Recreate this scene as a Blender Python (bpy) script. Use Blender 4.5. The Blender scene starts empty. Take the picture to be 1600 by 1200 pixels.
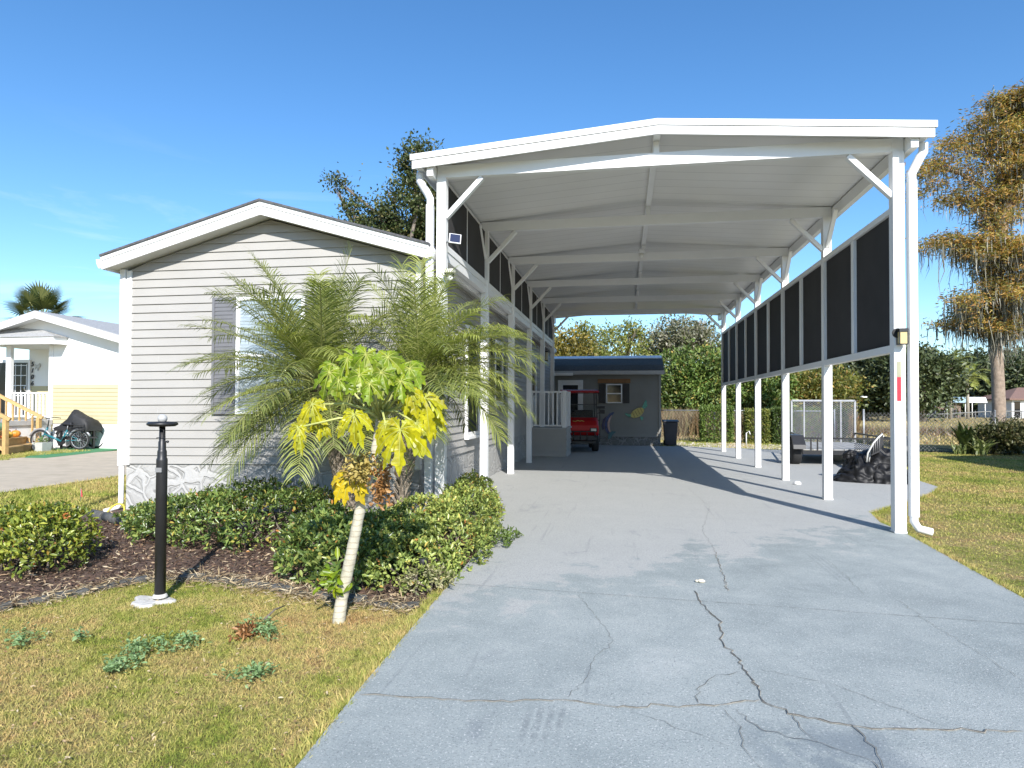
import bpy, math, random
import numpy as np
from mathutils import Vector, Matrix
random.seed(7); rng = np.random.default_rng(11)
R = math.radians; PI = math.pi
scene = bpy.context.scene
COL = scene.collection

# ------------------------------------------------------------------ camera model (also used to measure where things stand)
F, YAW, PITCH, ROLL, SH = 1007.05, .17168, .01815, .00412, 13.97
CAMZ = 1.45
cy, sy, cp, sp = math.cos(YAW), math.sin(YAW), math.cos(PITCH), math.sin(PITCH)
FW = Vector((-sy*cp, cy*cp, sp)); RT0 = Vector((cy, sy, 0)); UP0 = RT0.cross(FW)
RT = RT0*math.cos(ROLL) + UP0*math.sin(ROLL); UP = UP0*math.cos(ROLL) - RT0*math.sin(ROLL)
EYE = Vector((0, 0, CAMZ))
def ray(u, v): return FW + RT*((u-800)/F) - UP*((v-600-SH)/F)
def at(u, v, Y): w = ray(u, v); return EYE + w*(Y/w.y)          # point of the plane Y = const
def atx(u, v, X): w = ray(u, v); return EYE + w*(X/w.x)         # point of the plane X = const
def gnd(u, v, z=0.): w = ray(u, v); return EYE + w*((z-CAMZ)/w.z)

cam = bpy.data.cameras.new('camera'); camo = bpy.data.objects.new('camera', cam); COL.objects.link(camo)
cam.sensor_width = 36; cam.lens = F/1600*36; cam.shift_y = SH/1600; cam.clip_start = .05; cam.clip_end = 3000
camo.matrix_world = Matrix.Translation(EYE) @ Matrix((RT, UP, -FW)).transposed().to_4x4()
scene.camera = camo

# ------------------------------------------------------------------ mesh helpers
OFF = {}
def off(o): return OFF.get(o.name, Vector((0, 0, 0))) if o else Vector((0, 0, 0))
def link(o, parent=None):
    COL.objects.link(o)
    if parent:
        o.parent = parent; OFF[o.name] = off(parent)
    return o
def tag(o, label=None, cat=None, group=None, kind=None):
    if label: o['label'] = label
    if cat: o['category'] = cat
    if group: o['group'] = group
    if kind: o['kind'] = kind
    return o
def thing(name, loc, label, cat, group=None, rz=0):
    o = bpy.data.objects.new(name, None); COL.objects.link(o); o.location = loc; o.rotation_euler.z = rz
    o.empty_display_size = .2
    OFF[o.name] = Vector(loc)
    return tag(o, label, cat, group)
def proto(name, label, cat, group=None):     # built round the origin, moved afterwards
    o = thing(name, (0, 0, 0), label, cat, group); return o
def copy_tree(o, parent=None):
    c = o.copy(); COL.objects.link(c)
    if parent: c.parent = parent
    for ch in list(o.children): copy_tree(ch, c)
    return c
def np_obj(name, V, faces, mats, parent=None, mi=None, smooth=False):
    """V (N,3) array in world space, faces: (M,k) int array or list of them"""
    if not isinstance(faces, list): faces = [faces]
    faces = [f for f in faces if len(f)]
    o = off(parent); V = np.asarray(V, dtype=np.float32) - np.array(o, dtype=np.float32)
    me = bpy.data.meshes.new(name); me.vertices.add(len(V)); me.vertices.foreach_set('co', V.ravel())
    tot = np.concatenate([np.full(len(f), f.shape[1]) for f in faces]).astype(np.int32)
    loops = np.concatenate([f.ravel() for f in faces]).astype(np.int32)
    st = np.concatenate([[0], np.cumsum(tot)[:-1]]).astype(np.int32)
    me.loops.add(len(loops)); me.loops.foreach_set('vertex_index', loops)
    me.polygons.add(len(tot)); me.polygons.foreach_set('loop_start', st); me.polygons.foreach_set('loop_total', tot)
    if mi is not None: me.polygons.foreach_set('material_index', np.asarray(mi, dtype=np.int32))
    if smooth: me.polygons.foreach_set('use_smooth', np.ones(len(tot), dtype=bool))
    for m in (mats if isinstance(mats, (list, tuple)) else [mats]): me.materials.append(m)
    me.update(calc_edges=True); me.validate()
    return link(bpy.data.objects.new(name, me), parent)

class MB:
    def __init__(s, xf=None): s.v, s.f, s.m, s.s, s.xf = [], [], [], [], xf
    def add(s, vs, fs, mi=0, sm=False):
        n = len(s.v)
        for p in vs:
            p = Vector(p)
            s.v.append(s.xf(p) if s.xf else p)
        for f in fs: s.f.append([i+n for i in f]); s.m.append(mi); s.s.append(sm)
        return s
    def box(s, x0, y0, z0, x1, y1, z1, mi=0):
        return s.add([(x0,y0,z0),(x1,y0,z0),(x1,y1,z0),(x0,y1,z0),(x0,y0,z1),(x1,y0,z1),(x1,y1,z1),(x0,y1,z1)],
                     [(0,3,2,1),(4,5,6,7),(0,1,5,4),(1,2,6,5),(2,3,7,6),(3,0,4,7)], mi)
    def bar(s, a, b, w, h, up=(0,0,1), mi=0):     # rectangular bar, w sideways, h along up
        a, b = Vector(a), Vector(b); d = (b-a).normalized(); u = Vector(up)
        sd = d.cross(u)
        if sd.length < 1e-4: sd = d.cross(Vector((1,0,0)))
        sd.normalize(); u = sd.cross(d).normalized()
        vs = [p + sd*(i*w/2) + u*(j*h/2) for p in (a, b) for i, j in ((-1,-1),(1,-1),(1,1),(-1,1))]
        return s.add(vs, [(0,1,2,3),(7,6,5,4),(0,4,5,1),(1,5,6,2),(2,6,7,3),(3,7,4,0)], mi)
    def tube(s, pts, r, n=8, mi=0, cap=True, closed=False):
        pts = [Vector(p) for p in pts]; k = len(pts); rs = [r]*k if not hasattr(r, '__len__') else r
        vs, fs = [], []; ref = None
        for i, p in enumerate(pts):
            if closed: t = pts[(i+1) % k]-pts[i-1]
            else: t = pts[min(i+1, k-1)]-pts[max(i-1, 0)]
            t = t.normalized() if t.length > 1e-9 else Vector((0,0,1))
            if ref is None: ref = Vector((0,0,1)) if abs(t.z) < .9 else Vector((1,0,0))
            a = t.cross(ref).normalized(); ref = a.cross(t).normalized()
            for j in range(n):
                an = 2*PI*j/n; vs.append(p + (a*math.cos(an)+ref*math.sin(an))*rs[i])
        for i in range(k if closed else k-1):
            for j in range(n):
                q = (i+1) % k
                fs.append((i*n+j, i*n+(j+1) % n, q*n+(j+1) % n, q*n+j))
        s.add(vs, fs, mi, True)
        if cap and not closed:
            m = len(s.v)-len(vs)
            s.f.append([m+j for j in range(n)][::-1]); s.m.append(mi); s.s.append(False)
            s.f.append([m+(k-1)*n+j for j in range(n)]); s.m.append(mi); s.s.append(False)
        return s
    def lathe(s, prof, c, n=16, mi=0, axis='z', sm=True):
        vs, fs = [], []; c = Vector(c)
        for r, h in prof:
            for j in range(n):
                a = 2*PI*j/n; x, y = r*math.cos(a), r*math.sin(a)
                vs.append(c + Vector({'z': (x, y, h), 'x': (h, x, y), 'y': (y, h, x)}[axis]))
        for i in range(len(prof)-1):
            for j in range(n): fs.append((i*n+j, i*n+(j+1) % n, (i+1)*n+(j+1) % n, (i+1)*n+j))
        s.add(vs, fs, mi, sm)
        m = len(s.v)-len(vs); k = len(prof)-1
        s.f.append([m+j for j in range(n)][::-1]); s.f.append([m+k*n+j for j in range(n)]); s.m += [mi]*2; s.s += [False]*2
        return s
    def prism(s, poly, axis, a0, a1, mi=0):
        def P(p, a): return {'y': (p[0], a, p[1]), 'z': (p[0], p[1], a), 'x': (a, p[0], p[1])}[axis]
        k = len(poly); vs = [P(p, a0) for p in poly]+[P(p, a1) for p in poly]
        fs = [tuple(range(k)), tuple(range(2*k-1, k-1, -1))]+[(i, k+i, k+(i+1) % k, (i+1) % k) for i in range(k)]
        return s.add(vs, fs, mi)
    def ell(s, c, r, nu=12, nv=8, jit=0., mi=0, sm=True):
        c = Vector(c); r = (r, r, r) if not hasattr(r, '__len__') else r; vs, fs = [], []
        for i in range(nv+1):
            th = PI*i/nv
            for j in range(nu):
                ph = 2*PI*j/nu; q = 1+random.uniform(-jit, jit)
                vs.append(c+Vector((r[0]*math.sin(th)*math.cos(ph)*q, r[1]*math.sin(th)*math.sin(ph)*q, r[2]*math.cos(th)*q)))
        for i in range(nv):
            for j in range(nu): fs.append((i*nu+j, (i+1)*nu+j, (i+1)*nu+(j+1) % nu, i*nu+(j+1) % nu))
        return s.add(vs, fs, mi, sm)
    def build(s, name, mats, parent=None, bevel=0, fix=False):
        o = off(parent); me = bpy.data.meshes.new(name)
        me.from_pydata([tuple(p-o) for p in s.v], [], s.f)
        for m in (mats if isinstance(mats, (list, tuple)) else [mats]): me.materials.append(m)
        me.polygons.foreach_set('material_index', s.m); me.polygons.foreach_set('use_smooth', s.s)
        me.update()
        ob = link(bpy.data.objects.new(name, me), parent)
        if bevel:
            b = ob.modifiers.new('bevel', 'BEVEL'); b.width = bevel; b.segments = 2; b.limit_method = 'ANGLE'; b.angle_limit = R(50)
        return ob

# leaves as numpy clouds -------------------------------------------------------
def unit(a): return a/np.maximum(np.linalg.norm(a, axis=-1, keepdims=True), 1e-9)
def leafcloud(P, A, N, L, W, shape='diamond', fold=.25):
    """positions, axes, normals (n,3); lengths, widths (n,) -> verts, list of faces"""
    A = unit(A); S = unit(np.cross(A, N)); N = np.cross(S, A); L = L[:, None]; W = W[:, None]; n = len(P)
    if shape == 'diamond':
        V = np.stack([P, P+A*L*.5+S*W*.5+N*W*fold, P+A*L, P+A*L*.5-S*W*.5+N*W*fold], 1).reshape(-1, 3)
        b = np.arange(n)[:, None]*4
        return V, [np.concatenate([b+np.array([[0,1,2]]), b+np.array([[0,2,3]])])]
    if shape == 'oval':
        V = np.stack([P, P+A*L*.45+S*W*.42+N*W*fold, P+A*L*.8+S*W*.36+N*W*fold*.8, P+A*L-N*L*.06,
                      P+A*L*.8-S*W*.36+N*W*fold*.8, P+A*L*.45-S*W*.42+N*W*fold], 1).reshape(-1, 3)
        b = np.arange(n)[:, None]*6
        return V, [np.concatenate([b+np.array([[0,1,2,3]]), b+np.array([[0,3,4,5]])])]
    if shape == 'tri':
        V = np.stack([P-S*W*.5, P+S*W*.5, P+A*L], 1).reshape(-1, 3)
        return V, [np.arange(n*3).reshape(-1, 3)]
    if shape == 'blade':      # bent blade, 2 segments
        V = np.stack([P-S*W*.5, P+S*W*.5, P+A*L*.55+S*W*.4+N*L*.05, P+A*L*.55-S*W*.4+N*L*.05, P+A*L*.95-N*L*.12], 1).reshape(-1, 3)
        b = np.arange(n)[:, None]*5
        return V, [b+np.array([[0,1,2,3]]), b+np.array([[3,2,4]])]
def rdir(n): return unit(rng.normal(size=(n, 3)))

# ------------------------------------------------------------------ materials
def newmat(name):
    m = bpy.data.materials.new(name); m.use_nodes = True; nt = m.node_tree
    return m, nt, nt.nodes['Principled BSDF']
def node(nt, kind, **kw):
    n = nt.nodes.new(kind)
    for k, v in kw.items():
        if k in n.inputs.keys() if isinstance(k, str) else False: n.inputs[k].default_value = v
        else: setattr(n, k, v)
    return n
def ramp(nt, fac, stops):
    r = nt.nodes.new('ShaderNodeValToRGB'); e = r.color_ramp.elements
    while len(e) < len(stops): e.new(.5)
    for i, (p, c) in enumerate(stops):
        e[i].position = p; e[i].color = (*c, 1) if len(c) == 3 else c
    if fac is not None: nt.links.new(fac, r.inputs[0])
    return r.outputs[0]
def noise(nt, scale, detail=3, rough=.55, co=None, dist=0.):
    n = nt.nodes.new('ShaderNodeTexNoise'); n.inputs['Scale'].default_value = scale; n.inputs['Detail'].default_value = detail
    n.inputs['Roughness'].default_value = rough; n.inputs['Distortion'].default_value = dist
    if co is not None: nt.links.new(co, n.inputs['Vector'])
    return n.outputs['Fac']
def pos(nt): return nt.nodes.new('ShaderNodeNewGeometry').outputs['Position']
def mixc(nt, fac, a, b, mode='MIX'):
    m = nt.nodes.new('ShaderNodeMix'); m.data_type = 'RGBA'; m.blend_type = mode
    for i, x in ((0, fac), (6, a), (7, b)):
        if hasattr(x, 'is_output'): nt.links.new(x, m.inputs[i])
        elif i == 0: m.inputs[0].default_value = x
        else: m.inputs[i].default_value = (*x, 1)
    return m.outputs[2]
def math_(nt, op, a, b=0., c=0.):
    m = nt.nodes.new('ShaderNodeMath'); m.operation = op
    for i, x in enumerate((a, b, c)):
        if hasattr(x, 'is_output'): nt.links.new(x, m.inputs[i])
        else: m.inputs[i].default_value = x
    return m.outputs[0]
def bump(nt, b, h, strength, dist=.01):
    n = nt.nodes.new('ShaderNodeBump'); n.inputs['Strength'].default_value = strength; n.inputs['Distance'].default_value = dist
    nt.links.new(h, n.inputs['Height']); nt.links.new(n.outputs[0], b.inputs['Normal'])
def mat(name, c, rough=.6, var=.12, scale=6., metal=0., bmp=0., bscale=60., spec=.5, dirt=0.):
    m, nt, b = newmat(name); p = pos(nt)
    f = noise(nt, scale, 4, .6, p)
    lo = tuple(x*(1-var) for x in c); hi = tuple(min(1, x*(1+var)) for x in c)
    col = ramp(nt, f, [(.3, lo), (.7, hi)])
    if dirt:
        d = noise(nt, scale*.35, 6, .7, p, .4)
        k = ramp(nt, d, [(.5, (0,0,0)), (.75, (dirt,)*3)])
        col = mixc(nt, k, col, tuple(x*.55 for x in (c[0]*1.05, c[1], c[2]*.85)))
    nt.links.new(col, b.inputs['Base Color'])
    b.inputs['Roughness'].default_value = rough; b.inputs['Metallic'].default_value = metal; b.inputs['Specular IOR Level'].default_value = spec
    if bmp: bump(nt, b, noise(nt, bscale, 3, .6, p), bmp)
    return m
def leafmat(name, stops, trans=.3, rough=.45, tint=None, spec=.4, patch=0., pscale=1.2):
    m, nt, b = newmat(name); g = nt.nodes.new('ShaderNodeNewGeometry')
    col = ramp(nt, g.outputs['Random Per Island'], stops)
    if patch:
        f = noise(nt, pscale, 3, .6, g.outputs['Position']); k = ramp(nt, f, [(.35, (1-patch,)*3), (.65, (1+patch,)*3)])
        col = mixc(nt, 1., col, k, 'MULTIPLY')
    nt.links.new(col, b.inputs['Base Color']); b.inputs['Roughness'].default_value = rough; b.inputs['Specular IOR Level'].default_value = spec
    t = nt.nodes.new('ShaderNodeBsdfTranslucent'); nt.links.new(mixc(nt, 1., col, tint or (1.15,1.2,.6), 'MULTIPLY'), t.inputs[0])
    ms = nt.nodes.new('ShaderNodeMixShader'); ms.inputs[0].default_value = trans
    nt.links.new(b.outputs[0], ms.inputs[1]); nt.links.new(t.outputs[0], ms.inputs[2])
    nt.links.new(ms.outputs[0], nt.nodes['Material Output'].inputs[0])
    return m

WHITE = mat('white_painted_metal', (.80,.80,.79), .45, .03, 2., dirt=.06)
TRIM = mat('white_vinyl_trim', (.80,.80,.79), .5, .04, 3., dirt=.08)
PANEL = None
SIDING = mat('grey_vinyl_siding', (.365,.352,.328), .6, .05, 1.3, bmp=.06, bscale=140, dirt=.08, spec=.3)
SHEDSIDE = mat('shade_darkened_siding', (.285,.28,.255), .75, .06, 1.3, spec=.2)  # shed siding, base colour darkened to stand in for the carport's shade
DARKSCREEN = mat('charcoal_screen_fabric', (.045,.043,.044), .8, .12, 1.5, spec=.25)
SHUTTER = mat('grey_shutter', (.16,.16,.17), .5, .06, 6.)
BLACKSHUT = mat('black_shutter', (.02,.02,.022), .5, .1, 6.)
SHINGLE = mat('dark_shingle', (.09,.09,.095), .9, .4, 22., bmp=.5, bscale=40)
BLUEROOF = mat('blue_grey_roofing', (.115,.105,.09), .95, .15, 14., spec=.1, bmp=.3, bscale=30)
BLACK = mat('black_metal', (.018,.018,.019), .42, .15, 9.)
BLACKP = mat('black_plastic', (.022,.022,.024), .55, .2, 9.)
RUBBER = mat('tyre_rubber', (.018,.018,.018), .8, .2, 20.)
STEEL = mat('galvanised_steel', (.36,.37,.38), .5, .12, 14., metal=.5)
WIRE = mat('dull_fence_wire', (.16,.16,.155), .7, .2, 14.)
CHROME = mat('bright_metal', (.7,.7,.7), .2, .05, 14., metal=1.)
RED = mat('red_cart_paint', (.48,.015,.018), .22, .05, 5.)
WOODNEW = mat('new_pine_timber', (.52,.33,.13), .65, .16, 9., bmp=.1, bscale=40)
WOODBROWN = mat('brown_board', (.26,.13,.05), .7, .2, 9.)
CONC = mat('pale_concrete', (.47,.395,.29), .85, .12, 3., bmp=.2, bscale=90, dirt=.3)
YELLOWSIDE = mat('cream_yellow_siding', (.52,.46,.27), .6, .04, 2.)
def glassmat(name, c, rough=.04, spec=.8):
    m, nt, b = newmat(name); b.inputs['Base Color'].default_value = (*c, 1); b.inputs['Roughness'].default_value = rough
    b.inputs['Specular IOR Level'].default_value = spec; b.inputs['IOR'].default_value = 1.52; return m
PANE = glassmat('dark_window_glass', (.012,.014,.017), .05, .35)
def blindmat():
    m, nt, b = newmat('window_with_blinds'); p = pos(nt)
    sx = nt.nodes.new('ShaderNodeSeparateXYZ'); nt.links.new(p, sx.inputs[0])
    w = math_(nt, 'FRACT', math_(nt, 'MULTIPLY', sx.outputs[2], 22.))
    nt.links.new(ramp(nt, w, [(.0, (.22,.24,.26)), (.25, (.34,.40,.44)), (.9, (.40,.46,.50)), (1., (.17,.19,.22))]), b.inputs['Base Color'])
    b.inputs['Roughness'].default_value = .06; b.inputs['Specular IOR Level'].default_value = .9
    return m
BLINDS = blindmat()
def panelmat():
    m, nt, b = newmat('white_roof_panel'); p = pos(nt)
    sx = nt.nodes.new('ShaderNodeSeparateXYZ'); nt.links.new(p, sx.inputs[0])
    w = math_(nt, 'FRACT', math_(nt, 'MULTIPLY', sx.outputs[1], 3.28))
    line = ramp(nt, w, [(.0, (0,0,0)), (.03, (1,1,1)), (.97, (1,1,1)), (1., (0,0,0))])
    f = noise(nt, 1.2, 4, .6, p)
    base = ramp(nt, f, [(.3, (.75,.74,.71)), (.7, (.80,.79,.76))])
    nt.links.new(mixc(nt, line, (.50,.49,.47), base), b.inputs['Base Color']); b.inputs['Roughness'].default_value = .35
    bump(nt, b, line, .3, .01)
    return m
PANEL = panelmat()
def stonemat(name, lo, hi, mortar, scale=2.9):
    m, nt, b = newmat(name); p = pos(nt)
    n3 = nt.nodes.new('ShaderNodeTexNoise'); n3.inputs['Scale'].default_value = 2.6; n3.inputs['Detail'].default_value = 2; nt.links.new(p, n3.inputs['Vector'])
    mx = nt.nodes.new('ShaderNodeVectorMath'); mx.operation = 'MULTIPLY_ADD'; nt.links.new(n3.outputs['Color'], mx.inputs[0])
    mx.inputs[1].default_value = (.3,.3,.3); nt.links.new(p, mx.inputs[2])
    v = nt.nodes.new('ShaderNodeTexVoronoi'); v.feature = 'DISTANCE_TO_EDGE'; v.inputs['Scale'].default_value = scale; nt.links.new(mx.outputs[0], v.inputs['Vector'])
    v2 = nt.nodes.new('ShaderNodeTexVoronoi'); v2.inputs['Scale'].default_value = scale; nt.links.new(mx.outputs[0], v2.inputs['Vector'])
    f = noise(nt, 26., 5, .7, p)
    stone = ramp(nt, f, [(.3, lo), (.7, hi)])
    bw = nt.nodes.new('ShaderNodeRGBToBW'); nt.links.new(v2.outputs['Color'], bw.inputs[0])
    stone = mixc(nt, .22, stone, ramp(nt, bw.outputs[0], [(.2, tuple(x*.7 for x in lo)), (.8, hi)]))
    e = ramp(nt, v.outputs[0], [(.0, (1,1,1)), (.03, (1,1,1)), (.055, (0,0,0))])
    crack = ramp(nt, v.outputs[0], [(.075, (0,0,0)), (.088, (.8,)*3), (.105, (0,0,0))])
    col = mixc(nt, crack, mixc(nt, e, stone, mortar), tuple(x*.45 for x in lo))
    nt.links.new(col, b.inputs['Base Color']); b.inputs['Roughness'].default_value = .85; b.inputs['Specular IOR Level'].default_value = .2
    h = math_(nt, 'MULTIPLY_ADD', f, .35, ramp(nt, v.outputs[0], [(.0, (1,1,1)), (.04, (.9,)*3), (.06, (0,)*3), (.2, (.6,)*3)]))
    bump(nt, b, h, .7, .02)
    return m
STONE = stonemat('faux_stone_skirting', (.33,.325,.31), (.45,.445,.425), (.43,.425,.41))
DARKSTONE = stonemat('grey_block_base', (.16,.16,.15), (.26,.26,.25), (.3,.3,.29), 5.)

def grasscol(nt, p):
    """colour of turf: straw, yellow green and green patches"""
    a = noise(nt, .6, 4, .6, p); c = noise(nt, 3.1, 5, .68, p, .4); d = noise(nt, 11., 4, .7, p)
    k = math_(nt, 'ADD', math_(nt, 'ADD', math_(nt, 'MULTIPLY', a, .45), math_(nt, 'MULTIPLY', c, .35)), math_(nt, 'MULTIPLY', d, .2))
    sy_ = nt.nodes.new('ShaderNodeSeparateXYZ'); nt.links.new(p, sy_.inputs[0]); mr_ = nt.nodes.new('ShaderNodeMapRange'); nt.links.new(sy_.outputs[1], mr_.inputs[0])
    mr_.inputs[1].default_value = 2.2; mr_.inputs[2].default_value = 5.2; mr_.inputs[3].default_value = .022; mr_.inputs[4].default_value = -.022; k = math_(nt, 'ADD', k, mr_.outputs[0])
    return ramp(nt, k, [(.38, (.17,.23,.045)), (.44, (.30,.32,.075)), (.50, (.44,.39,.145)), (.555, (.49,.375,.17)), (.62, (.37,.23,.11))])
def lawnmat():
    m, nt, b = newmat('dry_lawn_ground'); p = pos(nt)
    col = grasscol(nt, p); f = noise(nt, 45., 5, .7, p)
    col = mixc(nt, ramp(nt, f, [(.35, (0,)*3), (.62, (.85,)*3)]), col, (.10,.065,.035))
    nt.links.new(col, b.inputs['Base Color']); b.inputs['Roughness'].default_value = .95; b.inputs['Specular IOR Level'].default_value = .1
    bump(nt, b, f, .8, .03); return m
LAWN = lawnmat()
def grassblade():
    m, nt, b = newmat('grass_blades'); g = nt.nodes.new('ShaderNodeNewGeometry')
    col = grasscol(nt, g.outputs['Position'])
    k = ramp(nt, g.outputs['Random Per Island'], [(0, (.62,.72,.5)), (.4, (.95,1.,.85)), (.75, (1.2,1.15,1.05)), (1., (1.55,1.4,1.35))])
    col = mixc(nt, 1., col, k, 'MULTIPLY')
    nt.links.new(col, b.inputs['Base Color']); b.inputs['Roughness'].default_value = .7; b.inputs['Specular IOR Level'].default_value = .2
    t = nt.nodes.new('ShaderNodeBsdfTranslucent'); nt.links.new(col, t.inputs[0])
    ms = nt.nodes.new('ShaderNodeMixShader'); ms.inputs[0].default_value = .25
    nt.links.new(b.outputs[0], ms.inputs[1]); nt.links.new(t.outputs[0], ms.inputs[2]); nt.links.new(ms.outputs[0], nt.nodes['Material Output'].inputs[0])
    return m
BLADE = grassblade()
def fieldmat():
    m, nt, b = newmat('dry_field'); p = pos(nt)
    mp = nt.nodes.new('ShaderNodeMapping'); mp.inputs['Scale'].default_value = (.05,.25,1); nt.links.new(p, mp.inputs[0])
    a = noise(nt, 1., 5, .65, mp.outputs[0])
    col = ramp(nt, a, [(.32, (.24,.23,.08)), (.45, (.42,.34,.15)), (.55, (.46,.36,.17)), (.65, (.32,.21,.11))])
    f = noise(nt, 9., 5, .7, p); col = mixc(nt, ramp(nt, f, [(.4, (0,)*3), (.75, (.6,)*3)]), col, (.13,.10,.045))
    nt.links.new(col, b.inputs['Base Color']); b.inputs['Roughness'].default_value = .95; b.inputs['Specular IOR Level'].default_value = .1
    bump(nt, b, f, 1., .15); return m
FIELD = fieldmat()
def drivemat():
    m, nt, b = newmat('blue_grey_painted_concrete'); p = pos(nt)
    big = noise(nt, .35, 5, .6, p, .3); mid = noise(nt, 2.2, 5, .68, p, .3); fine = noise(nt, 130., 2, .6, p); sp_ = noise(nt, 75., 3, .75, p)
    k = math_(nt, 'ADD', math_(nt, 'MULTIPLY', big, .5), math_(nt, 'MULTIPLY', mid, .5))
    col = ramp(nt, k, [(.36, (.228,.256,.252)), (.46, (.280,.310,.302)), (.55, (.322,.350,.338)), (.64, (.375,.396,.380))])
    # worn, sun bleached area towards the house, where the paint goes beige grey
    sx = nt.nodes.new('ShaderNodeSeparateXYZ'); nt.links.new(p, sx.inputs[0])
    w = math_(nt, 'ADD', math_(nt, 'MULTIPLY', sx.outputs[1], .11), math_(nt, 'MULTIPLY', sx.outputs[0], -.10))
    w = math_(nt, 'ADD', w, math_(nt, 'MULTIPLY', mid, .7))
    wk = ramp(nt, w, [(.95, (0,)*3), (1.5, (.75,)*3)])
    col = mixc(nt, wk, col, (.395,.39,.37))
    st = noise(nt, 1.1, 6, .72, p, .8)
    col = mixc(nt, ramp(nt, st, [(.60, (0,)*3), (.72, (.45,)*3)]), col, (.15,.17,.19))
    col = mixc(nt, ramp(nt, sp_, [(.57, (0,)*3), (.68, (.7,)*3)]), col, (.62,.62,.60))
    col = mixc(nt, ramp(nt, fine, [(.28, (.7,)*3), (.46, (0,)*3)]), col, (.12,.13,.14))
    # tyre marks: thin dark bars across a short stretch
    mp = nt.nodes.new('ShaderNodeMapping'); mp.inputs['Scale'].default_value = (9., .35, 1); nt.links.new(p, mp.inputs[0])
    tm = noise(nt, 1.4, 3, .6, mp.outputs[0], .2)
    col = mixc(nt, ramp(nt, tm, [(.63, (0,)*3), (.74, (.28,)*3)]), col, (.13,.145,.16))
    def band(out, lo, hi, e):      # 1 between lo and hi, soft edges
        a_ = nt.nodes.new('ShaderNodeMapRange'); a_.interpolation_type = 'SMOOTHSTEP'; nt.links.new(out, a_.inputs[0]); a_.inputs[1].default_value = lo-e; a_.inputs[2].default_value = lo+e
        b_ = nt.nodes.new('ShaderNodeMapRange'); b_.interpolation_type = 'SMOOTHSTEP'; nt.links.new(out, b_.inputs[0]); b_.inputs[1].default_value = hi-e; b_.inputs[2].default_value = hi+e; b_.inputs[3].default_value = 1; b_.inputs[4].default_value = 0
        return math_(nt, 'MULTIPLY', a_.outputs[0], b_.outputs[0])
    def tread(u0, v0, u1, v1, n_, k_):   # scuffed tread print on the paint
        a_, b_ = gnd(u0, v0), gnd(u1, v1); xa, xb = sorted((a_.x, b_.x)); ya, yb = sorted((a_.y, b_.y))
        m_ = math_(nt, 'MULTIPLY', band(sx.outputs[0], xa, xb, .02), band(sx.outputs[1], ya, yb, .06))
        f_ = math_(nt, 'FRACT', math_(nt, 'MULTIPLY', math_(nt, 'SUBTRACT', sx.outputs[0], xa), n_/(xb-xa)))
        f_ = ramp(nt, f_, [(.1, (0,)*3), (.3, (1,)*3), (.7, (1,)*3), (.9, (0,)*3)])
        g_ = ramp(nt, noise(nt, 22., 4, .7, p), [(.38, (0,)*3), (.6, (1,)*3)])
        return math_(nt, 'MULTIPLY', math_(nt, 'MULTIPLY', m_, f_), math_(nt, 'MULTIPLY', g_, k_))
    for t_ in ((822, 1112, 878, 1172, 4, .42), (1345, 1150, 1400, 1190, 4, .3), (1275, 868, 1310, 915, 3, .28)): col = mixc(nt, tread(*t_), col, (.12,.135,.145))
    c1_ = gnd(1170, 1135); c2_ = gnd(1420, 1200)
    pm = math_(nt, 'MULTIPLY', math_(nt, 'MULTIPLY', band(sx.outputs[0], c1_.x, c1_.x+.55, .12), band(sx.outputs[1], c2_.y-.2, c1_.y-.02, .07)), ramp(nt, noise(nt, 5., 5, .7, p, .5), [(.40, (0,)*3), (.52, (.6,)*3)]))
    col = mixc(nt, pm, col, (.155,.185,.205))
    nt.links.new(col, b.inputs['Base Color']); b.inputs['Roughness'].default_value = .8; b.inputs['Specular IOR Level'].default_value = .18
    bump(nt, b, math_(nt, 'ADD', fine, sp_), .35, .006)
    return m
DRIVE = drivemat()
CRACK = mat('crack_dirt', (.13,.12,.10), .95, .35, 40.)
CHIP = mat('crack_chipped_edge', (.42,.39,.33), .9, .3, 60.)
MULCH = mat('dark_mulch', (.105,.066,.047), .95, .5, 30., bmp=1., bscale=50)
SOIL = None

# ------------------------------------------------------------------ daylight
SUN = Vector((.544, -1.385, 1.)).normalized()
EL = math.asin(SUN.z); AZ = math.atan2(SUN.x, SUN.y)
w = bpy.data.worlds.new('World'); scene.world = w; w.use_nodes = True; nt = w.node_tree
bg = nt.nodes['Background']; sky = nt.nodes.new('ShaderNodeTexSky'); sky.sky_type = 'NISHITA'; sky.sun_disc = False
sky.sun_elevation = EL; sky.sun_rotation = AZ; sky.altitude = 0; sky.air_density = 1.; sky.dust_density = .3; sky.ozone_density = 4.
tc = nt.nodes.new('ShaderNodeTexCoord')
mp = nt.nodes.new('ShaderNodeMapping'); mp.inputs['Scale'].default_value = (1.1, 1.1, 7.); mp.inputs['Rotation'].default_value = (0, R(6), R(20)); nt.links.new(tc.outputs['Generated'], mp.inputs[0])
cn = noise(nt, 2.3, 7, .62, mp.outputs[0], .5)
sz = nt.nodes.new('ShaderNodeSeparateXYZ'); nt.links.new(tc.outputs['Generated'], sz.inputs[0])
hz = ramp(nt, sz.outputs[2], [(.0, (1,)*3), (.12, (.8,)*3), (.24, (.3,)*3), (.36, (.0,)*3)])
cf = math_(nt, 'MULTIPLY', ramp(nt, cn, [(.56, (0,)*3), (.82, (.8,)*3)]), hz)
hs = nt.nodes.new('ShaderNodeHueSaturation'); hs.inputs['Saturation'].default_value = 1.18; hs.inputs['Value'].default_value = 1.22; nt.links.new(sky.outputs[0], hs.inputs['Color'])
nt.links.new(mixc(nt, cf, hs.outputs[0], (8.2, 8.5, 9.0)), bg.inputs[0]); bg.inputs[1].default_value = .12
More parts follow.
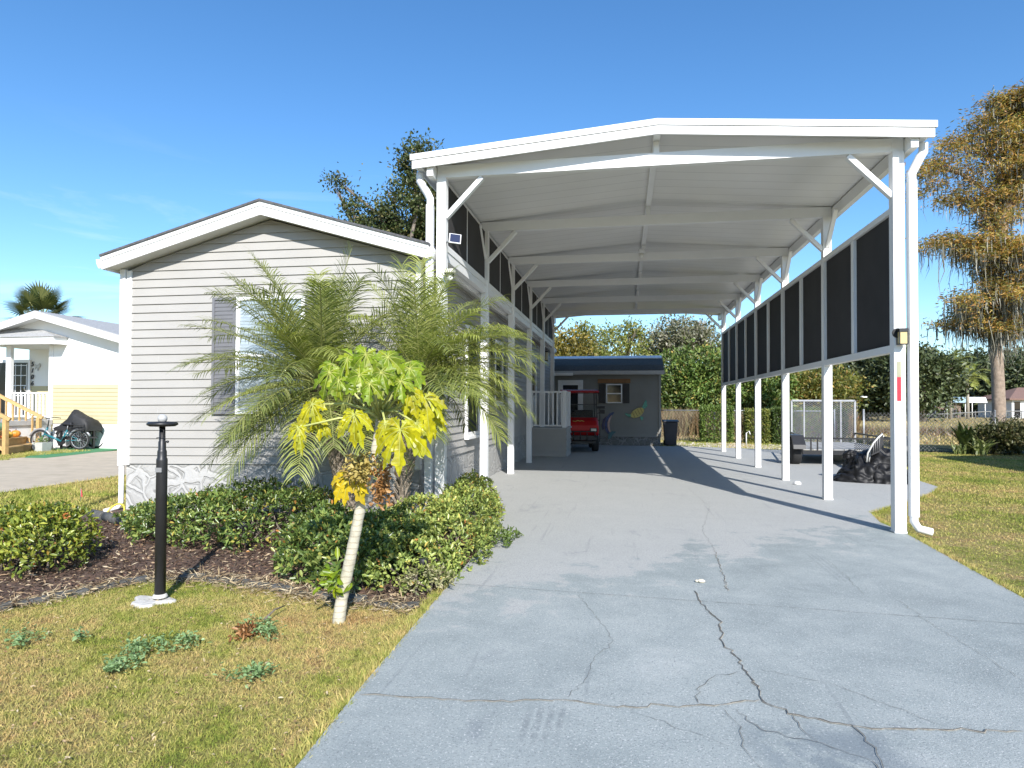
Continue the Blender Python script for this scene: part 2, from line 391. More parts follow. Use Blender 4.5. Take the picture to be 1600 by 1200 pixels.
sl = bpy.data.lights.new('sun', 'SUN'); sl.energy = 5.0; sl.angle = R(.5); sl.color = (1., .965, .92)
so = bpy.data.objects.new('sun', sl); COL.objects.link(so); so.rotation_euler = (-SUN).to_track_quat('-Z', 'Y').to_euler(); so.location = SUN*60
scene.view_settings.view_transform = 'Standard'; scene.view_settings.look = 'None'; scene.view_settings.gamma = 1; scene.view_settings.exposure = .58
# ------------------------------------------------------------------ the ground
def sheet(name, poly, z, m, kind='structure', sub=None):
    mb = MB(); mb.add([(x, y, z) for x, y in poly], [tuple(range(len(poly)))])
    return tag(mb.build(name, m), kind=kind)
gd = MB(); gd.add([(-700,-60,-.02),(700,-60,-.02),(700,1500,-.02),(-700,1500,-.02)], [(0,1,2,3)])
tag(gd.build('ground', FIELD), kind='structure')
lw = MB(); N = 60
xs = [-60+120*i/N for i in range(N+1)]; ys = [-6+33*i/20 for i in range(21)]
lw.add([(x, y, -.012) for y in ys for x in xs], [(j*(N+1)+i, j*(N+1)+i+1, (j+1)*(N+1)+i+1, (j+1)*(N+1)+i) for j in range(20) for i in range(N)])
tag(lw.build('lawn', LAWN), kind='structure')

DRV = [(-1.2,-4),(3.4,-4),(3.05,2.),(2.93,5.37),(3.08,7.4),(3.12,7.95),(3.10,8.6),tuple(gnd(1359,803).xy),(4.2,10.6),(5.0,11.7),(5.49,12.56),tuple(gnd(1426,750).xy),tuple(gnd(1414,737).xy),tuple(gnd(1408,722).xy),(7.4,21.0),(3.6,22.6),(2.2,23.0),(-2.7,23.2),(-2.7,9.2),(-2.2,8.9),(-1.6,8.5),(-1.40,6.6),(-1.36,4.94),(-1.30,3.05),(-1.265,2.4)]
dm = MB()
k = len(DRV); dm.add([(x, y, .028) for x, y in DRV]+[(x, y, -.06) for x, y in DRV], [tuple(range(k))]+[(i, k+i, k+(i+1) % k, (i+1) % k) for i in range(k)])
def crack(pts, wd, mi, z=.0315, world=False, jit=.02):
    P = [Vector((p[0], p[1], 0)) if world else gnd(400+p[0]*.75, 860+p[1]*.75, .028) for p in pts]
    Q = []
    for a, b in zip(P, P[1:]):
        n = max(2, int((b-a).length/.035))
        for i in range(n):
            t = i/n; q = a.lerp(b, t)+Vector((random.gauss(0, jit*.5), random.gauss(0, jit*.5), 0)); Q.append(q)
    Q.append(P[-1]); vs, fs = [], []
    for i, q in enumerate(Q):
        t = Q[min(i+1, len(Q)-1)]-Q[max(i-1, 0)]; s = Vector((-t.y, t.x, 0)); s = s.normalized() if s.length > 1e-6 else Vector((1,0,0))
        ww = wd*random.uniform(.35, 1.25)*(.3 if i in (0, len(Q)-1) else 1)
        vs += [(q.x+s.x*ww/2, q.y+s.y*ww/2, z), (q.x-s.x*ww/2, q.y-s.y*ww/2, z)]
    for i in range(len(Q)-1): fs.append((2*i, 2*i+1, 2*i+3, 2*i+2))
    dm.add(vs, fs, mi)
main_ = [(955,0),(970,40),(983,85)]
main2 = [(915,85),(925,110),(965,150),(970,190),(1010,235),(1045,290),(1050,312),(1110,340),(1200,360),(1280,372),(1440,375),(1600,378)]
left_ = [(215,302),(330,308),(480,315),(640,312),(750,328),(860,325),(950,322),(1050,312)]
for pth, wd in ((main_, .004), (main2, .0068), (left_, .0055)):
    st = random.getstate(); crack(pth, wd*1.7, 2, .0312, jit=.018); random.setstate(st); crack(pth, wd, 1, .0345, jit=.018)
for pth, wd in (([(920,320),(925,285),(960,262),(1010,255)], .005), ([(650,310),(690,265),(705,225),(745,190),(735,170),(700,130),(670,90)], .003),
    ([(1050,250),(1200,280),(1330,330),(1440,370)], .0035), ([(1000,330),(1050,375),(1180,405),(1280,440),(1320,475)], .005), ([(1245,365),(1285,410),(1310,470)], .007),
    ([(965,325),(1010,370),(1015,410),(1060,470)], .0035), ([(1340,105),(1400,150),(1500,210),(1600,275)], .003), ([(780,335),(900,380),(990,410)], .003),
    ([(1120,345),(1140,380),(1170,400)], .005), ([(955,0),(930,-40),(945,-90),(900,-130)], .003), ([(1270,95),(1230,55),(1190,20)], .003)):
    crack(pth, wd*.8, 1, .0338, jit=.014)
crack([(-1.38,4.98),(3.0,4.72)], .004, 1, .0332, True, .003)          # control joints
crack([(-1.5,8.55),(3.3,8.35)], .003, 1, .0332, True, .004)
tag(dm.build('driveway', [DRIVE, CRACK, CHIP]), kind='structure')

sheet('driveway', [(-15.2,3),(-9.8,3),(-9.8,21),(-12.,24),(-15.0,24),(-15.0,17.4),(-15.6,14.)], .012, CONC)
MB_POLY = [(-8,2.6),(-4.9,3.45),(-4.31,3.9),(-4.08,4.34),(-4.02,4.72),(-3.35,4.86),(-2.81,4.77),(-2.04,4.57),(-1.39,4.52),(-1.42,6.6),(-1.6,8.45),(-2.2,8.9),(-2.5,9.2),(-2.5,8.2),(-6.9,7.9),(-7.0,7.3),(-5.9,5.9)]
sheet('mulch_bed', MB_POLY, -.002, MULCH)
sheet('road', [(-60,-4.2),(60,-4.2),(60,-11.),(-60,-11.)], .004, mat('grey_asphalt', (.07,.07,.07), .9, .2, 8., bmp=.4, bscale=80))
GRAV = mat('pale_gravel', (.40,.36,.30), .9, .3, 30., bmp=1., bscale=40)
sheet('gravel', [(.9,23.4),(2.3,23.3),(3.7,22.9),(8.2,21.6),(8.6,24.4),(1.2,26.6)], -.003, GRAV)
DARKSTRIP = mat('dark_green_ground', (.03,.04,.025), .9, .3, 3., spec=.05)
sheet('dark_ground_strip', [(7.6,22.75),(22,22.2),(22,25.6),(7.6,27.)], -.004, DARKSTRIP)  # flat, very dark green sheet on the ground behind the right fence
# loose stones of the gravel strip
n = 2600; P = np.stack([rng.uniform(1., 8.4, n), np.zeros(n), np.full(n, .01)], 1)
P[:, 1] = 23.2-(P[:, 0]-2)*.22+rng.uniform(0, 2.6, n)
st = MB()
for p in P[:900]:
    r = random.uniform(.02, .07); st.ell(p, (r, r*random.uniform(.6, 1), r*.6), 5, 3, .25, sm=False)
tag(st.build('gravel_stones', mat('rounded_stones', (.45,.41,.35), .85, .35, 12.)), kind='stuff')

# ------------------------------------------------------------------ the manufactured home
XL, XR, XC, YF, YB = -6.70, -2.60, -4.65, 8.0, 22.9
ZS, SL, ZA = .645, .29, 3.905
def HX(p): return Vector((p.x, p.y+.05*(p.x+2.6)*max(0, 1-(p.y-YF)/14), p.z+.010*(p.x+4.66)))
home = thing('manufactured_home', (XC, 15, 0), 'single-storey pale grey home with a white gable and stone-pattern skirting beside the carport', 'house')
CO = .1143
def zroof(x): return ZA-SL*abs(x-XC)
mb = MB(HX); z = ZS
while z < ZA-.01:
    z1 = min(z+CO, ZA); h0 = min(2.05, (ZA-z)/SL); h1 = min(2.05, (ZA-z1)/SL)
    mb.add([(XC-h0, YF-.0175, z), (XC+h0, YF-.0175, z), (XC+h1, YF, z1), (XC-h1, YF, z1), (XC-h0, YF+.004, z), (XC+h0, YF+.004, z)], [(0,1,2,3), (4,5,1,0)])
    # butt joints between siding lengths
    z = z1
random.seed(3)
z = ZS
for kk in range(22):
    for xj in (XL+.46+(kk//2 % 3)*1.3, XL+2.9+(kk//2 % 2)*.55):
        if kk % 2 == 0: mb.add([(xj, YF-.0175, z), (xj+.006, YF-.0175, z), (xj+.006, YF-.0015, z+CO), (xj, YF-.0015, z+CO)], [(0,1,2,3)], 1)
    z += CO
SEAM = mat('siding_seam', (.40,.39,.37), .6, .05)
mb.build('wall', [SIDING, SEAM], home)
mb = MB(HX); z = ZS
while z < 3.29:
    z1 = z+CO
    for (x, s) in ((XR, 1), (XL, -1)):
        mb.add([(x+s*.024, YF, z), (x+s*.024, YB, z), (x, YB, z1), (x, YF, z1), (x-s*.004, YF, z), (x-s*.004, YB, z)], [(0,1,2,3), (0,4,5,1)])
    z = z1
mb.box(XL+.01, YB-.02, 0, XR-.01, YB, 3.3)
mb.build('wall', SIDING, home)
mb = MB(HX); mb.box(XL, YF+.006, -.15, XR, YF+.06, ZS-.004); mb.box(XR-.06, YF+.07, -.15, XR-.002, YB, ZS-.004); mb.box(XL+.002, YF+.07, -.15, XL+.06, YB, ZS-.004)
mb.build('skirting', STONE, home)
mb = MB(HX); mb.box(XL-.01, YF-.03, ZS-.02, XL+.06, YF+.05, 3.28); mb.build('corner_trim', TRIM, home, .004)
mb = MB(HX); mb.box(XR-.05, YF-.03, ZS-.06, XR+.022, YF+.05, 3.28); mb.build('corner_trim', TRIM, home, .004)
# roof
RE = 2.23; yf = YF-.26
mb = MB(HX)
for s in (-1, 1):
    a, b = (XC, ZA+.20), (XC+s*(RE+.015), ZA+.20-SL*(RE+.015))
    mb.prism([a, b, (b[0], b[1]-.028), (a[0], a[1]-.028)] if s > 0 else [b, a, (a[0], a[1]-.028), (b[0], b[1]-.028)], 'y', yf-.03, YB+.2)
roof = mb.build('roof', SHINGLE, home)
mb = MB(HX)
zt, zb = ZA+.17, ZA-.0
mb.add([(XC-RE, yf, zb-SL*RE), (XC, yf, zb), (XC+RE, yf, zb-SL*RE), (XC+RE, yf, zt-SL*RE), (XC, yf, zt), (XC-RE, yf, zt-SL*RE)]
       + [(XC-RE, yf+.03, zb-SL*RE), (XC, yf+.03, zb), (XC+RE, yf+.03, zb-SL*RE), (XC+RE, yf+.03, zt-SL*RE), (XC, yf+.03, zt), (XC-RE, yf+.03, zt-SL*RE)],
       [(0,1,4,5), (1,2,3,4), (6,11,10,7), (7,10,9,8), (0,6,7,1), (1,7,8,2), (0,5,11,6), (2,8,9,3)])
# upper drip strip a few mm proud
zt2, zb2 = ZA+.175, ZA+.115
mb.add([(XC-RE-.01, yf-.012, zb2-SL*RE), (XC, yf-.012, zb2), (XC+RE+.01, yf-.012, zb2-SL*RE), (XC+RE+.01, yf-.012, zt2-SL*RE), (XC, yf-.012, zt2), (XC-RE-.01, yf-.012, zt2-SL*RE),
        (XC-RE-.01, yf-.002, zb2-SL*RE), (XC, yf-.002, zb2), (XC+RE+.01, yf-.002, zb2-SL*RE)],
       [(0,1,4,5), (1,2,3,4), (0,6,7,1), (1,7,8,2)])
for s in (-1, 1): mb.box(XC+s*RE-(.02 if s > 0 else 0), yf+.031, zb-SL*RE, XC+s*RE+(.02 if s < 0 else 0), YB, zt-SL*RE)
mb.build('fascia', TRIM, roof)
mb = MB(HX)
for s in (-1, 1): mb.add([(XC, yf+.03, zb+.02), (XC+s*(RE-.02), yf+.03, zb+.02-SL*RE), (XC+s*(RE-.02), YB, zb+.02-SL*RE), (XC, YB, zb+.02)], [(0,1,2,3)])
mb.build('soffit', mat('white_soffit', (.66,.66,.63), .6, .04), roof)
gz_ = ZA+.02-SL*RE
mb = MB(HX); mb.prism([(XC-RE-.095, gz_+.12), (XC-RE-.002, gz_+.12), (XC-RE-.002, gz_), (XC-RE-.055, gz_), (XC-RE-.085, gz_+.06)], 'y', yf+.01, YB); mb.build('gutter', TRIM, home)
mb = MB(HX); mb.prism([(XC+RE+.002, gz_+.12), (XC+RE+.06, gz_+.12), (XC+RE+.055, gz_+.06), (XC+RE+.04, gz_), (XC+RE+.002, gz_)], 'y', yf+.01, YB); mb.build('gutter', TRIM, home)
mb = MB(HX); mb.bar((XL-.055, YF-.02, 3.30), (XL-.055, YF-.02, .62), .075, .06, (0,1,0)); mb.tube([(XL-.05, YF-.02, .66), (XL-.05, YF-.02, .12), (XL-.07, YF-.06, .05), (XL-.12, YF-.22, .03)], .032, 8)
mb.build('downspout', TRIM, home, .004)
# front window with shutters
def local(u, v, Y): p = at(u, v, Y); return p.x, p.z-.010*(p.x+4.66)
x0, z1 = local(335, 466, 7.86); xs1, z0 = local(368, 647, 7.86); x2 = xs1+.98
def shutter(xa, xb, za, zb, y, parent, m, n=14):
    mb = MB(HX); mb.box(xa, y-.03, za, xb, y-.012, zb); t = .035
    for (a, b, c, d) in ((xa, xa+t, za, zb), (xb-t, xb, za, zb), (xa+t, xb-t, za, za+t), (xa+t, xb-t, zb-t, zb), (xa+t, xb-t, (za+zb)/2-t/2, (za+zb)/2+t/2)): mb.box(a, y-.045, c, b, y-.031, d)
    for i in range(n*2):
        zz = za+t+(zb-za-2*t)*(i+.5)/(n*2); mb.box(xa+t, y-.037, zz-.012, xb-t, y-.031, zz+.010)
    return mb.build('shutter', m, parent)
shutter(x0, xs1, z0, z1, YF, home, SHUTTER); shutter(x2, x2+xs1-x0, z0, z1, YF, home, SHUTTER)
mb = MB(HX); t = .05
for (a, b, c, d) in ((xs1+.01, xs1+.01+t, z0, z1), (x2-.01-t, x2-.01, z0, z1), (xs1+.01+t, x2-.01-t, z0, z0+t), (xs1+.01+t, x2-.01-t, z1-t, z1), (xs1+.01+t, x2-.01-t, (z0+z1)/2-.02, (z0+z1)/2+.02)): mb.box(a, YF-.05, c, b, YF-.014, d)
wf = mb.build('window', TRIM, home, .003)
mb = MB(HX); mb.box(xs1+.03, YF-.03, z0+.02, x2-.03, YF-.0165, z1-.02); mb.build('pane', BLINDS, wf)
# windows and door of the side wall
def side_window(y0, y1, z0, z1, proud=.05, shut=None):
    mb = MB(HX); t = .06; x = XR+.012
    for (a, b, c, d) in ((y0, y0+t, z0, z1), (y1-t, y1, z0, z1), (y0+t, y1-t, z0, z0+t), (y0+t, y1-t, z1-t, z1), (y0+t, y1-t, (z0+z1)/2-.02, (z0+z1)/2+.02)): mb.box(x, a, c, x+proud, b, d)
    mb.box(x, y0-.03, z0-.05, x+proud+.03, y1+.03, z0-.002)
    f = mb.build('window', TRIM, home, .003)
    mb = MB(HX); mb.box(x, y0+.03, z0+.02, x+.015, y1-.03, z1-.02); mb.build('pane', PANE, f)
    if shut:
        for a in (y0-.33, y1+.03):
            mb = MB(HX); mb.box(x+.004, a, z0, x+.03, a+.3, z1)
            for i in range(20): zz = z0+.05+(z1-z0-.1)*i/20; mb.box(x+.031, a+.04, zz, x+.036, a+.26, zz+.03)
            mb.build('shutter', BLACKSHUT, home)
side_window(10.35, 11.35, .90, 2.75); side_window(12.75, 13.6, 1.45, 2.75, .04, True)
mb = MB(HX); x = XR+.012
for (a, b, c, d) in ((17.9, 17.98, .82, 2.9), (18.82, 18.9, .82, 2.9), (17.98, 18.82, 2.82, 2.9)): mb.box(x, a, c, x+.05, b, d)
mb.build('door_frame', TRIM, home)
mb = MB(HX); mb.box(x, 17.985, .82, x+.03, 18.815, 2.815); mb.box(x+.031, 18.1, 1.7, x+.036, 18.7, 2.65, 1)
dr = mb.build('door', [mat('white_door', (.7,.7,.68), .4, .04), PANE], home); mb = MB(HX); mb.tube([(x+.03, 18.72, 1.78), (x+.09, 18.72, 1.78)], .02, 8); mb.ell((x+.1, 18.72, 1.78), .03, 8, 6); mb.build('handle', STEEL, dr)

# ------------------------------------------------------------------ the carport
PXR, PXL, PY0, PDY, ZBM = 3.055, -2.287, 7.926, 2.582, 4.335
PY = [PY0+PDY*i for i in range(6)]; RXL, RXR, RXA = -2.62, 3.355, .385
ZE, ZAP, YFR, YRR = 4.563, 4.800, 7.676, 22.65
port = thing('carport', (.38, 14.5, 0), 'tall white metal carport with dark side screens over the blue-grey driveway', 'carport')
def zr(x): return ZE+(ZAP-ZE)*(1-abs(x-RXA)/(RXR-RXA if x > RXA else RXA-RXL))
mb = MB(); mb.prism([(RXL, ZE-.012), (RXA, ZAP-.012), (RXR, ZE-.012), (RXR, ZE-.085), (RXA, ZAP-.085), (RXL, ZE-.085)], 'y', YFR+.02, YRR); proof = mb.build('roof', PANEL, port)
mb = MB(); fh = .175
mb.prism([(RXL-.012, ZE-.07), (RXA, ZAP-.07), (RXR+.012, ZE-.07), (RXR+.012, ZE+.004), (RXA, ZAP+.004), (RXL-.012, ZE+.004)], 'y', YFR-.03, YFR+.016)
mb.prism([(RXL+.01, ZE-fh), (RXA, ZAP-fh), (RXR-.01, ZE-fh), (RXR-.01, ZE-.073), (RXA, ZAP-.073), (RXL+.01, ZE-.073)], 'y', YFR-.016, YFR+.012)
mb.build('fascia', WHITE, proof, .003)
for s, xe in ((-1, RXL), (1, RXR)):
    mb = MB(); a, b = xe-s*.002, xe-s*.13
    mb.prism([(a, ZE-.09), (b, ZE-.075), (b, ZE-.155), (xe-s*.055, ZE-.155), (xe-s*.015, ZE-.125)], 'y', YFR+.02, YRR); mb.build('gutter', WHITE, port, .003)
for i, y in enumerate(PY):
    for x in (PXL, PXR):
        mb = MB(); mb.box(x-.06, y-.06, .0, x+.06, y+.06, ZBM-.002)
        for q in (-.03, .03): mb.lathe([(.008, -.004), (.008, .001)], (x+q, y-.061, .06), 6, axis='y')
        mb.box(x-.066, y-.066, .03, x+.066, y+.066, .05)
        po = mb.build('post', WHITE, port, .006)
        if x > 0 and i == 0:
            ya = y-.063; a = at(1401.5, 564.5, ya); b = at(1408, 589, ya); c = at(1408, 626.5, ya)
            mr = MB(); mr.box(a.x, ya-.001, b.z, b.x, ya+.002, a.z); mr.build('reflector', mat('tan_reflective_tape', (.34,.33,.22), .4, .05), po)
            mr = MB(); mr.box(a.x, ya-.001, c.z, b.x, ya+.002, b.z-.002); mr.build('reflector', mat('red_reflective_tape', (.62,.03,.05), .35, .05), po)
    mb = MB(); mb.box(PXL-.06, y-.045, ZBM, PXR+.06, y+.045, ZBM+.155)
    mb.box(PXL+.06, y-.049, ZBM, PXL+.072, y-.046, ZBM+.155); mb.box(PXR-.072, y-.049, ZBM, PXR-.06, y-.046, ZBM+.155)
    mb.build('beam', WHITE, port, .005)
    mb = MB(); mb.box(RXA-.035, y-.03, ZBM+.157, RXA+.035, y+.03, ZAP-.165); mb.build('king_post', WHITE, port, .004)
    for x, s in ((PXL, 1), (PXR, -1)):
        mb = MB(); mb.bar((x+s*.05, y, ZBM-.50), (x+s*.52, y, ZBM-.012), .06, .075, (0,1,0)); mb.build('knee_brace', WHITE, port, .004)
        if i > 0:
            mb = MB(); mb.bar((x, y-.05, ZBM-.46), (x, y-.46, ZBM-.005), .05, .06, (1,0,0)); mb.build('knee_brace', WHITE, port, .004)
for x in (PXL, PXR):      # header beams along the sides, the ends stick out in front of the first beam
    s = 1 if x > 0 else -1; xx = x+s*.105
    mb = MB(); mb.box(xx-.04, YFR+.03, ZBM-.03, xx+.04, YRR-.1, ZBM+.135); mb.build('header_beam', WHITE, port, .004)
mb = MB(); mb.box(RXA-.04, YFR+.03, ZAP-.163, RXA+.04, YRR-.1, ZAP-.09); mb.build('ridge_beam', WHITE, port, .004)
for i in range(5):        # right screens
    y0, y1 = PY[i]+.062, PY[i+1]-.062; x = PXR-.01; ym = (y0+y1)/2
    for (a, b) in ((y0, ym-.05), (ym+.05, y1)):
        mb = MB(); mb.box(x-.006, a+.002, 2.15, x+.006, b-.002, 3.65); mb.build('screen', DARKSCREEN, port)
    mb = MB(); mb.box(x-.045, y0, 2.06, x+.045, y1, 2.147); mb.box(x-.045, y0, 3.653, x+.045, y1, 3.72); mb.box(x-.045, ym-.048, 2.149, x+.045, ym+.048, 3.651); mb.build('screen_frame', WHITE, port, .004)
    x = PXL; zl = 3.455
    for (a, b) in ((y0, ym-.012), (ym+.012, y1)):
        mb = MB(); mb.box(x-.006, a+.002, zl+.06, x+.006, b-.002, ZBM-.004); mb.build('screen', DARKSCREEN, port)
    mb = MB(); mb.box(x-.04, y0, zl-.03, x+.04, y1, zl+.057); mb.box(x-.012, ym-.010, zl+.059, x+.012, ym+.010, ZBM-.004); mb.box(x-.05, y0, zl-.15, x+.03, y1, zl-.034); mb.build('screen_frame', WHITE, port, .004)
# downspouts
def spout(s, x0, xw):
    mb = MB(); y = 7.86
    mb.tube([(x0, y-.02, ZE-.17), (x0, y-.02, ZE-.27), (x0-s*.03, y-.02, ZE-.32), (xw+s*.03, y, ZE-.44), (xw, y, ZE-.50), (xw, y, ZE-.6)], .05, 8)
    mb.box(xw-.043, y-.045, .22, xw+.043, y+.045, ZE-.58)
    mb.tube([(xw, y, .26), (xw, y, .17), (xw+s*.04, y-.02, .09), (xw+s*.17, y-.04, .06)], .046, 8)
    return mb.build('downspout', WHITE, port, .006)
spout(1, 3.30, 3.185); spout(-1, -2.56, -2.43)

# fittings that hang on the carport
lt = thing('wall_lantern', at(1405, 538, 7.86), 'small black wall lantern with an amber glass on the right front carport post', 'lantern')
a = at(1400.5, 519, 7.86); b = at(1412.5, 538, 7.86); cx = (a.x+b.x)/2; hw = .042; yc = 7.86-.062
mb = MB(); mb.box(cx-hw-.004, yc-.045, a.z-.004, cx+hw+.004, yc+.045, a.z+.032); mb.lathe([(.055, 0), (.055, .016)], (cx-.03, 7.845, a.z-.01), 14, axis='y'); mb.bar((cx-.03, 7.85, a.z), (cx, yc, a.z+.015), .02, .02)
for i in (-1, 1):
    for j in (-1, 1): mb.box(cx+i*hw-.004, yc+j*.04-.004, b.z, cx+i*hw+.004, yc+j*.04+.004, a.z)
mb.box(cx-hw-.004, yc-.044, b.z-.008, cx+hw+.004, yc+.044, b.z); mb.build('frame', BLACK, lt)
AMB = glassmat('amber_glass', (.62,.48,.22), .15); mb = MB(); mb.box(cx-hw+.006, yc-.034, b.z+.001, cx+hw-.006, yc+.034, a.z-.005); mb.build('glass', AMB, lt)
sp_ = thing('solar_panel', at(710, 373, 7.80), 'small square solar panel with a white rim on the left front carport post', 'solar panel')
c = at(711, 373, 7.80); MP = Matrix.Translation(c) @ Matrix.Rotation(R(22), 4, 'Z') @ Matrix.Rotation(R(-22), 4, 'X') @ Matrix.Rotation(R(6), 4, 'Y')
def XM(M): return lambda p: M @ p
mb = MB(XM(MP)); mb.box(-.075, -.008, -.07, .075, .008, .07); mb.build('rim', WHITE, sp_, .004)
mb = MB(XM(MP)); mb.box(-.064, -.012, -.059, .064, -.0085, .059); mb.build('solar_cell', glassmat('solar_cell', (.03,.035,.07), .12), sp_)
mb = MB(); mb.tube([c+Vector((-.0, .02, 0)), c+Vector((-.08, .06, -.01)), (PXL+.055, 7.90, c.z-.02)], .012, 6); mb.build('arm', STEEL, sp_)
sc = thing('security_light', at(702, 428, 7.82), 'white motion-sensor security light on the left front carport post', 'security light')
c = at(702, 425, 7.80); mb = MB(); mb.box(c.x-.06, c.y-.07, c.z-.02, c.x+.07, c.y+.05, c.z+.03); mb.build('lamp_head', mat('cream_plastic', (.62,.60,.5), .4), sc, .01)
mb = MB(); mb.box(c.x-.05, c.y-.05, c.z-.055, c.x+.055, c.y+.04, c.z-.022); mb.build('housing', BLACKP, sc, .005)
mb = MB(); mb.ell((c.x+.02, c.y-.03, c.z-.085), .035, 10, 8); mb.build('sensor', WHITE, sc)
bl = thing('ceiling_bulb', (RXA, PY[2]-.12, ZBM), 'round white light bulb under the ridge of the carport roof', 'light bulb')
c = at(1003, 399, PY[2]-.15); mb = MB(); mb.ell(c, .05, 12, 8); mb.build('bulb', mat('frosted_bulb', (.75,.75,.7), .3), bl)
mb = MB(); mb.lathe([(.05, .045), (.06, .08), (.06, .12)], c, 12); mb.build('holder', WHITE, bl)
# ------------------------------------------------------------------ side deck
DX0, DX1, DY0, DY1, DZ = -2.57, -1.56, 17.65, 19.1, .80
deck = thing('side_deck', (-2.05, 18.4, 0), 'raised grey deck with a white baluster railing beside the home door', 'deck')
mb = MB(); z = .03
while z < DZ-.03:
    z1 = min(z+.15, DZ-.02); mb.add([(DX0, DY0-.035, z), (DX1+.035, DY0-.035, z), (DX1, DY0, z1), (DX0, DY0, z1), (DX1+.035, DY1, z), (DX1, DY1, z1), (DX0, DY0+.004, z), (DX1-.004, DY0+.004, z), (DX1-.004, DY1, z)], [(0,1,2,3), (1,4,5,2), (6,7,1,0), (7,8,4,1)]); z = z1
mb.box(DX0, DY0+.01, .03, DX1-.01, DY1, DZ-.03); mb.build('skirt', SIDING, deck)
mb = MB(); mb.box(DX0, DY0-.045, DZ-.018, DX1+.045, DY1, DZ+.02); mb.build('floor', mat('grey_deck_boards', (.4,.4,.39), .7), deck)
mb = MB(); mb.box(DX1-.10, DY0-.02, DZ+.022, DX1+.01, DY0+.09, 1.84); mb.box(DX1-.10, DY1-.11, DZ+.022, DX1+.01, DY1, 1.84); mb.box(DX0+.02, DY0-.02, DZ+.022, DX0+.1, DY0+.06, 1.84); mb.build('railing_post', WHITE, deck, .005)
mb = MB(); mb.box(DX0+.101, DY0-.01, 1.78, DX1-.101, DY0+.06, 1.83); mb.box(DX0+.101, DY0, .86, DX1-.101, DY0+.05, .90); mb.box(DX1-.08, DY0+.091, 1.78, DX1-.01, DY1-.111, 1.83)
for i in range(7): x = DX0+.18+i*.118; mb.box(x-.018, DY0+.005, .901, x+.018, DY0+.041, 1.779)
for i in range(9): y = DY0+.19+i*.125; mb.box(DX1-.063, y-.018, DZ+.021, DX1-.027, y+.018, 1.779)
mb.build('railing', WHITE, deck)
wl = thing('door_lantern', (XR, 21, 2.9), 'small lit wall lantern beside the side door of the grey home', 'lantern')
c = atx(853, 556, XR+.05); mb = MB(); mb.box(XR+.02, c.y-.08, c.z+.12, XR+.14, c.y+.08, c.z+.16); mb.box(XR+.02, c.y-.06, c.z-.17, XR+.12, c.y+.06, c.z-.14); mb.box(XR+.02, c.y-.03, c.z-.14, XR+.035, c.y+.03, c.z+.12); mb.build('frame', BLACK, wl)
mb = MB(); mb.box(XR+.04, c.y-.055, c.z-.139, XR+.115, c.y+.055, c.z+.119); mb.build('glass', mat('cream_lamp_glass', (.75,.66,.45), .3), wl)

# ------------------------------------------------------------------ shed at the end of the driveway
SY, SX0, SX1 = 23.3, -2.66, 1.27
shed = thing('shed', (-.7, 24.5, 0), 'grey shed with black shutters and a blue-grey roof at the end of the driveway', 'shed')
mb = MB(); z = .33; zt = 2.66
while z < zt-.01:
    z1 = min(z+.12, zt)
    mb.add([(SX0, SY-.05, z), (SX1, SY-.05, z), (SX1, SY, z1), (SX0, SY, z1), (SX0, SY+.004, z), (SX1, SY+.004, z)], [(0,1,2,3), (4,5,1,0)])
    mb.add([(SX1+.015, SY, z), (SX1+.015, SY+3.2, z), (SX1, SY+3.2, z1), (SX1, SY, z1)], [(0,1,2,3)]); z = z1
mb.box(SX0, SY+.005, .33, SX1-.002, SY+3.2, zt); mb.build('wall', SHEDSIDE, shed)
mb = MB(); mb.box(SX0, SY-.01, -.05, SX1+.01, SY+3.2, .328); mb.build('base', DARKSTONE, shed)
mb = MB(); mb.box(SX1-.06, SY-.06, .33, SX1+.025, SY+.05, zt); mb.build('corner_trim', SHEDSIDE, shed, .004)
e = at(1033, 578, 23.02); r = at(1026, 557, 24.35)
mb = MB(); mb.prism([(23.0, e.z-.01), (23.35, e.z+.20), (24.35, r.z-.04), (26.9, e.z), (26.9, e.z-.06), (24.35, r.z-.12), (23.05, e.z-.06)], 'x', SX0-.1, SX1+.12); rf = mb.build('roof', BLUEROOF, shed)
mb = MB(); mb.prism([(24.2, r.z-.05), (24.35, r.z+.035), (24.5, r.z-.05), (24.5, r.z-.08), (24.2, r.z-.08)], 'x', SX0-.12, SX1+.10); mb.build('ridge_cap', WHITE, rf)
mb = MB(); mb.box(SX0-.1, 22.985, e.z-.15, SX1+.13, 23.02, e.z-.02); mb.box(SX0-.1, 23.021, e.z-.15, SX1+.1, SY-.02, e.z-.13); mb.build('fascia', mat('grey_fascia', (.42,.42,.41), .5, .05), rf)
mb = MB(); mb.box(SX0+.1, 22.90, e.z-.19, at(895, 580, 22.9).x, 22.98, e.z-.09); mb.build('gutter', WHITE, shed)
y = SY-.052
def wl_(u, v): p = at(u, v, SY-.06); return p.x, p.z
x0, z1 = wl_(947, 600); x1, z0 = wl_(972, 630); t = .04
mb = MB()
for (a, b, c, d) in ((x0, x0+t, z0, z1), (x1-t, x1, z0, z1), (x0+t, x1-t, z0, z0+t), (x0+t, x1-t, z1-t, z1), (x0+t, x1-t, (z0+z1)/2-.02, (z0+z1)/2+.02)): mb.box(a, y-.04, c, b, y, d)
wn = mb.build('window', WHITE, shed, .003); mb = MB(); mb.box(x0+.02, y-.02, z0+.02, x1-.02, y, z1-.02); mb.build('pane', PANE, wn)
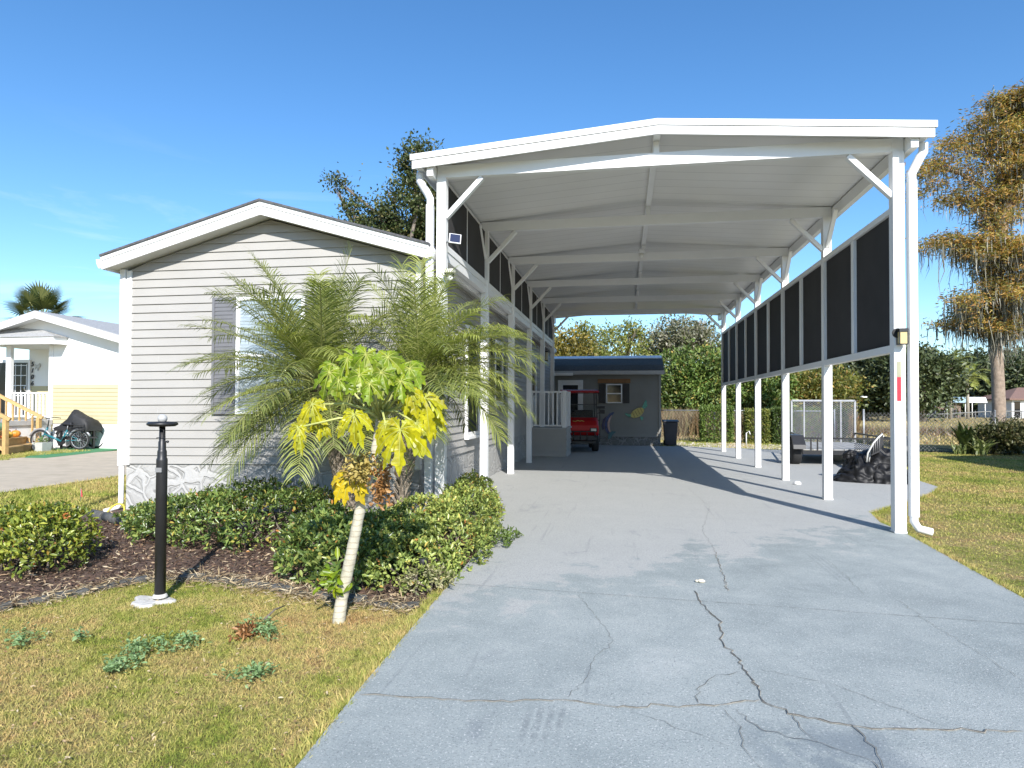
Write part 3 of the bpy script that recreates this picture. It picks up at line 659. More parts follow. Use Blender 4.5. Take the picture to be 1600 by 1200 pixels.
for (u0, u1) in ((935.5, 945.5), (973.5, 983.5)):
    a = wl_(u0, 600)[0]; b = wl_(u1, 600)[0]; mb = MB(); mb.box(a, y-.03, z0, b, y, z1)
    for i in range(26): zz = z0+.06+(z1-z0-.12)*i/26; mb.box(a+.04, y-.036, zz, b-.04, y-.031, zz+.022)
    mb.build('shutter', BLACKSHUT, shed)
a, c1 = wl_(934, 592); b, c0 = wl_(985, 598.5); mb = MB(); mb.box(a, y-.035, c0, b, y, c1); mb.build('window_board', WOODBROWN, shed, .004)
a, c1 = wl_(872, 594); b, _ = wl_(911, 594); t = .10; mb = MB()
for q in ((a, a+t, .12, c1), (b-t, b, .12, c1), (a+t, b-t, c1-t, c1)): mb.box(q[0], y-.05, q[2], q[1], y, q[3])
dfm = mb.build('door_frame', WHITE, shed, .004)
mb = MB(); mb.box(a+t+.002, y-.03, .12, b-t-.002, y, c1-t-.002); mb.box(a+t+.08, y-.034, .3, b-t-.08, y-.031, 1.0, 1); mb.box(a+t+.08, y-.034, 1.15, b-t-.08, y-.031, c1-t-.08, 1)
dd = mb.build('door', [WHITE, PANE], shed); mb = MB(); mb.ell((b-t-.06, y-.07, 1.0), .035, 8, 6); mb.bar((b-t-.06, y-.04, 1.), (b-t-.06, y-.07, 1.), .02, .02); mb.build('handle', STEEL, dd)

# wall art on the shed: sea turtle and leaping fish
def flat(name, pix, y, th, m, parent, y0=None):
    P = [at(u, v, y) for u, v in pix]; mb = MB(); mb.prism([(p.x, p.z) for p in P][::-1], 'y', y-th, y); return mb.build(name, m, parent)
def ell_pix(cx, cy_, a, b, rot, n=18): return [(cx+a*math.cos(t)*math.cos(rot)-b*math.sin(t)*math.sin(rot), cy_+a*math.cos(t)*math.sin(rot)+b*math.sin(t)*math.cos(rot)) for t in [2*PI*i/n for i in range(n)]]
ya = SY-.052
TUR = mat('teal_turtle_paint', (.10,.33,.24), .4, .3, 14.); SHELL = mat('yellow_turtle_shell', (.55,.46,.13), .4, .2, 20.); SHD = mat('brown_shell_lines', (.30,.20,.06), .5)
tu = thing('turtle_wall_art', at(997, 646, ya), 'yellow and teal sea turtle decoration on the shed wall', 'wall art')
flat('shell', ell_pix(996, 645, 11.5, 6.5, R(-32)), ya-.015, .02, SHELL, tu)
mb = MB()
for d in (-6, -2, 2, 6):
    q = [(996+d-2.6, 645-d*.62-4.5), (996+d-1.6, 645-d*.62-4.5), (996+d+2.8, 645-d*.62+4.2), (996+d+1.8, 645-d*.62+4.2)]
    P = [at(u, v, ya-.036) for u, v in q]; mb.prism([(p.x, p.z) for p in P][::-1], 'y', ya-.040, ya-.036)
mb.build('shell_bands', SHD, tu)
flat('head', ell_pix(1008.5, 634.5, 4.2, 2.2, R(-55)), ya, .014, TUR, tu)
flat('flipper', [(1003, 637), (1006, 630), (1009, 624.5), (1011, 627.5), (1009.5, 634), (1006, 640)], ya-.016, .012, TUR, tu)
flat('flipper', [(1000, 650), (1006, 652), (1003, 657.5), (1000.5, 654)], ya, .012, TUR, tu)
flat('flipper', [(988, 650), (983, 652), (976, 647), (978, 645.5), (985, 647.5), (990, 646)], ya, .012, TUR, tu)
fi = thing('fish_wall_art', at(949, 662, ya), 'curved blue and pink leaping fish decoration on the shed wall', 'wall art')
out = [(957, 644), (952, 646.5), (947, 653), (944.5, 662), (945.5, 671), (949.5, 677.5), (954, 680)]; inn = [(956, 677), (953.5, 672), (952.3, 664), (953.3, 656), (956, 650), (960, 644)]
flat('body', out+inn, ya, .02, mat('deep_blue_fish_paint', (.05,.07,.18), .4, .4, 12.), fi)
flat('belly', [(955.5, 648.5), (951.8, 653.5), (949.4, 660), (949.4, 667), (951, 673), (954.4, 677.6), (955.8, 677), (953.4, 671.8), (952.4, 664), (953.4, 656.2), (956.3, 650)], ya-.021, .008, mat('pink_fish_belly', (.55,.36,.30), .4, .2, 12.), fi)
flat('tail', [(952, 676), (957, 673.5), (963, 674.5), (957.5, 679), (954, 685), (950, 686), (950.5, 680)], ya-.022, .01, mat('teal_fish_tail', (.06,.16,.18), .4), fi)
flat('fin', [(948, 650), (942.5, 655), (940.5, 664), (941.5, 672), (944, 670), (943.5, 662), (946, 655)], ya, .012, mat('dark_fish_fin', (.05,.05,.12), .4), fi)

# ------------------------------------------------------------------ golf cart (front faces -Y)
def wheel(x, y, r, w, parent):
    t = MB(); prof = [(r*.58, -w/2), (r*.9, -w/2), (r, -w*.32), (r, w*.32), (r*.9, w/2), (r*.58, w/2)]
    t.lathe(prof, (x, y, r), 20, axis='x'); wh = t.build('wheel', RUBBER, parent)
    h = MB(); h.lathe([(r*.57, -w*.42), (r*.5, -w*.3), (r*.14, -w*.25), (.001, -w*.25)], (x, y, r), 14, axis='x'); h.lathe([(.001, w*.25), (r*.14, w*.25), (r*.5, w*.3), (r*.57, w*.42)], (x, y, r), 14, axis='x')
    h.build('rim', STEEL, wh); return wh
cart = proto('golf_cart', 'red golf cart with a red roof parked beside the shed under the carport', 'golf cart')
for x in (-.47, .47): wheel(x, -.85, .25, .2, cart); wheel(x, .85, .25, .21, cart)
mb = MB(); mb.prism([(-1.2,.52), (-1.24,.66), (-1.2,.80), (-.98,.93), (-.62,1.03), (-.52,1.03), (-.52,.60), (-.7,.5), (-1.1,.48)], 'x', -.56, .56); mb.build('front_cowl', RED, cart, .05)
mb = MB(); mb.prism([(.2,.42), (.2,.62), (.55,.80), (1.25,.84), (1.3,.6), (1.2,.5), (.95,.58), (.6,.48)], 'x', -.58, .58); mb.build('rear_body', RED, cart, .03)
mb = MB(); mb.box(-.55, -.6, .28, .55, 1.15, .36); mb.box(-.57, -.5, .30, .57, .25, .42); mb.build('floor', BLACKP, cart, .01)
mb = MB(); mb.box(-.5, -1.28, .36, .5, -1.16, .50); mb.tube([(-.45,-1.22,.4), (-.45,-1.3,.5), (-.42,-1.32,.62), (.42,-1.32,.62), (.45,-1.3,.5), (.45,-1.22,.4)], .022, 8)
for x in (-.2, 0, .2): mb.tube([(x,-1.3,.36), (x,-1.32,.62)], .016, 6)
for x in (-.45, .45): mb.tube([(x,-.85,.25), (x*.4,-.85,.27)], .03, 8)
mb.box(-.48, -1.15, .26, .48, .95, .32); mb.build('bumper', BLACK, cart)
for x in (-.40, .40):
    mb = MB(); mb.box(x-.11, -1.252, .60, x+.11, -1.20, .73); mb.box(x-.08, -1.262, .63, x+.08, -1.253, .71, 1); mb.build('headlight', [BLACKP, mat('headlight_lens', (.7,.7,.62), .15, .05)], cart, .004)
mb = MB(); mb.tube([(-.22,-1.02,.93), (-.14,-1.05,.915), (-.08,-1.0,.945), (0,-1.04,.925), (.06,-1.0,.945), (.12,-1.05,.915)], .012, 5); mb.build('cowl_emblem', mat('gold_lettering', (.6,.42,.1), .35), cart)
for x in (-.54, .54):
    mb = MB(); mb.bar((x,-.60,1.0), (x*.96,-.46,1.80), .035, .035, (0,1,0)); mb.build('roof_strut', BLACK, cart)
    mb = MB(); mb.bar((x,.55,.78), (x*.96,.62,1.80), .035, .035, (0,1,0)); mb.build('roof_strut', BLACK, cart)
mb = MB(); mb.prism([(-.66,1.80), (-.70,1.81), (-.6,1.87), (-.3,1.905), (.5,1.905), (1.0,1.87), (1.12,1.80), (1.0,1.79)], 'x', -.60, .60); mb.build('roof', RED, cart, .025)
def clearmat():
    m, nt, b = newmat('clear_windscreen'); b.inputs['Transmission Weight'].default_value = 1.; b.inputs['Roughness'].default_value = .02; b.inputs['IOR'].default_value = 1.15; b.inputs['Base Color'].default_value = (.75,.78,.78,1); return m
mb = MB(); mb.bar((0,-.60,1.03), (0,-.53,1.42), 1.02, .008, (0,1,0)); ws = mb.build('windscreen', clearmat(), cart)
mb = MB(); mb.bar((-.52,-.535,1.43), (.52,-.535,1.43), .02, .03); mb.bar((-.52,-.60,1.035), (.52,-.60,1.035), .03, .03); mb.build('frame', BLACK, ws)
mb = MB(); mb.box(-.5, .25, .64, .5, .72, .80); mb.prism([(.72,.80), (.80,1.25), (.88,1.25), (.84,.80)], 'x', -.5, .5); mb.build('seat', mat('tan_black_vinyl', (.05,.045,.04), .5), cart, .03)
mb = MB(); cw = Vector((-.24,-.28,1.08)); mb.tube([cw+Vector((.17*math.cos(a), .07*math.sin(a), .15*math.sin(a))) for a in [2*PI*i/18 for i in range(18)]], .015, 6, closed=True); mb.bar((-.24,-.55,.8), cw, .03, .03); mb.bar(cw+Vector((-.16,0,0)), cw+Vector((.16,0,0)), .02, .02); mb.build('steering_wheel', BLACKP, cart)
mb = MB(); mb.bar((.55,-.55,1.15), (.66,-.56,1.2), .02, .02); mb.box(.62, -.59, 1.15, .78, -.55, 1.26); mb.build('mirror', BLACKP, cart, .01)
mb = MB(); mb.bar((.72,.75,.2), (.72,.75,1.35), .03, .03); mb.bar((.55,.75,.9), (.72,.75,.9), .03, .03); mb.box(.60, .65, 1.30, .88, .85, 1.38); mb.build('bag_rack', BLACKP, cart)
cart.location = (-1.42, 20.75, .03); cart.rotation_euler.z = R(6)

bn = thing('trash_bin', gnd(1046, 696, .0), 'dark wheeled trash bin standing at the right corner of the shed', 'trash bin')
a = at(1034, 697, 23.45); b = at(1059, 657, 23.45); x0, x1 = a.x+.05, b.x; zt = b.z
mb = MB(); mb.add([(x0+.06, 23.3, .05), (x1-.06, 23.3, .05), (x1-.06, 23.75, .05), (x0+.06, 23.75, .05), (x0+.01, 23.25, zt-.06), (x1-.01, 23.25, zt-.06), (x1-.01, 23.85, zt-.06), (x0+.01, 23.85, zt-.06)], [(0,3,2,1), (4,5,6,7), (0,1,5,4), (1,2,6,5), (2,3,7,6), (3,0,4,7)])
mb.build('body', mat('dark_bin_plastic', (.03,.032,.04), .5, .1), bn, .02)
mb = MB(); mb.prism([(23.22, zt-.058), (23.22, zt-.02), (23.5, zt+.02), (23.85, zt+.02), (23.92, zt-.03), (23.92, zt-.058)], 'x', x0-.02, x1+.02); mb.build('lid', mat('dark_bin_lid', (.03,.032,.04), .45, .1), bn, .01)
for x in (x0+.03, x1-.07): mb = MB(); mb.lathe([(.1, 0), (.1, .05)], (x, 23.78, .1), 14, axis='x'); mb.build('wheel', RUBBER, bn)

# ------------------------------------------------------------------ utility trailer
tr = thing('utility_trailer', gnd(1300, 712), 'black open utility trailer with an upright mesh ramp gate behind the carport posts', 'trailer')
A = at(1254, 700, 16.6); A.z = 0; GL = at(1237, 700, 19.9); GL.z = 0; GR = at(1336, 700, 19.9); GR.z = 0
B = A+(GR-GL).normalized()*2.12; ux = (B-A).normalized()
zb, zr_ = .36, .86-.0
zr_ = at(1300, 685, 16.6).z; zb = at(1300, 712, 16.6).z+.02
Z = Vector((0, 0, 1))
mb = MB()
for p, q in ((A, B), (GL, GR), (A, GL), (B, GR), ((A+B)/2, (GL+GR)/2)): mb.bar(p+Z*(zb+.05), q+Z*(zb+.05), .06, .1)
mb.bar((A+B)/2+Z*(zb+.05), (A+B)/2+Z*(zb+.05)+(A-GL)*.3, .08, .08); mb.build('frame', BLACK, tr)
mb = MB()
for i in range(9):
    t0 = i/9+.004; t1 = (i+1)/9-.004; vs = [A.lerp(B, t0), A.lerp(B, t1), GL.lerp(GR, t1), GL.lerp(GR, t0)]
    mb.add([v+Z*(zb+.105) for v in vs]+[v+Z*(zb+.135) for v in vs], [(0,3,2,1), (4,5,6,7), (0,1,5,4), (1,2,6,5), (2,3,7,6), (3,0,4,7)])
mb.build('deck_boards', mat('weathered_deck_timber', (.30,.30,.29), .8, .2, 8.), tr)
mb = MB()
for p, q in ((A, B), (A, GL), (B, GR)): mb.bar(p+Z*zr_, q+Z*zr_, .035, .04)
for t in (0, .09, .16, .23, .75, 1.): mb.bar(A.lerp(B, t)+Z*(zb+.1), A.lerp(B, t)+Z*zr_, .03, .03, (0,1,0))
for t in (.33, .66, 1.): mb.bar(A.lerp(GL, t)+Z*(zb+.1), A.lerp(GL, t)+Z*zr_, .03, .03, (0,1,0)); mb.bar(B.lerp(GR, t)+Z*(zb+.1), B.lerp(GR, t)+Z*zr_, .03, .03, (0,1,0))
mb.build('rail', BLACK, tr)
def mesh_wires(mb, p0, ex, ez, wlen, hlen, sx, sz, wd):
    """expanded-metal diamonds filling a rectangle"""
    nx = int(wlen/sx)
    k = hlen/sz*sx
    for s in (1, -1):
        i = -int(k/sx)-1
        while i*sx < wlen+k:
            xa = i*sx; xb = xa+k*1.0
            if s < 0: xa, xb = xb, xa
            # clip on 0..wlen
            t0, t1 = 0., 1.
            d = xb-xa
            if d > 0: t0 = max(t0, -xa/d); t1 = min(t1, (wlen-xa)/d)
            else: t0 = max(t0, (wlen-xa)/d); t1 = min(t1, -xa/d)
            if t1-t0 > .01: mb.bar(p0+ex*(xa+d*t0)+ez*(hlen*t0), p0+ex*(xa+d*t1)+ez*(hlen*t1), wd, wd, (0,1,0))
            i += 1
mb = MB(); gh = at(1290, 626, 19.9).z
mb.bar(GL+Z*zb, GL+Z*gh, .05, .05, (0,1,0)); mb.bar(GR+Z*zb, GR+Z*gh, .05, .05, (0,1,0)); mb.bar(GL+Z*gh, GR+Z*gh, .05, .05)
for t in (.20, .49, .78): mb.bar(GL.lerp(GR, t)+Z*zb, GL.lerp(GR, t)+Z*gh, .035, .035, (0,1,0))
gate = mb.build('ramp_gate', STEEL, tr)
mb = MB(); mesh_wires(mb, GL+Z*zb, ux, Z, (GR-GL).length, gh-zb, .085, .055, .0045); mb.build('mesh', STEEL, gate)
mb = MB(); mesh_wires(mb, B.lerp(A, .45)+Z*(zb+.12), ux, Z, (B-A).length*.45, zr_-zb-.12, .05, .05, .007); mb.build('side_mesh', BLACK, tr)
for p, s in ((A, -1), (B, 1)):
    c = p+ux*(s*.17)+(GL-A).normalized()*.25
    w_ = MB(); w_.lathe([(.19, -.11), (.31, -.11), (.335, -.07), (.335, .07), (.31, .11), (.19, .11)], (c.x, c.y, .335), 20, axis='x'); wh = w_.build('wheel', RUBBER, tr)
    h = MB(); h.lathe([(.18, -.08), (.05, -.05), (.001, -.05)], (c.x, c.y, .335), 14, axis='x'); h.lathe([(.001, .05), (.05, .05), (.18, .08)], (c.x, c.y, .335), 14, axis='x'); h.build('rim', STEEL, wh)
    f_ = MB(); f_.prism([(c.y-.52,.42), (c.y-.50,.52), (c.y-.3,.74), (c.y+.3,.74), (c.y+.52,.5), (c.y+.50,.46), (c.y+.28,.70), (c.y-.28,.70), (c.y-.46,.42)], 'x', c.x-.14, c.x+.14); f_.build('fender', BLACK, tr)

# black covered heap with a folded chair on it
from mathutils import noise as mn
def crumpled(mb, c, r, f=3.2, amp=.22, nu=64, nv=36, seed=0, mi=0):
    c = Vector(c); r = Vector(r); vs, fs = [], []; so_ = Vector((seed*7.1, seed*3.3, seed*1.7))
    for i in range(nv+1):
        th = PI*.5*(1-(i/nv))*1.0 if True else 0
        for j in range(nu):
            ph = 2*PI*j/nu; z = math.sin(PI/2*(1-i/nv)); rr = math.cos(PI/2*(1-i/nv))
            d = Vector((rr*math.cos(ph), rr*math.sin(ph), z))
            q = Vector((d.x*r.x, d.y*r.y, d.z*r.z))
            n1 = 1-abs(mn.noise(q*f+so_))*2; n2 = 1-abs(mn.noise(q*f*2.7+so_))*2; n3 = mn.noise(q*1.4+so_)
            k = 1+amp*(n1*.55+n2*.3)+n3*.28
            p = c+Vector((q.x*k, q.y*k, max(q.z*k, .0)))
            vs.append(p)
    for i in range(nv):
        for j in range(nu): fs.append((i*nu+j, (i+1)*nu+j, (i+1)*nu+(j+1) % nu, i*nu+(j+1) % nu))
    mb.add(vs, fs, mi, True)
TARP = mat('black_tarpaulin', (.008,.008,.0085), .5, .2, 5., bmp=.3, bscale=25, spec=.3)
hp = thing('tarp_covered_heap', gnd(1365, 755, .03), 'heap of crumpled black tarpaulin and bags behind the right front post', 'covered heap')
g0 = gnd(1365, 752, .03)
mb = MB(); crumpled(mb, g0+Vector((.10, .15, 0)), (.42, .40, .50), 3.4, .42, seed=1); crumpled(mb, g0+Vector((-.16, .1, 0)), (.36, .36, .40), 3.6, .45, seed=2); crumpled(mb, g0+Vector((-.20, -.02, 0)), (.42, .26, .16), 4., .4, seed=3); crumpled(mb, g0+Vector((.22, -.12, 0)), (.36, .28, .28), 4., .42, seed=4)
mb.build('cover', TARP, hp)
c = at(1330, 706, 13.6); mb = MB(); crumpled(mb, c-Vector((0, 0, .13)), (.15, .15, .15), 7., .4, seed=6); mb.build('bag', TARP, hp)
fc = thing('folded_chair', at(1362, 712, 13.2), 'folded chair with a pale bent frame sticking out of the black heap', 'folding chair')
yb = 13.05
P = lambda u, v, y=yb: at(u, v, y)
mb = MB(); mb.tube([P(1354, 722), P(1356, 708), P(1365, 692), P(1372, 684), P(1379, 678)], .016, 8); mb.tube([P(1357, 724, 13.15), P(1360, 708, 13.15), P(1369, 693, 13.15), P(1381, 681, 13.15)], .014, 8); mb.build('frame', mat('pale_grey_tube', (.6,.6,.57), .35), fc)
mb = MB(); vs = [P(1361, 712, 13.1), P(1363, 688, 13.1), P(1379, 675.5, 13.1), P(1380, 690, 13.1), P(1374, 706, 13.1)]; mb.prism([(p.x, p.z) for p in vs], 'y', 13.08, 13.11); mb.build('sling_seat', BLACKP, fc)
mb = MB()
for d in (0, 3, 6, 9): mb.tube([P(1364+d, 708-d*.5, 13.06), P(1365.5+d, 690-d*.8, 13.06)], .008, 6)
mb.build('slat', mat('grey_slat', (.2,.2,.2), .5), fc)
cp_ = tag(MB().lathe([(.0, 0), (.065, .0), (.065, .03), (.04, .055), (.0, .06)], gnd(1246, 757, .03), 14).build('plastic_cap', WHITE), 'white round plastic cap lying on the slab behind the right posts', 'cap')
pi = MB(); a = gnd(1300, 719, .03); b = gnd(1322, 721, .03); pi.tube([a+Z*.09, b+Z*.09], .085, 12); pi.tube([a+Z*.09-(b-a)*.02, b+Z*.09+(b-a)*.02], .06, 12)
tag(pi.build('drain_pipe', mat('off_white_pipe', (.6,.58,.52), .5, .2, 8.)), 'short off-white pipe lying on the slab under the trailer', 'pipe')
sp2 = MB(); a = gnd(1166, 696); sp2.tube([a, a+Z*.45, a+Z*.5+Vector((.1, 0, .02)), a+Vector((.14, 0, .40))], .022, 8); tag(sp2.build('standpipe', WHITE), 'small white standpipe between the far right carport posts', 'standpipe')

# ------------------------------------------------------------------ chain link fences
def chainlink(name, pts, h, label, sp_=2.6, mesh=.115, rails=True):
    t = thing(name, pts[0], label, 'fence'); mw = MB()
    for a, b in zip(pts, pts[1:]):
        a, b = Vector(a), Vector(b); L = (b-a).length; ex = (b-a).normalized()
        mesh_wires(mw, a+Z*.03, ex, Z, L, h-.06, mesh, mesh, .006)
        n = max(1, round(L/sp_))
        for i in range(n+1):
            m_ = MB(); p = a.lerp(b, i/n); m_.tube([p-Z*.1, p+Z*(h+.05)], .03, 8); m_.ell(p+Z*(h+.05), .035, 8, 5); m_.build('fence_post', STEEL, t)
        if rails: m_ = MB(); m_.tube([a+Z*h, b+Z*h], .02, 8); m_.build('top_rail', STEEL, t)
    mw.build('wire_mesh', WIRE, t); return t
chainlink('chain_link_fence', [(1.35, 26.75, 0), (8.0, 26.6, 0)], 1.25, 'grey chain-link fence behind the clipped hedges and gravel', 2.2)
chainlink('chain_link_fence', [(7.7, 22.65, 0), (11.35, 22.28, 0), (17., 21.9, 0)], 1.27, 'grey chain-link fence along the right lawn beside the cypress trunk', 3.7, rails=False)
# ------------------------------------------------------------------ trees
BARK = mat('grey_brown_bark', (.17,.14,.11), .9, .3, 12., bmp=.8, bscale=18)
PALEBARK = mat('pale_bark', (.36,.32,.26), .9, .25, 10., bmp=.6, bscale=18)
OAKLEAF = leafmat('dark_oak_leaves', [(0, (.035,.05,.016)), (.5, (.06,.085,.026)), (.85, (.11,.13,.045)), (1, (.20,.17,.07))], .2, patch=.3)
GOLDLEAF = leafmat('golden_green_leaves', [(0, (.10,.10,.02)), (.5, (.20,.17,.035)), (1, (.30,.22,.05))], .3, patch=.25)
LIGHTLEAF = leafmat('light_green_leaves', [(0, (0.138,0.175,0.037)), (.5, (0.225,0.250,0.062)), (1, (0.375,0.350,0.125))], .35, patch=.2)
GREYLEAF = leafmat('grey_mossy_leaves', [(0, (0.112,0.125,0.062)), (.5, (0.188,0.188,0.106)), (.8, (0.250,0.237,0.163)), (1, (0.413,0.388,0.312))], .2, patch=.25)
VINELEAF = leafmat('vine_leaves', [(0, (0.075,0.128,0.030)), (.5, (0.135,0.210,0.045)), (.9, (0.240,0.285,0.075)), (1, (0.420,0.300,0.075))], .25, patch=.4, pscale=.7)
FARLEAF = leafmat('far_tree_leaves', [(0, (0.046,0.062,0.026)), (.5, (0.078,0.101,0.039)), (1, (0.130,0.150,0.065))], .15, patch=.35, pscale=.25)
HEDGELEAF = leafmat('clipped_hedge_leaves', [(0, (0.068,0.119,0.025)), (.6, (0.136,0.212,0.043)), (1, (0.272,0.340,0.085))], .25)
def blob_points(blobs, n, shell=.55, clump=None, cs=.3):
    """n points in a set of ellipsoids (c, r); gathered in clumps so that gaps stay"""
    vol = np.array([b[1][0]*b[1][1]*b[1][2] for b in blobs])**.75; vol = vol/vol.sum()
    def sample(m):
        k = rng.choice(len(blobs), m, p=vol); c = np.array([b[0] for b in blobs])[k]; r = np.array([b[1] for b in blobs])[k]
        d = rdir(m); q = rng.uniform(shell, 1., (m, 1))**.7
        return c+d*r*q, d
    if clump is None: return sample(n)
    C, D = sample(clump); k = rng.integers(0, clump, n)
    sz = rng.uniform(.5, 1.4, clump)[k][:, None]
    return C[k]+rng.normal(size=(n, 3))*cs*sz*np.array([1, 1, .75]), D[k]
def tree(name, base, blobs, leaf, label=None, n=4000, ls=.16, clump=120, cs=.45, bark=BARK, tr=.18, group=None, limbs=9, top=None, cat='tree', shape='diamond', up=.2):
    base = Vector(base); t = thing(name, base, label, cat, group)
    P, D = blob_points([((base.x+c[0], base.y+c[1], base.z+c[2]), r) for c, r in blobs], n, clump=clump, cs=cs)
    A = unit(rdir(n)+D*.6+np.array([0, 0, up])); Nn = unit(rdir(n)+np.array([.2, -.3, .9]))
    V, Fc = leafcloud(P, A, Nn, rng.uniform(.6, 1.4, n)*ls, rng.uniform(.6, 1.3, n)*ls*.55, shape)
    np_obj('crown', V, Fc, leaf, t)
    mb = MB(); zt = top or max(c[2] for c, r in blobs)
    bend = [Vector((random.uniform(-.12, .12), random.uniform(-.12, .12), 0))*zt*.25 for _ in range(4)]
    spine = [base+Vector((0, 0, -.1)), base+Vector((0, 0, zt*.25))+bend[0]*.5, base+Vector((0, 0, zt*.5))+bend[1], base+Vector((0, 0, zt*.78))+bend[2]]
    mb.tube(spine, [tr*1.3, tr, tr*.8, tr*.4], 8)
    for i in range(limbs):
        c, r = random.choice(blobs); q = base+Vector(c)+Vector((random.uniform(-.7, .7)*r[0], random.uniform(-.7, .7)*r[1], random.uniform(-.3, .6)*r[2]))
        s = spine[1].lerp(spine[3], random.uniform(.0, .9)); m_ = s.lerp(q, .5)+Vector((random.uniform(-.1, .1), random.uniform(-.1, .1), .08))*(q-s).length
        mb.tube([s, m_, q], [tr*.45, tr*.28, tr*.08], 6)
        for _ in range(2):
            e = q+Vector((random.uniform(-1, 1), random.uniform(-1, 1), random.uniform(-.2, .8)))*r[0]*.4; mb.tube([m_.lerp(q, .5), e], [tr*.16, tr*.04], 5)
    mb.build('trunk', bark, t); return t

# dark oak rising behind the home roof
p = at(640, 330, 30); q = at(655, 250, 30)
tree('oak_tree', (p.x, 30, 0), [((0.3, 0, p.z), (1.8, 1.5, 1.7)), ((.55, 0, q.z-.3), (.9, .9, 1.3)), ((-1.6, .3, at(600, 370, 30).z), (1.5, 1.2, .9)), ((1.7, .4, p.z-.3), (1.5, 1.3, 1.6)), ((-2.9, 0, at(545, 330, 30).z), (.55, .5, .45)), ((-3.7, 0, at(517, 292, 30).z), (.4, .4, .35)), ((-2.6, 0, at(545, 375, 30).z), (.9, .8, .5)), ((-2.2, .1, at(570, 345, 30).z), (.8, .7, .5)), ((.2, 0, p.z-4), (3., 2.4, 1.8))],
     OAKLEAF, 'dark dense oak tree rising behind the home roof left of the carport', n=34000, ls=.19, clump=420, cs=.34, tr=.32, limbs=34)
# trees behind the shed
def T(u, v, Y): return at(u, v, Y)
def rel(b, u, v, Y, rx, ry, rz_): q = at(u, v, Y); return ((q.x-b.x, q.y-b.y, q.z), (rx, ry, rz_))
Y = 36; b = at(880, 600, Y); b.z = 0
tree('golden_tree', b, [rel(b, 878, 545, Y, 1.7, 1.4, .9), rel(b, 893, 552, Y, 1.3, 1.2, .7), rel(b, 870, 575, Y, 2.2, 1.8, 1.2)], GOLDLEAF, 'golden green tree behind the left end of the shed roof', n=5000, ls=.24, clump=110, cs=.35)
Y = 40; b = at(925, 600, Y); b.z = 0
tree('airy_tree', b, [rel(b, 912, 522, Y, .7, .7, .45), rel(b, 925, 532, Y, 1.3, 1., .7), rel(b, 905, 540, Y, .8, .7, .7), rel(b, 940, 542, Y, .9, .9, .5), rel(b, 930, 575, Y, 2.4, 2, 1.2)], LIGHTLEAF, 'sparse light green tree with a small rounded top behind the shed roof', n=4200, ls=.2, clump=90, cs=.30, limbs=20)
Y = 41; b = at(975, 600, Y); b.z = 0
tree('airy_tree', b, [rel(b, 980, 517, Y, 1., .8, .45), rel(b, 966, 530, Y, .9, .8, .5), rel(b, 992, 530, Y, .8, .7, .5), rel(b, 1002, 538, Y, .5, .5, .3), rel(b, 975, 572, Y, 2.2, 1.8, 1.2)], LIGHTLEAF, 'sparse light green flat-topped tree behind the middle of the shed roof', n=4200, ls=.2, clump=85, cs=.30, limbs=20)
Y = 44; b = at(1070, 600, Y); b.z = 0
tree('mossy_oak', b, [rel(b, 1065, 515, Y, 1.8, 1.5, .7), rel(b, 1050, 535, Y, 2.3, 2, .9), rel(b, 1092, 538, Y, 2., 1.8, .9), rel(b, 1030, 548, Y, 1.2, 1., .6), rel(b, 1098, 505, Y, .5, .5, .2), rel(b, 1075, 565, Y, 2.6, 2, 1.2)], GREYLEAF, 'grey green mossy oak with bare pale limbs behind the far end of the carport', n=12000, ls=.22, clump=240, cs=.34, bark=PALEBARK, limbs=26, tr=.22)
Y = 35; b = at(1080, 640, Y); b.z = 0
tree('vine_thicket', b, [rel(b, 1060, 590, Y, 1.5, 1.2, 1.4), rel(b, 1090, 585, Y, 1.5, 1.2, 1.4), rel(b, 1045, 612, Y, 1.2, 1., 1.2), rel(b, 1105, 610, Y, 1.6, 1.4, 1.1), rel(b, 1075, 625, Y, 2.4, 1.2, .8)], VINELEAF, 'bright green vine-covered thicket right of the shed', n=12000, ls=.19, clump=260, cs=.26, cat='thicket', limbs=5, shape='oval')
Y = 37; b = at(1160, 640, Y); b.z = 0
tree('vine_thicket', b, [rel(b, 1140, 590, Y, 1.5, 1.3, 1.7), rel(b, 1165, 600, Y, 1.5, 1.2, 1.4), rel(b, 1195, 600, Y, 1.6, 1.3, 1.3), rel(b, 1130, 620, Y, 1.6, 1.2, .9), rel(b, 1185, 625, Y, 2., 1.2, .8)], VINELEAF, 'green vine-covered thicket seen between the far right carport posts', n=11000, ls=.20, clump=240, cs=.28, cat='thicket', limbs=5, shape='oval')
Y = 39; b = at(1262, 640, Y); b.z = 0
tree('bushy_tree', b, [rel(b, 1255, 595, Y, 2.0, 1.6, 1.0), rel(b, 1285, 605, Y, 2.0, 1.6, 1.0), rel(b, 1230, 610, Y, 1.6, 1.2, .9), rel(b, 1305, 625, Y, 1.3, 1.2, .6), rel(b, 1250, 628, Y, 2.2, 1.2, .6)], leafmat('yellow_green_leaves', [(0, (0.100,0.125,0.025)), (.5, (0.188,0.200,0.044)), (.85, (0.300,0.250,0.062)), (1, (0.413,0.250,0.075))], .3, patch=.3), 'yellow green bushy tree above the trailer gate', n=11000, ls=.2, clump=220, cs=.3, limbs=8)
Y = 70; b = at(1350, 640, Y); b.z = 0
tree('dark_oak', b, [rel(b, 1345, 600, Y, 3.6, 3., 3.0), rel(b, 1375, 590, Y, 3.4, 3, 3.4), rel(b, 1320, 605, Y, 2.6, 2.4, 2.6), rel(b, 1390, 615, Y, 3., 2.4, 2.2)], FARLEAF, 'large dark oak across the field left of the right front post', n=9000, ls=.5, clump=230, cs=.75, limbs=8, tr=.4)
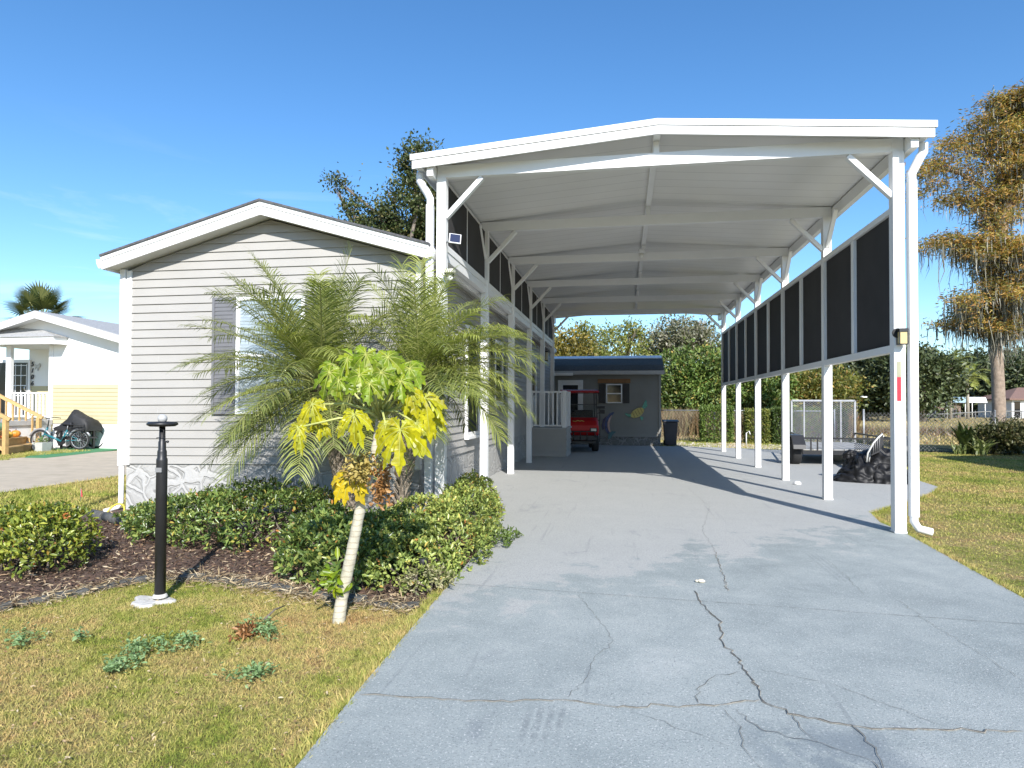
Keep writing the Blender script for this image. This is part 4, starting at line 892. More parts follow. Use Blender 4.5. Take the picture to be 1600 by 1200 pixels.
Y = 66; b = at(1440, 640, Y); b.z = 0
tree('dark_oak', b, [rel(b, 1430, 600, Y, 3., 2.6, 3.0), rel(b, 1450, 590, Y, 2.4, 2.2, 2.2), rel(b, 1415, 575, Y, 2.2, 2.2, 1.8)], FARLEAF, 'large dark oak across the field right of the right front post', n=8000, ls=.45, clump=200, cs=.65, limbs=8, tr=.4)
# the tree line across the field: two trees built, the rest copies
def far_proto(seed, label):
    random.seed(seed)
    bl = [((random.uniform(-2.8, 2.8), random.uniform(-2, 2), random.uniform(4.5, 8.2)), (random.uniform(1.8, 3.2),)*3) for _ in range(6)]+[((random.uniform(-3, 3), 0, 2.6), (2.8, 2.5, 2.)) for _ in range(2)]
    return tree('far_tree', (0, 0, 0), bl, FARLEAF, label, n=3600, ls=.62, clump=120, cs=.75, limbs=6, tr=.3, group='trees along the far edge of the field')
pr = [far_proto(s, 'dark rounded tree in the line along the far edge of the field') for s in (4, 9, 15)]
k = 0
tops = [(1055, 580), (1090, 575), (1125, 570), (1160, 565), (1195, 575), (1225, 565), (1255, 570), (1290, 572), (1320, 560), (1352, 556), (1385, 560), (1412, 548), (1440, 540), (1468, 553), (1492, 556), (1512, 545), (1535, 552), (1555, 545), (1580, 548), (1600, 542), (1625, 548), (1650, 540), (1030, 585), (1005, 590), (1478, 575), (1520, 580), (1590, 580), (1690, 545), (1740, 548), (1790, 552)]
for u, v in tops:
    Yd = random.uniform(98, 118); q = at(u, v, Yd); o = pr[k] if k < 3 else copy_tree(pr[k % 3]); k += 1
    o.location = (q.x, Yd, 0); o.scale = [q.z/10.3*random.uniform(.9, 1.15)]*2+[q.z/10.3]; o.rotation_euler.z = random.uniform(0, 6.28)
for u, v, yd in ((-18, 11, -44), (-9, 9, -48), (2, 12, -46), (12, 9.5, -43), (21, 11, -50)):
    o = copy_tree(pr[k % 3]); k += 1; o.location = (u, yd, 0); o.scale = [v/10.3]*3; o['label'] = 'dark rounded tree across the road behind the viewer'; o['group'] = 'trees across the road'
random.seed(21)

# tall dry weeds in front of the thickets
n = 9000; P = np.stack([rng.uniform(1.2, 10.5, n), rng.uniform(31.5, 34.5, n), np.zeros(n)], 1)
V, Fc = leafcloud(P, unit(np.array([0, 0, 1.])+rng.normal(size=(n, 3))*.22), rdir(n), rng.uniform(.5, 1.55, n), rng.uniform(.02, .06, n), 'blade')
tag(np_obj('dry_weeds', V, Fc, leafmat('dry_weed_stalks', [(0, (.16,.10,.05)), (.5, (.26,.18,.09)), (.85, (.30,.24,.12)), (1, (.12,.13,.04))], .2)), kind='stuff')
# tufts over the open field
n = 26000; P = np.stack([rng.uniform(2, 60, n), 27.2+rng.uniform(0, 1, n)**1.6*52, np.zeros(n)], 1)
V, Fc = leafcloud(P, unit(np.array([0, 0, 1.])+rng.normal(size=(n, 3))*.4), rdir(n), rng.uniform(.06, .2, n), rng.uniform(.03, .10, n), 'tri')
tag(np_obj('field_grass', V, Fc, leafmat('dry_field_grass', [(0, (0.204,0.192,0.060)), (.4, (0.396,0.312,0.132)), (.8, (0.480,0.372,0.180)), (1, (0.288,0.156,0.084))], .2, patch=.35, pscale=.12)), kind='stuff')
# brown scrub bands on the field
n = 9000; P = np.stack([rng.uniform(8, 30, n), 38+rng.normal(size=n)*1.6, np.zeros(n)], 1)
V, Fc = leafcloud(P, unit(np.array([0, 0, 1.])+rng.normal(size=(n, 3))*.5), rdir(n), rng.uniform(.1, .5, n), rng.uniform(.03, .08, n), 'tri')
tag(np_obj('field_scrub', V, Fc, leafmat('brown_scrub', [(0, (.12,.07,.045)), (.6, (.20,.13,.08)), (1, (.20,.19,.07))], .2)), kind='stuff')

# clipped hedges at the back fence
def leaf_box(name, x0, x1, y0, y1, h, n, ls, leaf, label, cat='hedge', group=None):
    t = thing(name, ((x0+x1)/2, (y0+y1)/2, 0), label, cat, group)
    c = np.array([(x0+x1)/2, (y0+y1)/2, h/2]); hs = np.array([(x1-x0)/2, (y1-y0)/2, h/2])
    q = rng.uniform(-1, 1, (n, 3)); ax = rng.integers(0, 3, n); sg = np.sign(q[np.arange(n), ax]); s = rng.uniform(.78, 1.04, n)
    q[np.arange(n), ax] = sg*s
    P = c+q*hs; P += rng.normal(size=(n, 3))*.03; P[:, 2] = np.abs(P[:, 2]); D = unit(q**5)
    V, Fc = leafcloud(P, unit(D*.8+rdir(n)*.9+np.array([0, 0, .4])), unit(rdir(n)+D), rng.uniform(.7, 1.3, n)*ls, rng.uniform(.6, 1.2, n)*ls*.6, 'oval')
    np_obj('foliage', V, Fc, leaf, t)
    mb = MB()
    for i in range(14): x = x0+.1+(x1-x0-.2)*i/13; y = random.uniform(y0+.1, y1-.1); mb.tube([(x, y, -.05), (x+random.uniform(-.1, .1), y, h*.5), (x+random.uniform(-.15, .15), y+random.uniform(-.1, .1), h*.9)], [.02, .015, .006], 5)
    mb.build('stem', BARK, t); return t
a = at(1096, 690, 26.2).x; b_ = at(1131, 690, 26.2).x
leaf_box('clipped_hedge', a, b_+.25, 25.7, 26.5, at(1110, 637, 26).z, 5200, .085, HEDGELEAF, 'square clipped green hedge left of the farthest right carport post')
a = at(1166, 690, 26).x; b_ = at(1184, 690, 26).x
leaf_box('clipped_hedge', a, b_+.3, 25.5, 26.3, at(1175, 642, 26).z, 4200, .085, leafmat('yellow_hedge_leaves', [(0, (0.095,0.128,0.027)), (.6, (0.189,0.230,0.047)), (1, (0.338,0.311,0.068))], .25), 'yellow green clipped hedge between the carport posts beside the standpipe')
a = at(1207, 690, 26).x; b_ = at(1236, 690, 26).x
leaf_box('clipped_hedge', a, b_, 25.6, 26.4, at(1215, 640, 26).z, 5000, .085, leafmat('dark_hedge_leaves', [(0, (0.038,0.068,0.018)), (.6, (0.075,0.120,0.030)), (1, (0.150,0.210,0.045))], .2), 'dark green clipped hedge behind the left edge of the trailer gate')
a = at(1252, 690, 28).x; b_ = at(1318, 690, 28).x
leaf_box('clipped_hedge', a, b_, 27.6, 28.6, at(1280, 640, 28).z, 5200, .10, VINELEAF, 'wide green hedge seen through the trailer gate mesh')

# ------------------------------------------------------------------ bald cypress hung with moss
random.seed(5)
CY = 22.5; cb = gnd(1563, 709); cb = Vector((cb.x, CY, 0)); cy_ = thing('bald_cypress', cb, 'tall bald cypress with rusty foliage and hanging grey moss on the right lawn', 'tree')
def C(u, v, dy=0): return at(u, v, CY+dy)
mb = MB(); trunk = [cb-Z*.1, cb+Z*.25, C(1561, 640), C(1557, 540), C(1556, 470), C(1560, 400), C(1572, 330), C(1582, 250), C(1592, 190), C(1602, 140)]
mb.tube(trunk, [.30, .225, .185, .165, .155, .15, .13, .10, .07, .04], 14)
CBARK = None
limb_ends = []
def limb(pts, r):
    k = len(pts); mb.tube(pts, [r*(1-.8*i/(k-1)) for i in range(k)], 7); limb_ends.append(pts)
limb([C(1557, 510), C(1540, 490), C(1520, 478), C(1498, 470)], .09); limb([C(1557, 505), C(1580, 470), C(1604, 440), C(1630, 430)], .11)
limb([C(1556, 450), C(1545, 420), C(1520, 390), C(1490, 378), C(1460, 380)], .09); limb([C(1558, 420), C(1585, 390), C(1615, 370), C(1650, 360)], .10)
limb([C(1562, 385), C(1540, 340), C(1510, 310), C(1485, 320)], .08); limb([C(1565, 370), C(1545, 300), C(1500, 270), C(1455, 260), C(1435, 280)], .10)
limb([C(1570, 335), C(1600, 300), C(1640, 290)], .08); limb([C(1574, 310), C(1548, 250), C(1510, 225), C(1475, 225)], .08)
limb([C(1580, 270), C(1550, 210), C(1520, 190)], .06); limb([C(1584, 245), C(1615, 215), C(1640, 210)], .06); limb([C(1590, 205), C(1570, 170), C(1545, 160)], .05); limb([C(1596, 170), C(1615, 150), C(1630, 150)], .04)
for i in range(34):     # limbs towards and away from the viewer
    t = random.uniform(.35, .97); k = t*(len(trunk)-1); a = trunk[int(k)].lerp(trunk[min(int(k)+1, 9)], k-int(k)); an = random.uniform(0, 6.28)
    L = random.uniform(.7, 2.2)*(1.15-t*.65); d = Vector((math.cos(an)*.8, math.sin(an), .15))*L; limb([a, a+d*.5+Z*.12, a+d-Z*.05], .05)
mb.build('trunk', mat('cypress_bark', (.30,.23,.17), .9, .3, 9., bmp=1., bscale=16), cy_)
pts, moss = [], []
for lp in limb_ends:
    for i in range(1, len(lp)):
        for t in np.linspace(.15, 1, 6):
            q = lp[i-1].lerp(lp[i], t); pts.append(q)
extra = [(1500,465),(1510,505),(1530,490),(1545,470),(1455,268),(1440,300),(1470,250),(1600,475),(1540,240),(1590,160),(1560,175),(1480,315),(1530,320),(1575,300),(1595,320),(1620,330),(1560,260),(1600,250),(1520,215),(1625,470),(1660,300),(1640,250),(1525,470),(1460,290),(1500,300),(1505,250),(1530,265),(1560,215),(1580,200),(1600,200),(1550,320),(1580,340),(1600,290),(1575,235),(1615,160),(1500,235),(1580,440),(1515,480),(1535,505)]
inner = [(1555,370),(1575,400),(1545,400),(1590,380),(1560,430),(1535,430),(1600,420),(1575,460),(1555,470),(1590,500),(1545,450),(1470,385),(1490,375),(1510,390),(1450,390),(1530,400)]
for u, v in extra+inner:
    for _ in range(3): pts.append(C(u+random.uniform(-9, 9), v+random.uniform(-5, 5), random.uniform(-1.2, 1.2)))
pts = np.array([tuple(p) for p in pts])
n = 60000; k = rng.integers(0, len(pts), n); P = pts[k]+rng.normal(size=(n, 3))*np.array([.22, .26, .11])+np.array([0, 0, .08])
dr = rng.random(n)
A = unit(rng.normal(size=(n, 3))*np.array([1, 1, .35])+np.array([0, 0, -.55])*(dr > .35)[:, None])
V, Fc = leafcloud(P, A, rdir(n)+np.array([0, 0, .6]), rng.uniform(.08, .20, n), rng.uniform(.022, .05, n), 'diamond')
np_obj('foliage', V, Fc, leafmat('rusty_cypress_needles', [(0, (.14,.15,.045)), (.3, (.28,.25,.065)), (.6, (.43,.28,.075)), (.9, (.47,.25,.07)), (1, (.30,.15,.05))], .35, patch=.45, pscale=.8), cy_)
n = 11000; k = rng.integers(0, len(pts), n); low = (pts[k, 2] < 7.2) | (rng.random(n) < .45); k = k[low]; n = len(k)
P = pts[k]+rng.normal(size=(n, 3))*np.array([.20, .22, .06])
L = rng.gamma(2., .16, n)*np.where(P[:, 2] < 6.5, 1.35, .9)
V, Fc = leafcloud(P, unit(np.array([0, 0, -1.])+rng.normal(size=(n, 3))*.06), rdir(n), L, rng.uniform(.015, .04, n), 'blade')
np_obj('hanging_moss', V, Fc, leafmat('spanish_moss', [(0, (.10,.095,.065)), (.5, (.19,.18,.13)), (1, (.30,.28,.21))], .2, tint=(1,1,.9)), cy_)

# plants along the right fence
def strap_plant(name, c, n, L, w, leaf, label, spread=.7, group=None):
    c = Vector(c); t = thing(name, c, label, 'plant', group); vs, fs = [], []
    mb = MB()
    for i in range(n):
        an = random.uniform(0, 6.28); l = L*random.uniform(.6, 1.1); sp3 = spread*random.uniform(.2, 1.); d = Vector((math.cos(an), math.sin(an), 0)); s = Vector((-math.sin(an), math.cos(an), 0))
        b0 = c+Vector((random.uniform(-.15, .15), random.uniform(-.12, .12), 0)); prev = None
        for j in range(5):
            q = j/4; p_ = b0+Z*(l*(q-.35*sp3*q*q))+d*(l*sp3*q*q); ww = w*(.15+math.sin(PI*min(1, q*.85+.12)))*.5*(1 if j < 4 else .1)
            cur = (p_+s*ww+Z*ww*.3, p_-s*ww+Z*ww*.3, p_)
            if prev: mb.add([prev[0], prev[2], cur[2], cur[0]], [(0,1,2,3)]); mb.add([prev[2], prev[1], cur[1], cur[2]], [(0,1,2,3)])
            prev = cur
    mb.build('leaves', leaf, t); return t
STRAP = leafmat('dark_strap_leaves', [(0, (.03,.05,.015)), (.6, (.06,.09,.03)), (1, (.13,.17,.05))], .2, rough=.3)
LSTRAP = leafmat('light_strap_leaves', [(0, (.10,.14,.04)), (.6, (.20,.24,.08)), (1, (.34,.36,.18))], .25, rough=.35)
q = gnd(1490, 706); strap_plant('strap_leaf_plant', (q.x, 21.9, 0), 46, 1.05, .14, STRAP, 'dark broad-leaved plant against the right fence')
q = gnd(1498, 707); strap_plant('strap_leaf_plant', (q.x+.15, 21.5, 0), 40, .62, .08, LSTRAP, 'pale green strap-leaved clump in front of the dark fence plant', 1.)
q = gnd(1478, 707); strap_plant('strap_leaf_plant', (q.x, 21.6, 0), 26, .4, .05, LSTRAP, 'low pale tufted plant at the left of the fence planting', 1.2)
SCRUB = leafmat('olive_scrub_leaves', [(0, (.05,.06,.02)), (.6, (.10,.105,.04)), (1, (.20,.17,.08))], .2)
for (u, wd, h, lab) in ((1525, .75, .95, 'twiggy olive shrub between the fence planting and the cypress trunk'), (1545, .6, .9, 'small olive shrub touching the left side of the cypress trunk'), (1592, .9, 1.05, 'olive shrub right of the cypress trunk by the fence'), (1628, 1., 1.1, 'olive shrub at the right edge of the lawn')):
    q = gnd(u, 706); tree('olive_shrub', (q.x, 21.75, 0), [((0, 0, h*.5), (wd*.8, .5, h*.45)), ((.1, 0, h*.75), (wd*.5, .4, h*.28))], SCRUB, lab, n=1500, ls=.11, clump=90, cs=.12, tr=.02, limbs=14, cat='shrub', up=.6)

# buildings and railing across the field
pf = thing('field_railing', at(1450, 650, 82), 'long low rail on short posts along the far edge of the field', 'railing')
mb = MB(); y = 82
mb.tube([at(1130, 648.5, y), at(1420, 649.5, y), at(1470, 647, y), at(1545, 643, y), at(1640, 642, y), at(1800, 642, y)], .06, 8); mb.build('rail', mat('weathered_rail', (.2,.2,.19), .7), pf)
for u in range(1140, 1800, 24): q = at(u, 648, y); mb = MB(); mb.tube([(q.x, y, -.1), (q.x, y, .95)], .05, 6); mb.build('rail_post', WIRE, pf)
def far_house(x0, x1, y0, dpt, h, rise, label, wall, roofm, wins, name='far_house', over=.5):
    t = thing(name, ((x0+x1)/2, y0, 0), label, 'house'); mb = MB(); mb.box(x0, y0, -.1, x1, y0+dpt, h); mb.build('wall', wall, t)
    mb = MB(); a, b2 = y0-over, y0+dpt+over; m2 = (a+b2)/2
    mb.add([(x0-over, a, h), (x1+over, a, h), (x1+over, b2, h), (x0-over, b2, h), (x0+dpt*.35, m2, h+rise), (x1-dpt*.35, m2, h+rise), (x0-over, a, h-.2), (x1+over, a, h-.2), (x1+over, b2, h-.2), (x0-over, b2, h-.2)], [(0,1,5,4), (1,2,5), (2,3,4,5), (3,0,4), (0,6,7,1), (1,7,8,2), (2,8,9,3), (3,9,6,0), (6,9,8,7)]); mb.build('roof', roofm, t)
    for a, b3, c0, c1, dk in wins: mb = MB(); mb.box(a, y0-.05, c0, b3, y0-.005, c1); mb.build('door' if c0 < .3 else 'window', PANE if dk else WHITE, t)
    return t
y = 92; a = at(1581, 640, y); far_house(a.x, a.x+11, y, 8, 2.5, 1.5, 'white house with a brown tiled roof at the far right edge of the field', mat('white_stucco', (.7,.7,.68), .7), mat('brown_tile_roof', (.20,.12,.095), .9), [(at(1585, 640, y).x, at(1594, 640, y).x, .05, 2.1, True), (a.x+4.5, a.x+6, .9, 2.1, True)])
y = 88; a = at(1478, 640, y); b_ = at(1503, 640, y); c = at(1541, 640, y)
def canopy(x0, x1, label, m, z0, z1):
    t = thing('canopy', ((x0+x1)/2, y+1.5, 0), label, 'canopy'); mb = MB(); mb.prism([(y-.3, z0), (y+.1, z1*.97), (y+1.5, z1), (y+2.9, z1*.97), (y+3.3, z0), (y+3.2, z0), (y+1.5, z1-.12), (y-.2, z0)], 'x', x0, x1); mb.build('roof', m, t)
    for px_ in (x0+.12, x1-.12):
        for py_ in (y, y+3): mb = MB(); mb.tube([(px_, py_, -.1), (px_, py_, z0+.2)], .05, 6); mb.build('pole', WHITE, t)
z0, z1 = at(1490, 629, y).z, at(1490, 620, y).z
canopy(a.x, b_.x+.5, 'small blue canopy across the field beside the white canopy', mat('faded_blue_canvas', (.25,.36,.42), .6), z0, z1)
canopy(b_.x+.6, c.x, 'small white canopy across the field beside the blue canopy', WHITE, z0, z1)
far_house(a.x+.8, c.x-.5, y+5, 3, 2.1, .5, 'low brown shed in the shade behind the two canopies', mat('brown_shed_wall', (.20,.14,.11), .8), mat('grey_shed_roof', (.2,.2,.2), .8), [(a.x+2, a.x+2.9, .05, 1.9, True)], 'far_shed')
y = 76; a = at(1368, 640, y); far_house(a.x-3.5, a.x+2.2, 84, 4, 1.9, .9, 'low brick-coloured hut below the dark oak across the field', mat('brick_hut_wall', (.30,.15,.11), .8), mat('pale_hut_roof', (.42,.40,.37), .8), [(a.x-1.5, a.x-.4, .05, 1.7, True)], 'far_hut')
lp_ = thing('street_lamp', at(1339, 655, 60), 'white street lamp with a short arm across the field', 'street lamp'); q = at(1339, 655, 60); mb = MB(); q.z = 0; zt = at(1339, 620, 60).z; mb.tube([q, q+Z*(zt*.95), q+Z*zt+Vector((.15, 0, 0)), q+Z*zt+Vector((.55, 0, .02))], .07, 8); mb.build('pole', STEEL, lp_); mb = MB(); mb.box(q.x+.4, 59.9, zt-.06, q.x+.8, 60.1, zt+.04); mb.build('lamp_head', WHITE, lp_)
# ------------------------------------------------------------------ palms
def frond(mb, p0, d, L, droop, npair=42, leaf=.24, w=.011, vlift=.35, twist=0., thin=.012, tipdroop=.25, mi=0, mr=1):
    """feather frond: rachis tube plus two rows of narrow bent leaflets"""
    d = Vector(d).normalized(); pts = []; p = Vector(p0); n = 14; dd = d.copy()
    for i in range(n+1):
        pts.append(p.copy()); p = p+dd*(L/n); dd = (dd-Z*droop*(.35+1.3*i/n)/n).normalized()
    mb.tube(pts, [thin*(1-.8*i/n) for i in range(n+1)], 5, mi=mr)
    side0 = d.cross(Z); side0 = side0.normalized() if side0.length > .05 else Vector((1, 0, 0))
    side0 = (Matrix.Rotation(twist, 3, d) @ side0)
    for k in range(npair):
        t = .16+.84*(k+.5)/npair; f = t*n; i = min(int(f), n-1); q = pts[i].lerp(pts[i+1], f-i); tg = (pts[i+1]-pts[i]).normalized()
        sd = (side0-tg*side0.dot(tg)).normalized(); nm = sd.cross(tg).normalized()
        if nm.z < 0: nm = -nm
        ll = leaf*(.40+.70*math.sin(PI*min(1, .12+t*.80)))*random.uniform(.85, 1.12); fwd = .38+.75*t
        for s in (-1, 1):
            a = (sd*s+tg*fwd*random.uniform(.8, 1.2)+nm*vlift*random.uniform(.5, 1.4)).normalized()
            b = (a-Z*tipdroop*random.uniform(.5, 1.6)).normalized(); c3 = (b-Z*tipdroop*1.1).normalized()
            ws = a.cross(nm).normalized()*w; q1 = q+a*ll*.4; q2 = q1+b*ll*.35; q3 = q2+c3*ll*.3
            mb.add([q+ws*.35, q-ws*.35, q1+ws*.55, q1-ws*.55, q2+ws*.4, q2-ws*.4, q3], [(0,1,3,2), (2,3,5,4), (4,5,6)], mi)
PALM = leafmat('date_palm_leaflets', [(0, (.10,.13,.035)), (.4, (.20,.24,.065)), (.8, (.30,.33,.10)), (1, (.42,.42,.17))], .38, rough=.35, spec=.5)
PALMY = leafmat('bright_palm_leaflets', [(0, (.24,.28,.06)), (.5, (.36,.40,.10)), (1, (.48,.48,.18))], .4, rough=.35, spec=.5)
PALMDRY = leafmat('dry_palm_leaflets', [(0, (.30,.19,.03)), (.6, (.42,.29,.05)), (1, (.30,.22,.10))], .25)
RACH = mat('palm_rachis', (.22,.23,.07), .5, .2, 10.)
FIBRE = mat('palm_fibre', (.09,.06,.04), .95, .5, 30., bmp=1., bscale=50); LEAFBASE = mat('palm_leaf_bases', (.27,.22,.165), .85, .35, 18., bmp=.8, bscale=40)
def pygmy(base, crown, fronds, label):
    base, crown = Vector(base), Vector(crown); t = thing('date_palm', base, label, 'palm')
    mb = MB(); n = 10; ax = (crown-base); 
    sp_ = [base.lerp(crown, i/n)+Vector((.03*math.sin(i*.9), .02*math.cos(i*.7), 0)) for i in range(n+1)]
    mb.tube(sp_, [.065+.02*(i/n > .55)+.03*(i/n > .8) for i in range(n+1)], 12)
    mb.build('trunk', LEAFBASE, t)
    mb = MB()
    for i in range(150):     # stubs of old leaves
        f = i/150; q = base.lerp(crown, .05+.75*f); an = i*2.4; d = Vector((math.cos(an), math.sin(an), .9))
        mb.bar(q+Vector((d.x, d.y, 0))*.05, q+d*(.10+.03*f), .026, .012)
    mb.build('leaf_stubs', LEAFBASE, t)
    n = 900; P = np.array(crown)+np.stack([rng.normal(size=n)*.06, rng.normal(size=n)*.06, -rng.uniform(.0, .55, n)], 1)
    A = unit(np.stack([rng.normal(size=n)*.5, rng.normal(size=n)*.5, -np.ones(n)*.7], 1)); V, Fc = leafcloud(P, A, rdir(n), rng.uniform(.06, .22, n), rng.uniform(.006, .014, n), 'blade')
    np_obj('fibre', V, Fc, FIBRE, t)
    for az, el, L, dr_, kind in fronds:
        an = R(az); e = R(el); d = Vector((math.cos(an)*math.cos(e), math.sin(an)*math.cos(e), math.sin(e)))
        mb = MB(); frond(mb, crown+d*.03, d, L, dr_, npair=46, leaf=.34, w=.0095, twist=random.uniform(-.25, .25), vlift=.30, tipdroop=.30+.15*(kind == 1))
        mb.build('frond', [PALMDRY if kind == 2 else PALMY if kind == 1 else PALM, RACH], t)
    return t
random.seed(8)
# azimuth 0 = right, 90 = away, 180 = left, 270 = towards the viewer
fr = []
for i in range(36):
    az = i*137.5 % 360; el = 84-i*3.0+random.uniform(-7, 7); L = 1.62+random.uniform(-.3, .15)-(.2 if i < 4 else 0)-.25*(i/44)
    fr.append((az, el, L, .8+.7*(i/44)+random.uniform(-.15, .2), 1 if i % 5 == 2 else 0))
fr += [((150+i*17) % 360, random.uniform(-28, 35), random.uniform(1.25, 1.6), random.uniform(.7, 1.2), random.choice((0, 0, 1))) for i in range(14)]
fr += [(az_, el_, L_, .75, k_) for az_, el_, L_, k_ in ((178, 58, 1.6, 0), (196, 50, 1.6, 0), (162, 52, 1.6, 0), (185, 40, 1.6, 1), (205, 36, 1.55, 0), (170, 66, 1.65, 0), (215, 58, 1.5, 0), (192, 68, 1.6, 1), (250, 60, 1.2, 0), (300, 62, 1.2, 0))]
fr += [(186, 18, 1.5, .75, 1), (200, -2, 1.4, .85, 0), (176, 30, 1.45, .9, 0), (172, -18, 1.3, .6, 2), (215, -22, 1.25, .8, 1), (240, -35, 1.1, .6, 0), (262, 42, 1.05, .75, 1), (190, -30, 1.25, .55, 1), (165, 45, 1.4, 1., 0), (230, 12, 1.3, 1., 0)]
pb = at(550, 800, 7.0); pb.z = 0; pc = at(503, 600, 6.9)
pygmy(pb, pc, fr, 'larger pygmy date palm in front of the shuttered window')
fr = []
for i in range(32):
    az = (i*137.5+40) % 360; el = 80-i*3.1+random.uniform(-8, 8)
    fr.append((az, el, 1.22+random.uniform(-.15, .15), 1.0+.6*(i/32), 1 if random.random() < .35 else 0))
fr += [((-60+i*13) % 360, random.uniform(-15, 40), random.uniform(1.05, 1.4), random.uniform(.9, 1.4), random.choice((0, 1))) for i in range(10)]
fr += [(5, 42, 1.35, 1.35, 1), (352, 30, 1.4, 1.4, 1), (12, 22, 1.3, 1.2, 1), (345, 12, 1.25, 1.2, 1), (20, 50, 1.25, 1.5, 1), (330, 0, 1.0, 1.0, 0), (100, 86, 1.35, .25, 1), (150, 78, 1.35, .3, 0), (60, 80, 1.15, .4, 1), (300, -35, .9, .5, 0), (0, 5, 1.25, 1., 0), (8, 32, 1.45, 1.3, 1), (15, -12, 1.1, .7, 0), (355, 48, 1.3, 1.5, 1)]
pb = at(621, 800, 7.25); pb.z = 0; pc = at(655, 590, 7.1)
pygmy(pb, pc, fr, 'smaller pygmy date palm spreading its fronds across the left carport posts')

# ------------------------------------------------------------------ papaya with yellowing leaves
PAPY = leafmat('yellow_papaya_leaf', [(0, (.38,.36,.010)), (.4, (.46,.42,.010)), (.75, (.32,.36,.016)), (1, (.52,.43,.012))], .34, rough=.4, tint=(1.1,1.1,.3), spec=.45, patch=.35, pscale=14.)
PAPG = leafmat('green_papaya_leaf', [(0, (.14,.225,.012)), (.5, (.20,.28,.014)), (1, (.30,.33,.018))], .34, rough=.4, tint=(1.1,1.15,.3), spec=.45, patch=.35, pscale=14.)
PAPO = leafmat('deep_yellow_papaya_leaf', [(0, (.58,.42,.015)), (.6, (.62,.48,.02)), (1, (.45,.30,.03))], .3, rough=.45, tint=(1.,.95,.3))
VEIN = mat('pale_leaf_vein', (.40,.42,.10), .5, .1, 12.)
PETI = mat('papaya_petiole', (.42,.44,.14), .5, .15, 12.)
def papaya_leaf(mb, M, S, droop=.35, grav=.4):
    half = [(.0, .0), (.14, .045), (.28, .09), (.40, .17), (.50, .25), (.56, .25), (.575, .15), (.66, .165), (.76, .25), (.81, .23), (.825, .12), (.91, .09), (1.0, 0)]
    for i, a in enumerate((-148, -112, -76, -40, 0, 40, 76, 112, 148)):
        ln = (.62, .78, .92, 1., 1.06, 1., .92, .78, .62)[i]*S*random.uniform(.8, 1.12); an = R(a+random.uniform(-11, 11)); ca, sa = math.cos(an), math.sin(an); tw = random.uniform(-.32, .32); dl = droop*random.uniform(.4, 2.0); dg = grav*random.uniform(.4, 1.6)
        for s in (-1, 1):
            vs = []
            for x, y in half:
                rr = math.hypot(x, y)
                zz = .34*y-dl*x*x*.55+tw*y*s+random.uniform(-.03, .03)
                vs.append(M @ Vector(((x*ca-y*s*sa)*ln, (x*sa+y*s*ca)*ln, zz*ln))-Z*(ln*x*x*dg))
            k = len(half); mid = [(M @ Vector((x*ca*ln, x*sa*ln, (-dl*x*x*.55)*ln)))-Z*(ln*x*x*dg) for x, y in half]
            fs = [(i2, i2+1, k+i2+1, k+i2) for i2 in range(k-1)]
            mb.add(vs+mid, fs if s > 0 else [f[::-1] for f in fs])
        mb.tube([q_+M.to_3x3().col[2]*.002 for q_ in mid[:-2]], [.0024*(1-.8*q_/len(mid)) for q_ in range(len(mid)-2)], 4, 1)
pp = thing('papaya_tree', gnd(528, 968), 'leaning papaya tree with yellow lobed leaves at the lawn edge', 'papaya tree')
YP = 4.12; tk = [gnd(528, 970)-Z*.05, at(534, 935, YP), at(548, 870, YP), at(562, 800, YP), at(572, 760, YP), at(585, 710, YP), at(592, 670, YP), at(594, 640, YP)]
mb = MB(); pts = []
for a, b in zip(tk, tk[1:]): pts += [a.lerp(b, i/8) for i in range(8)]
pts.append(tk[-1]); nn = len(pts)
mb.tube(pts, [(.043-.019*(i/nn))*(1.05 if i % 3 == 0 else 1.) for i in range(nn)], 14)
def papbark():
    m, nt, b = newmat('ringed_papaya_bark'); p = pos(nt); sx = nt.nodes.new('ShaderNodeSeparateXYZ'); nt.links.new(p, sx.inputs[0])
    f = noise(nt, 14., 4, .6, p); w_ = math_(nt, 'FRACT', math_(nt, 'ADD', math_(nt, 'MULTIPLY', sx.outputs[2], 26.), math_(nt, 'MULTIPLY', f, .9)))
    c1 = ramp(nt, f, [(.3, (.40,.37,.28)), (.7, (.58,.54,.42))]); k = ramp(nt, w_, [(.0, (.75,)*3), (.12, (0,)*3), (.85, (0,)*3), (1., (.75,)*3)])
    nt.links.new(mixc(nt, k, c1, (.26,.21,.14)), b.inputs['Base Color']); b.inputs['Roughness'].default_value = .8; bump(nt, b, w_, .35, .01); return m
mb.build('trunk', papbark(), pp)
top = tk[-1]
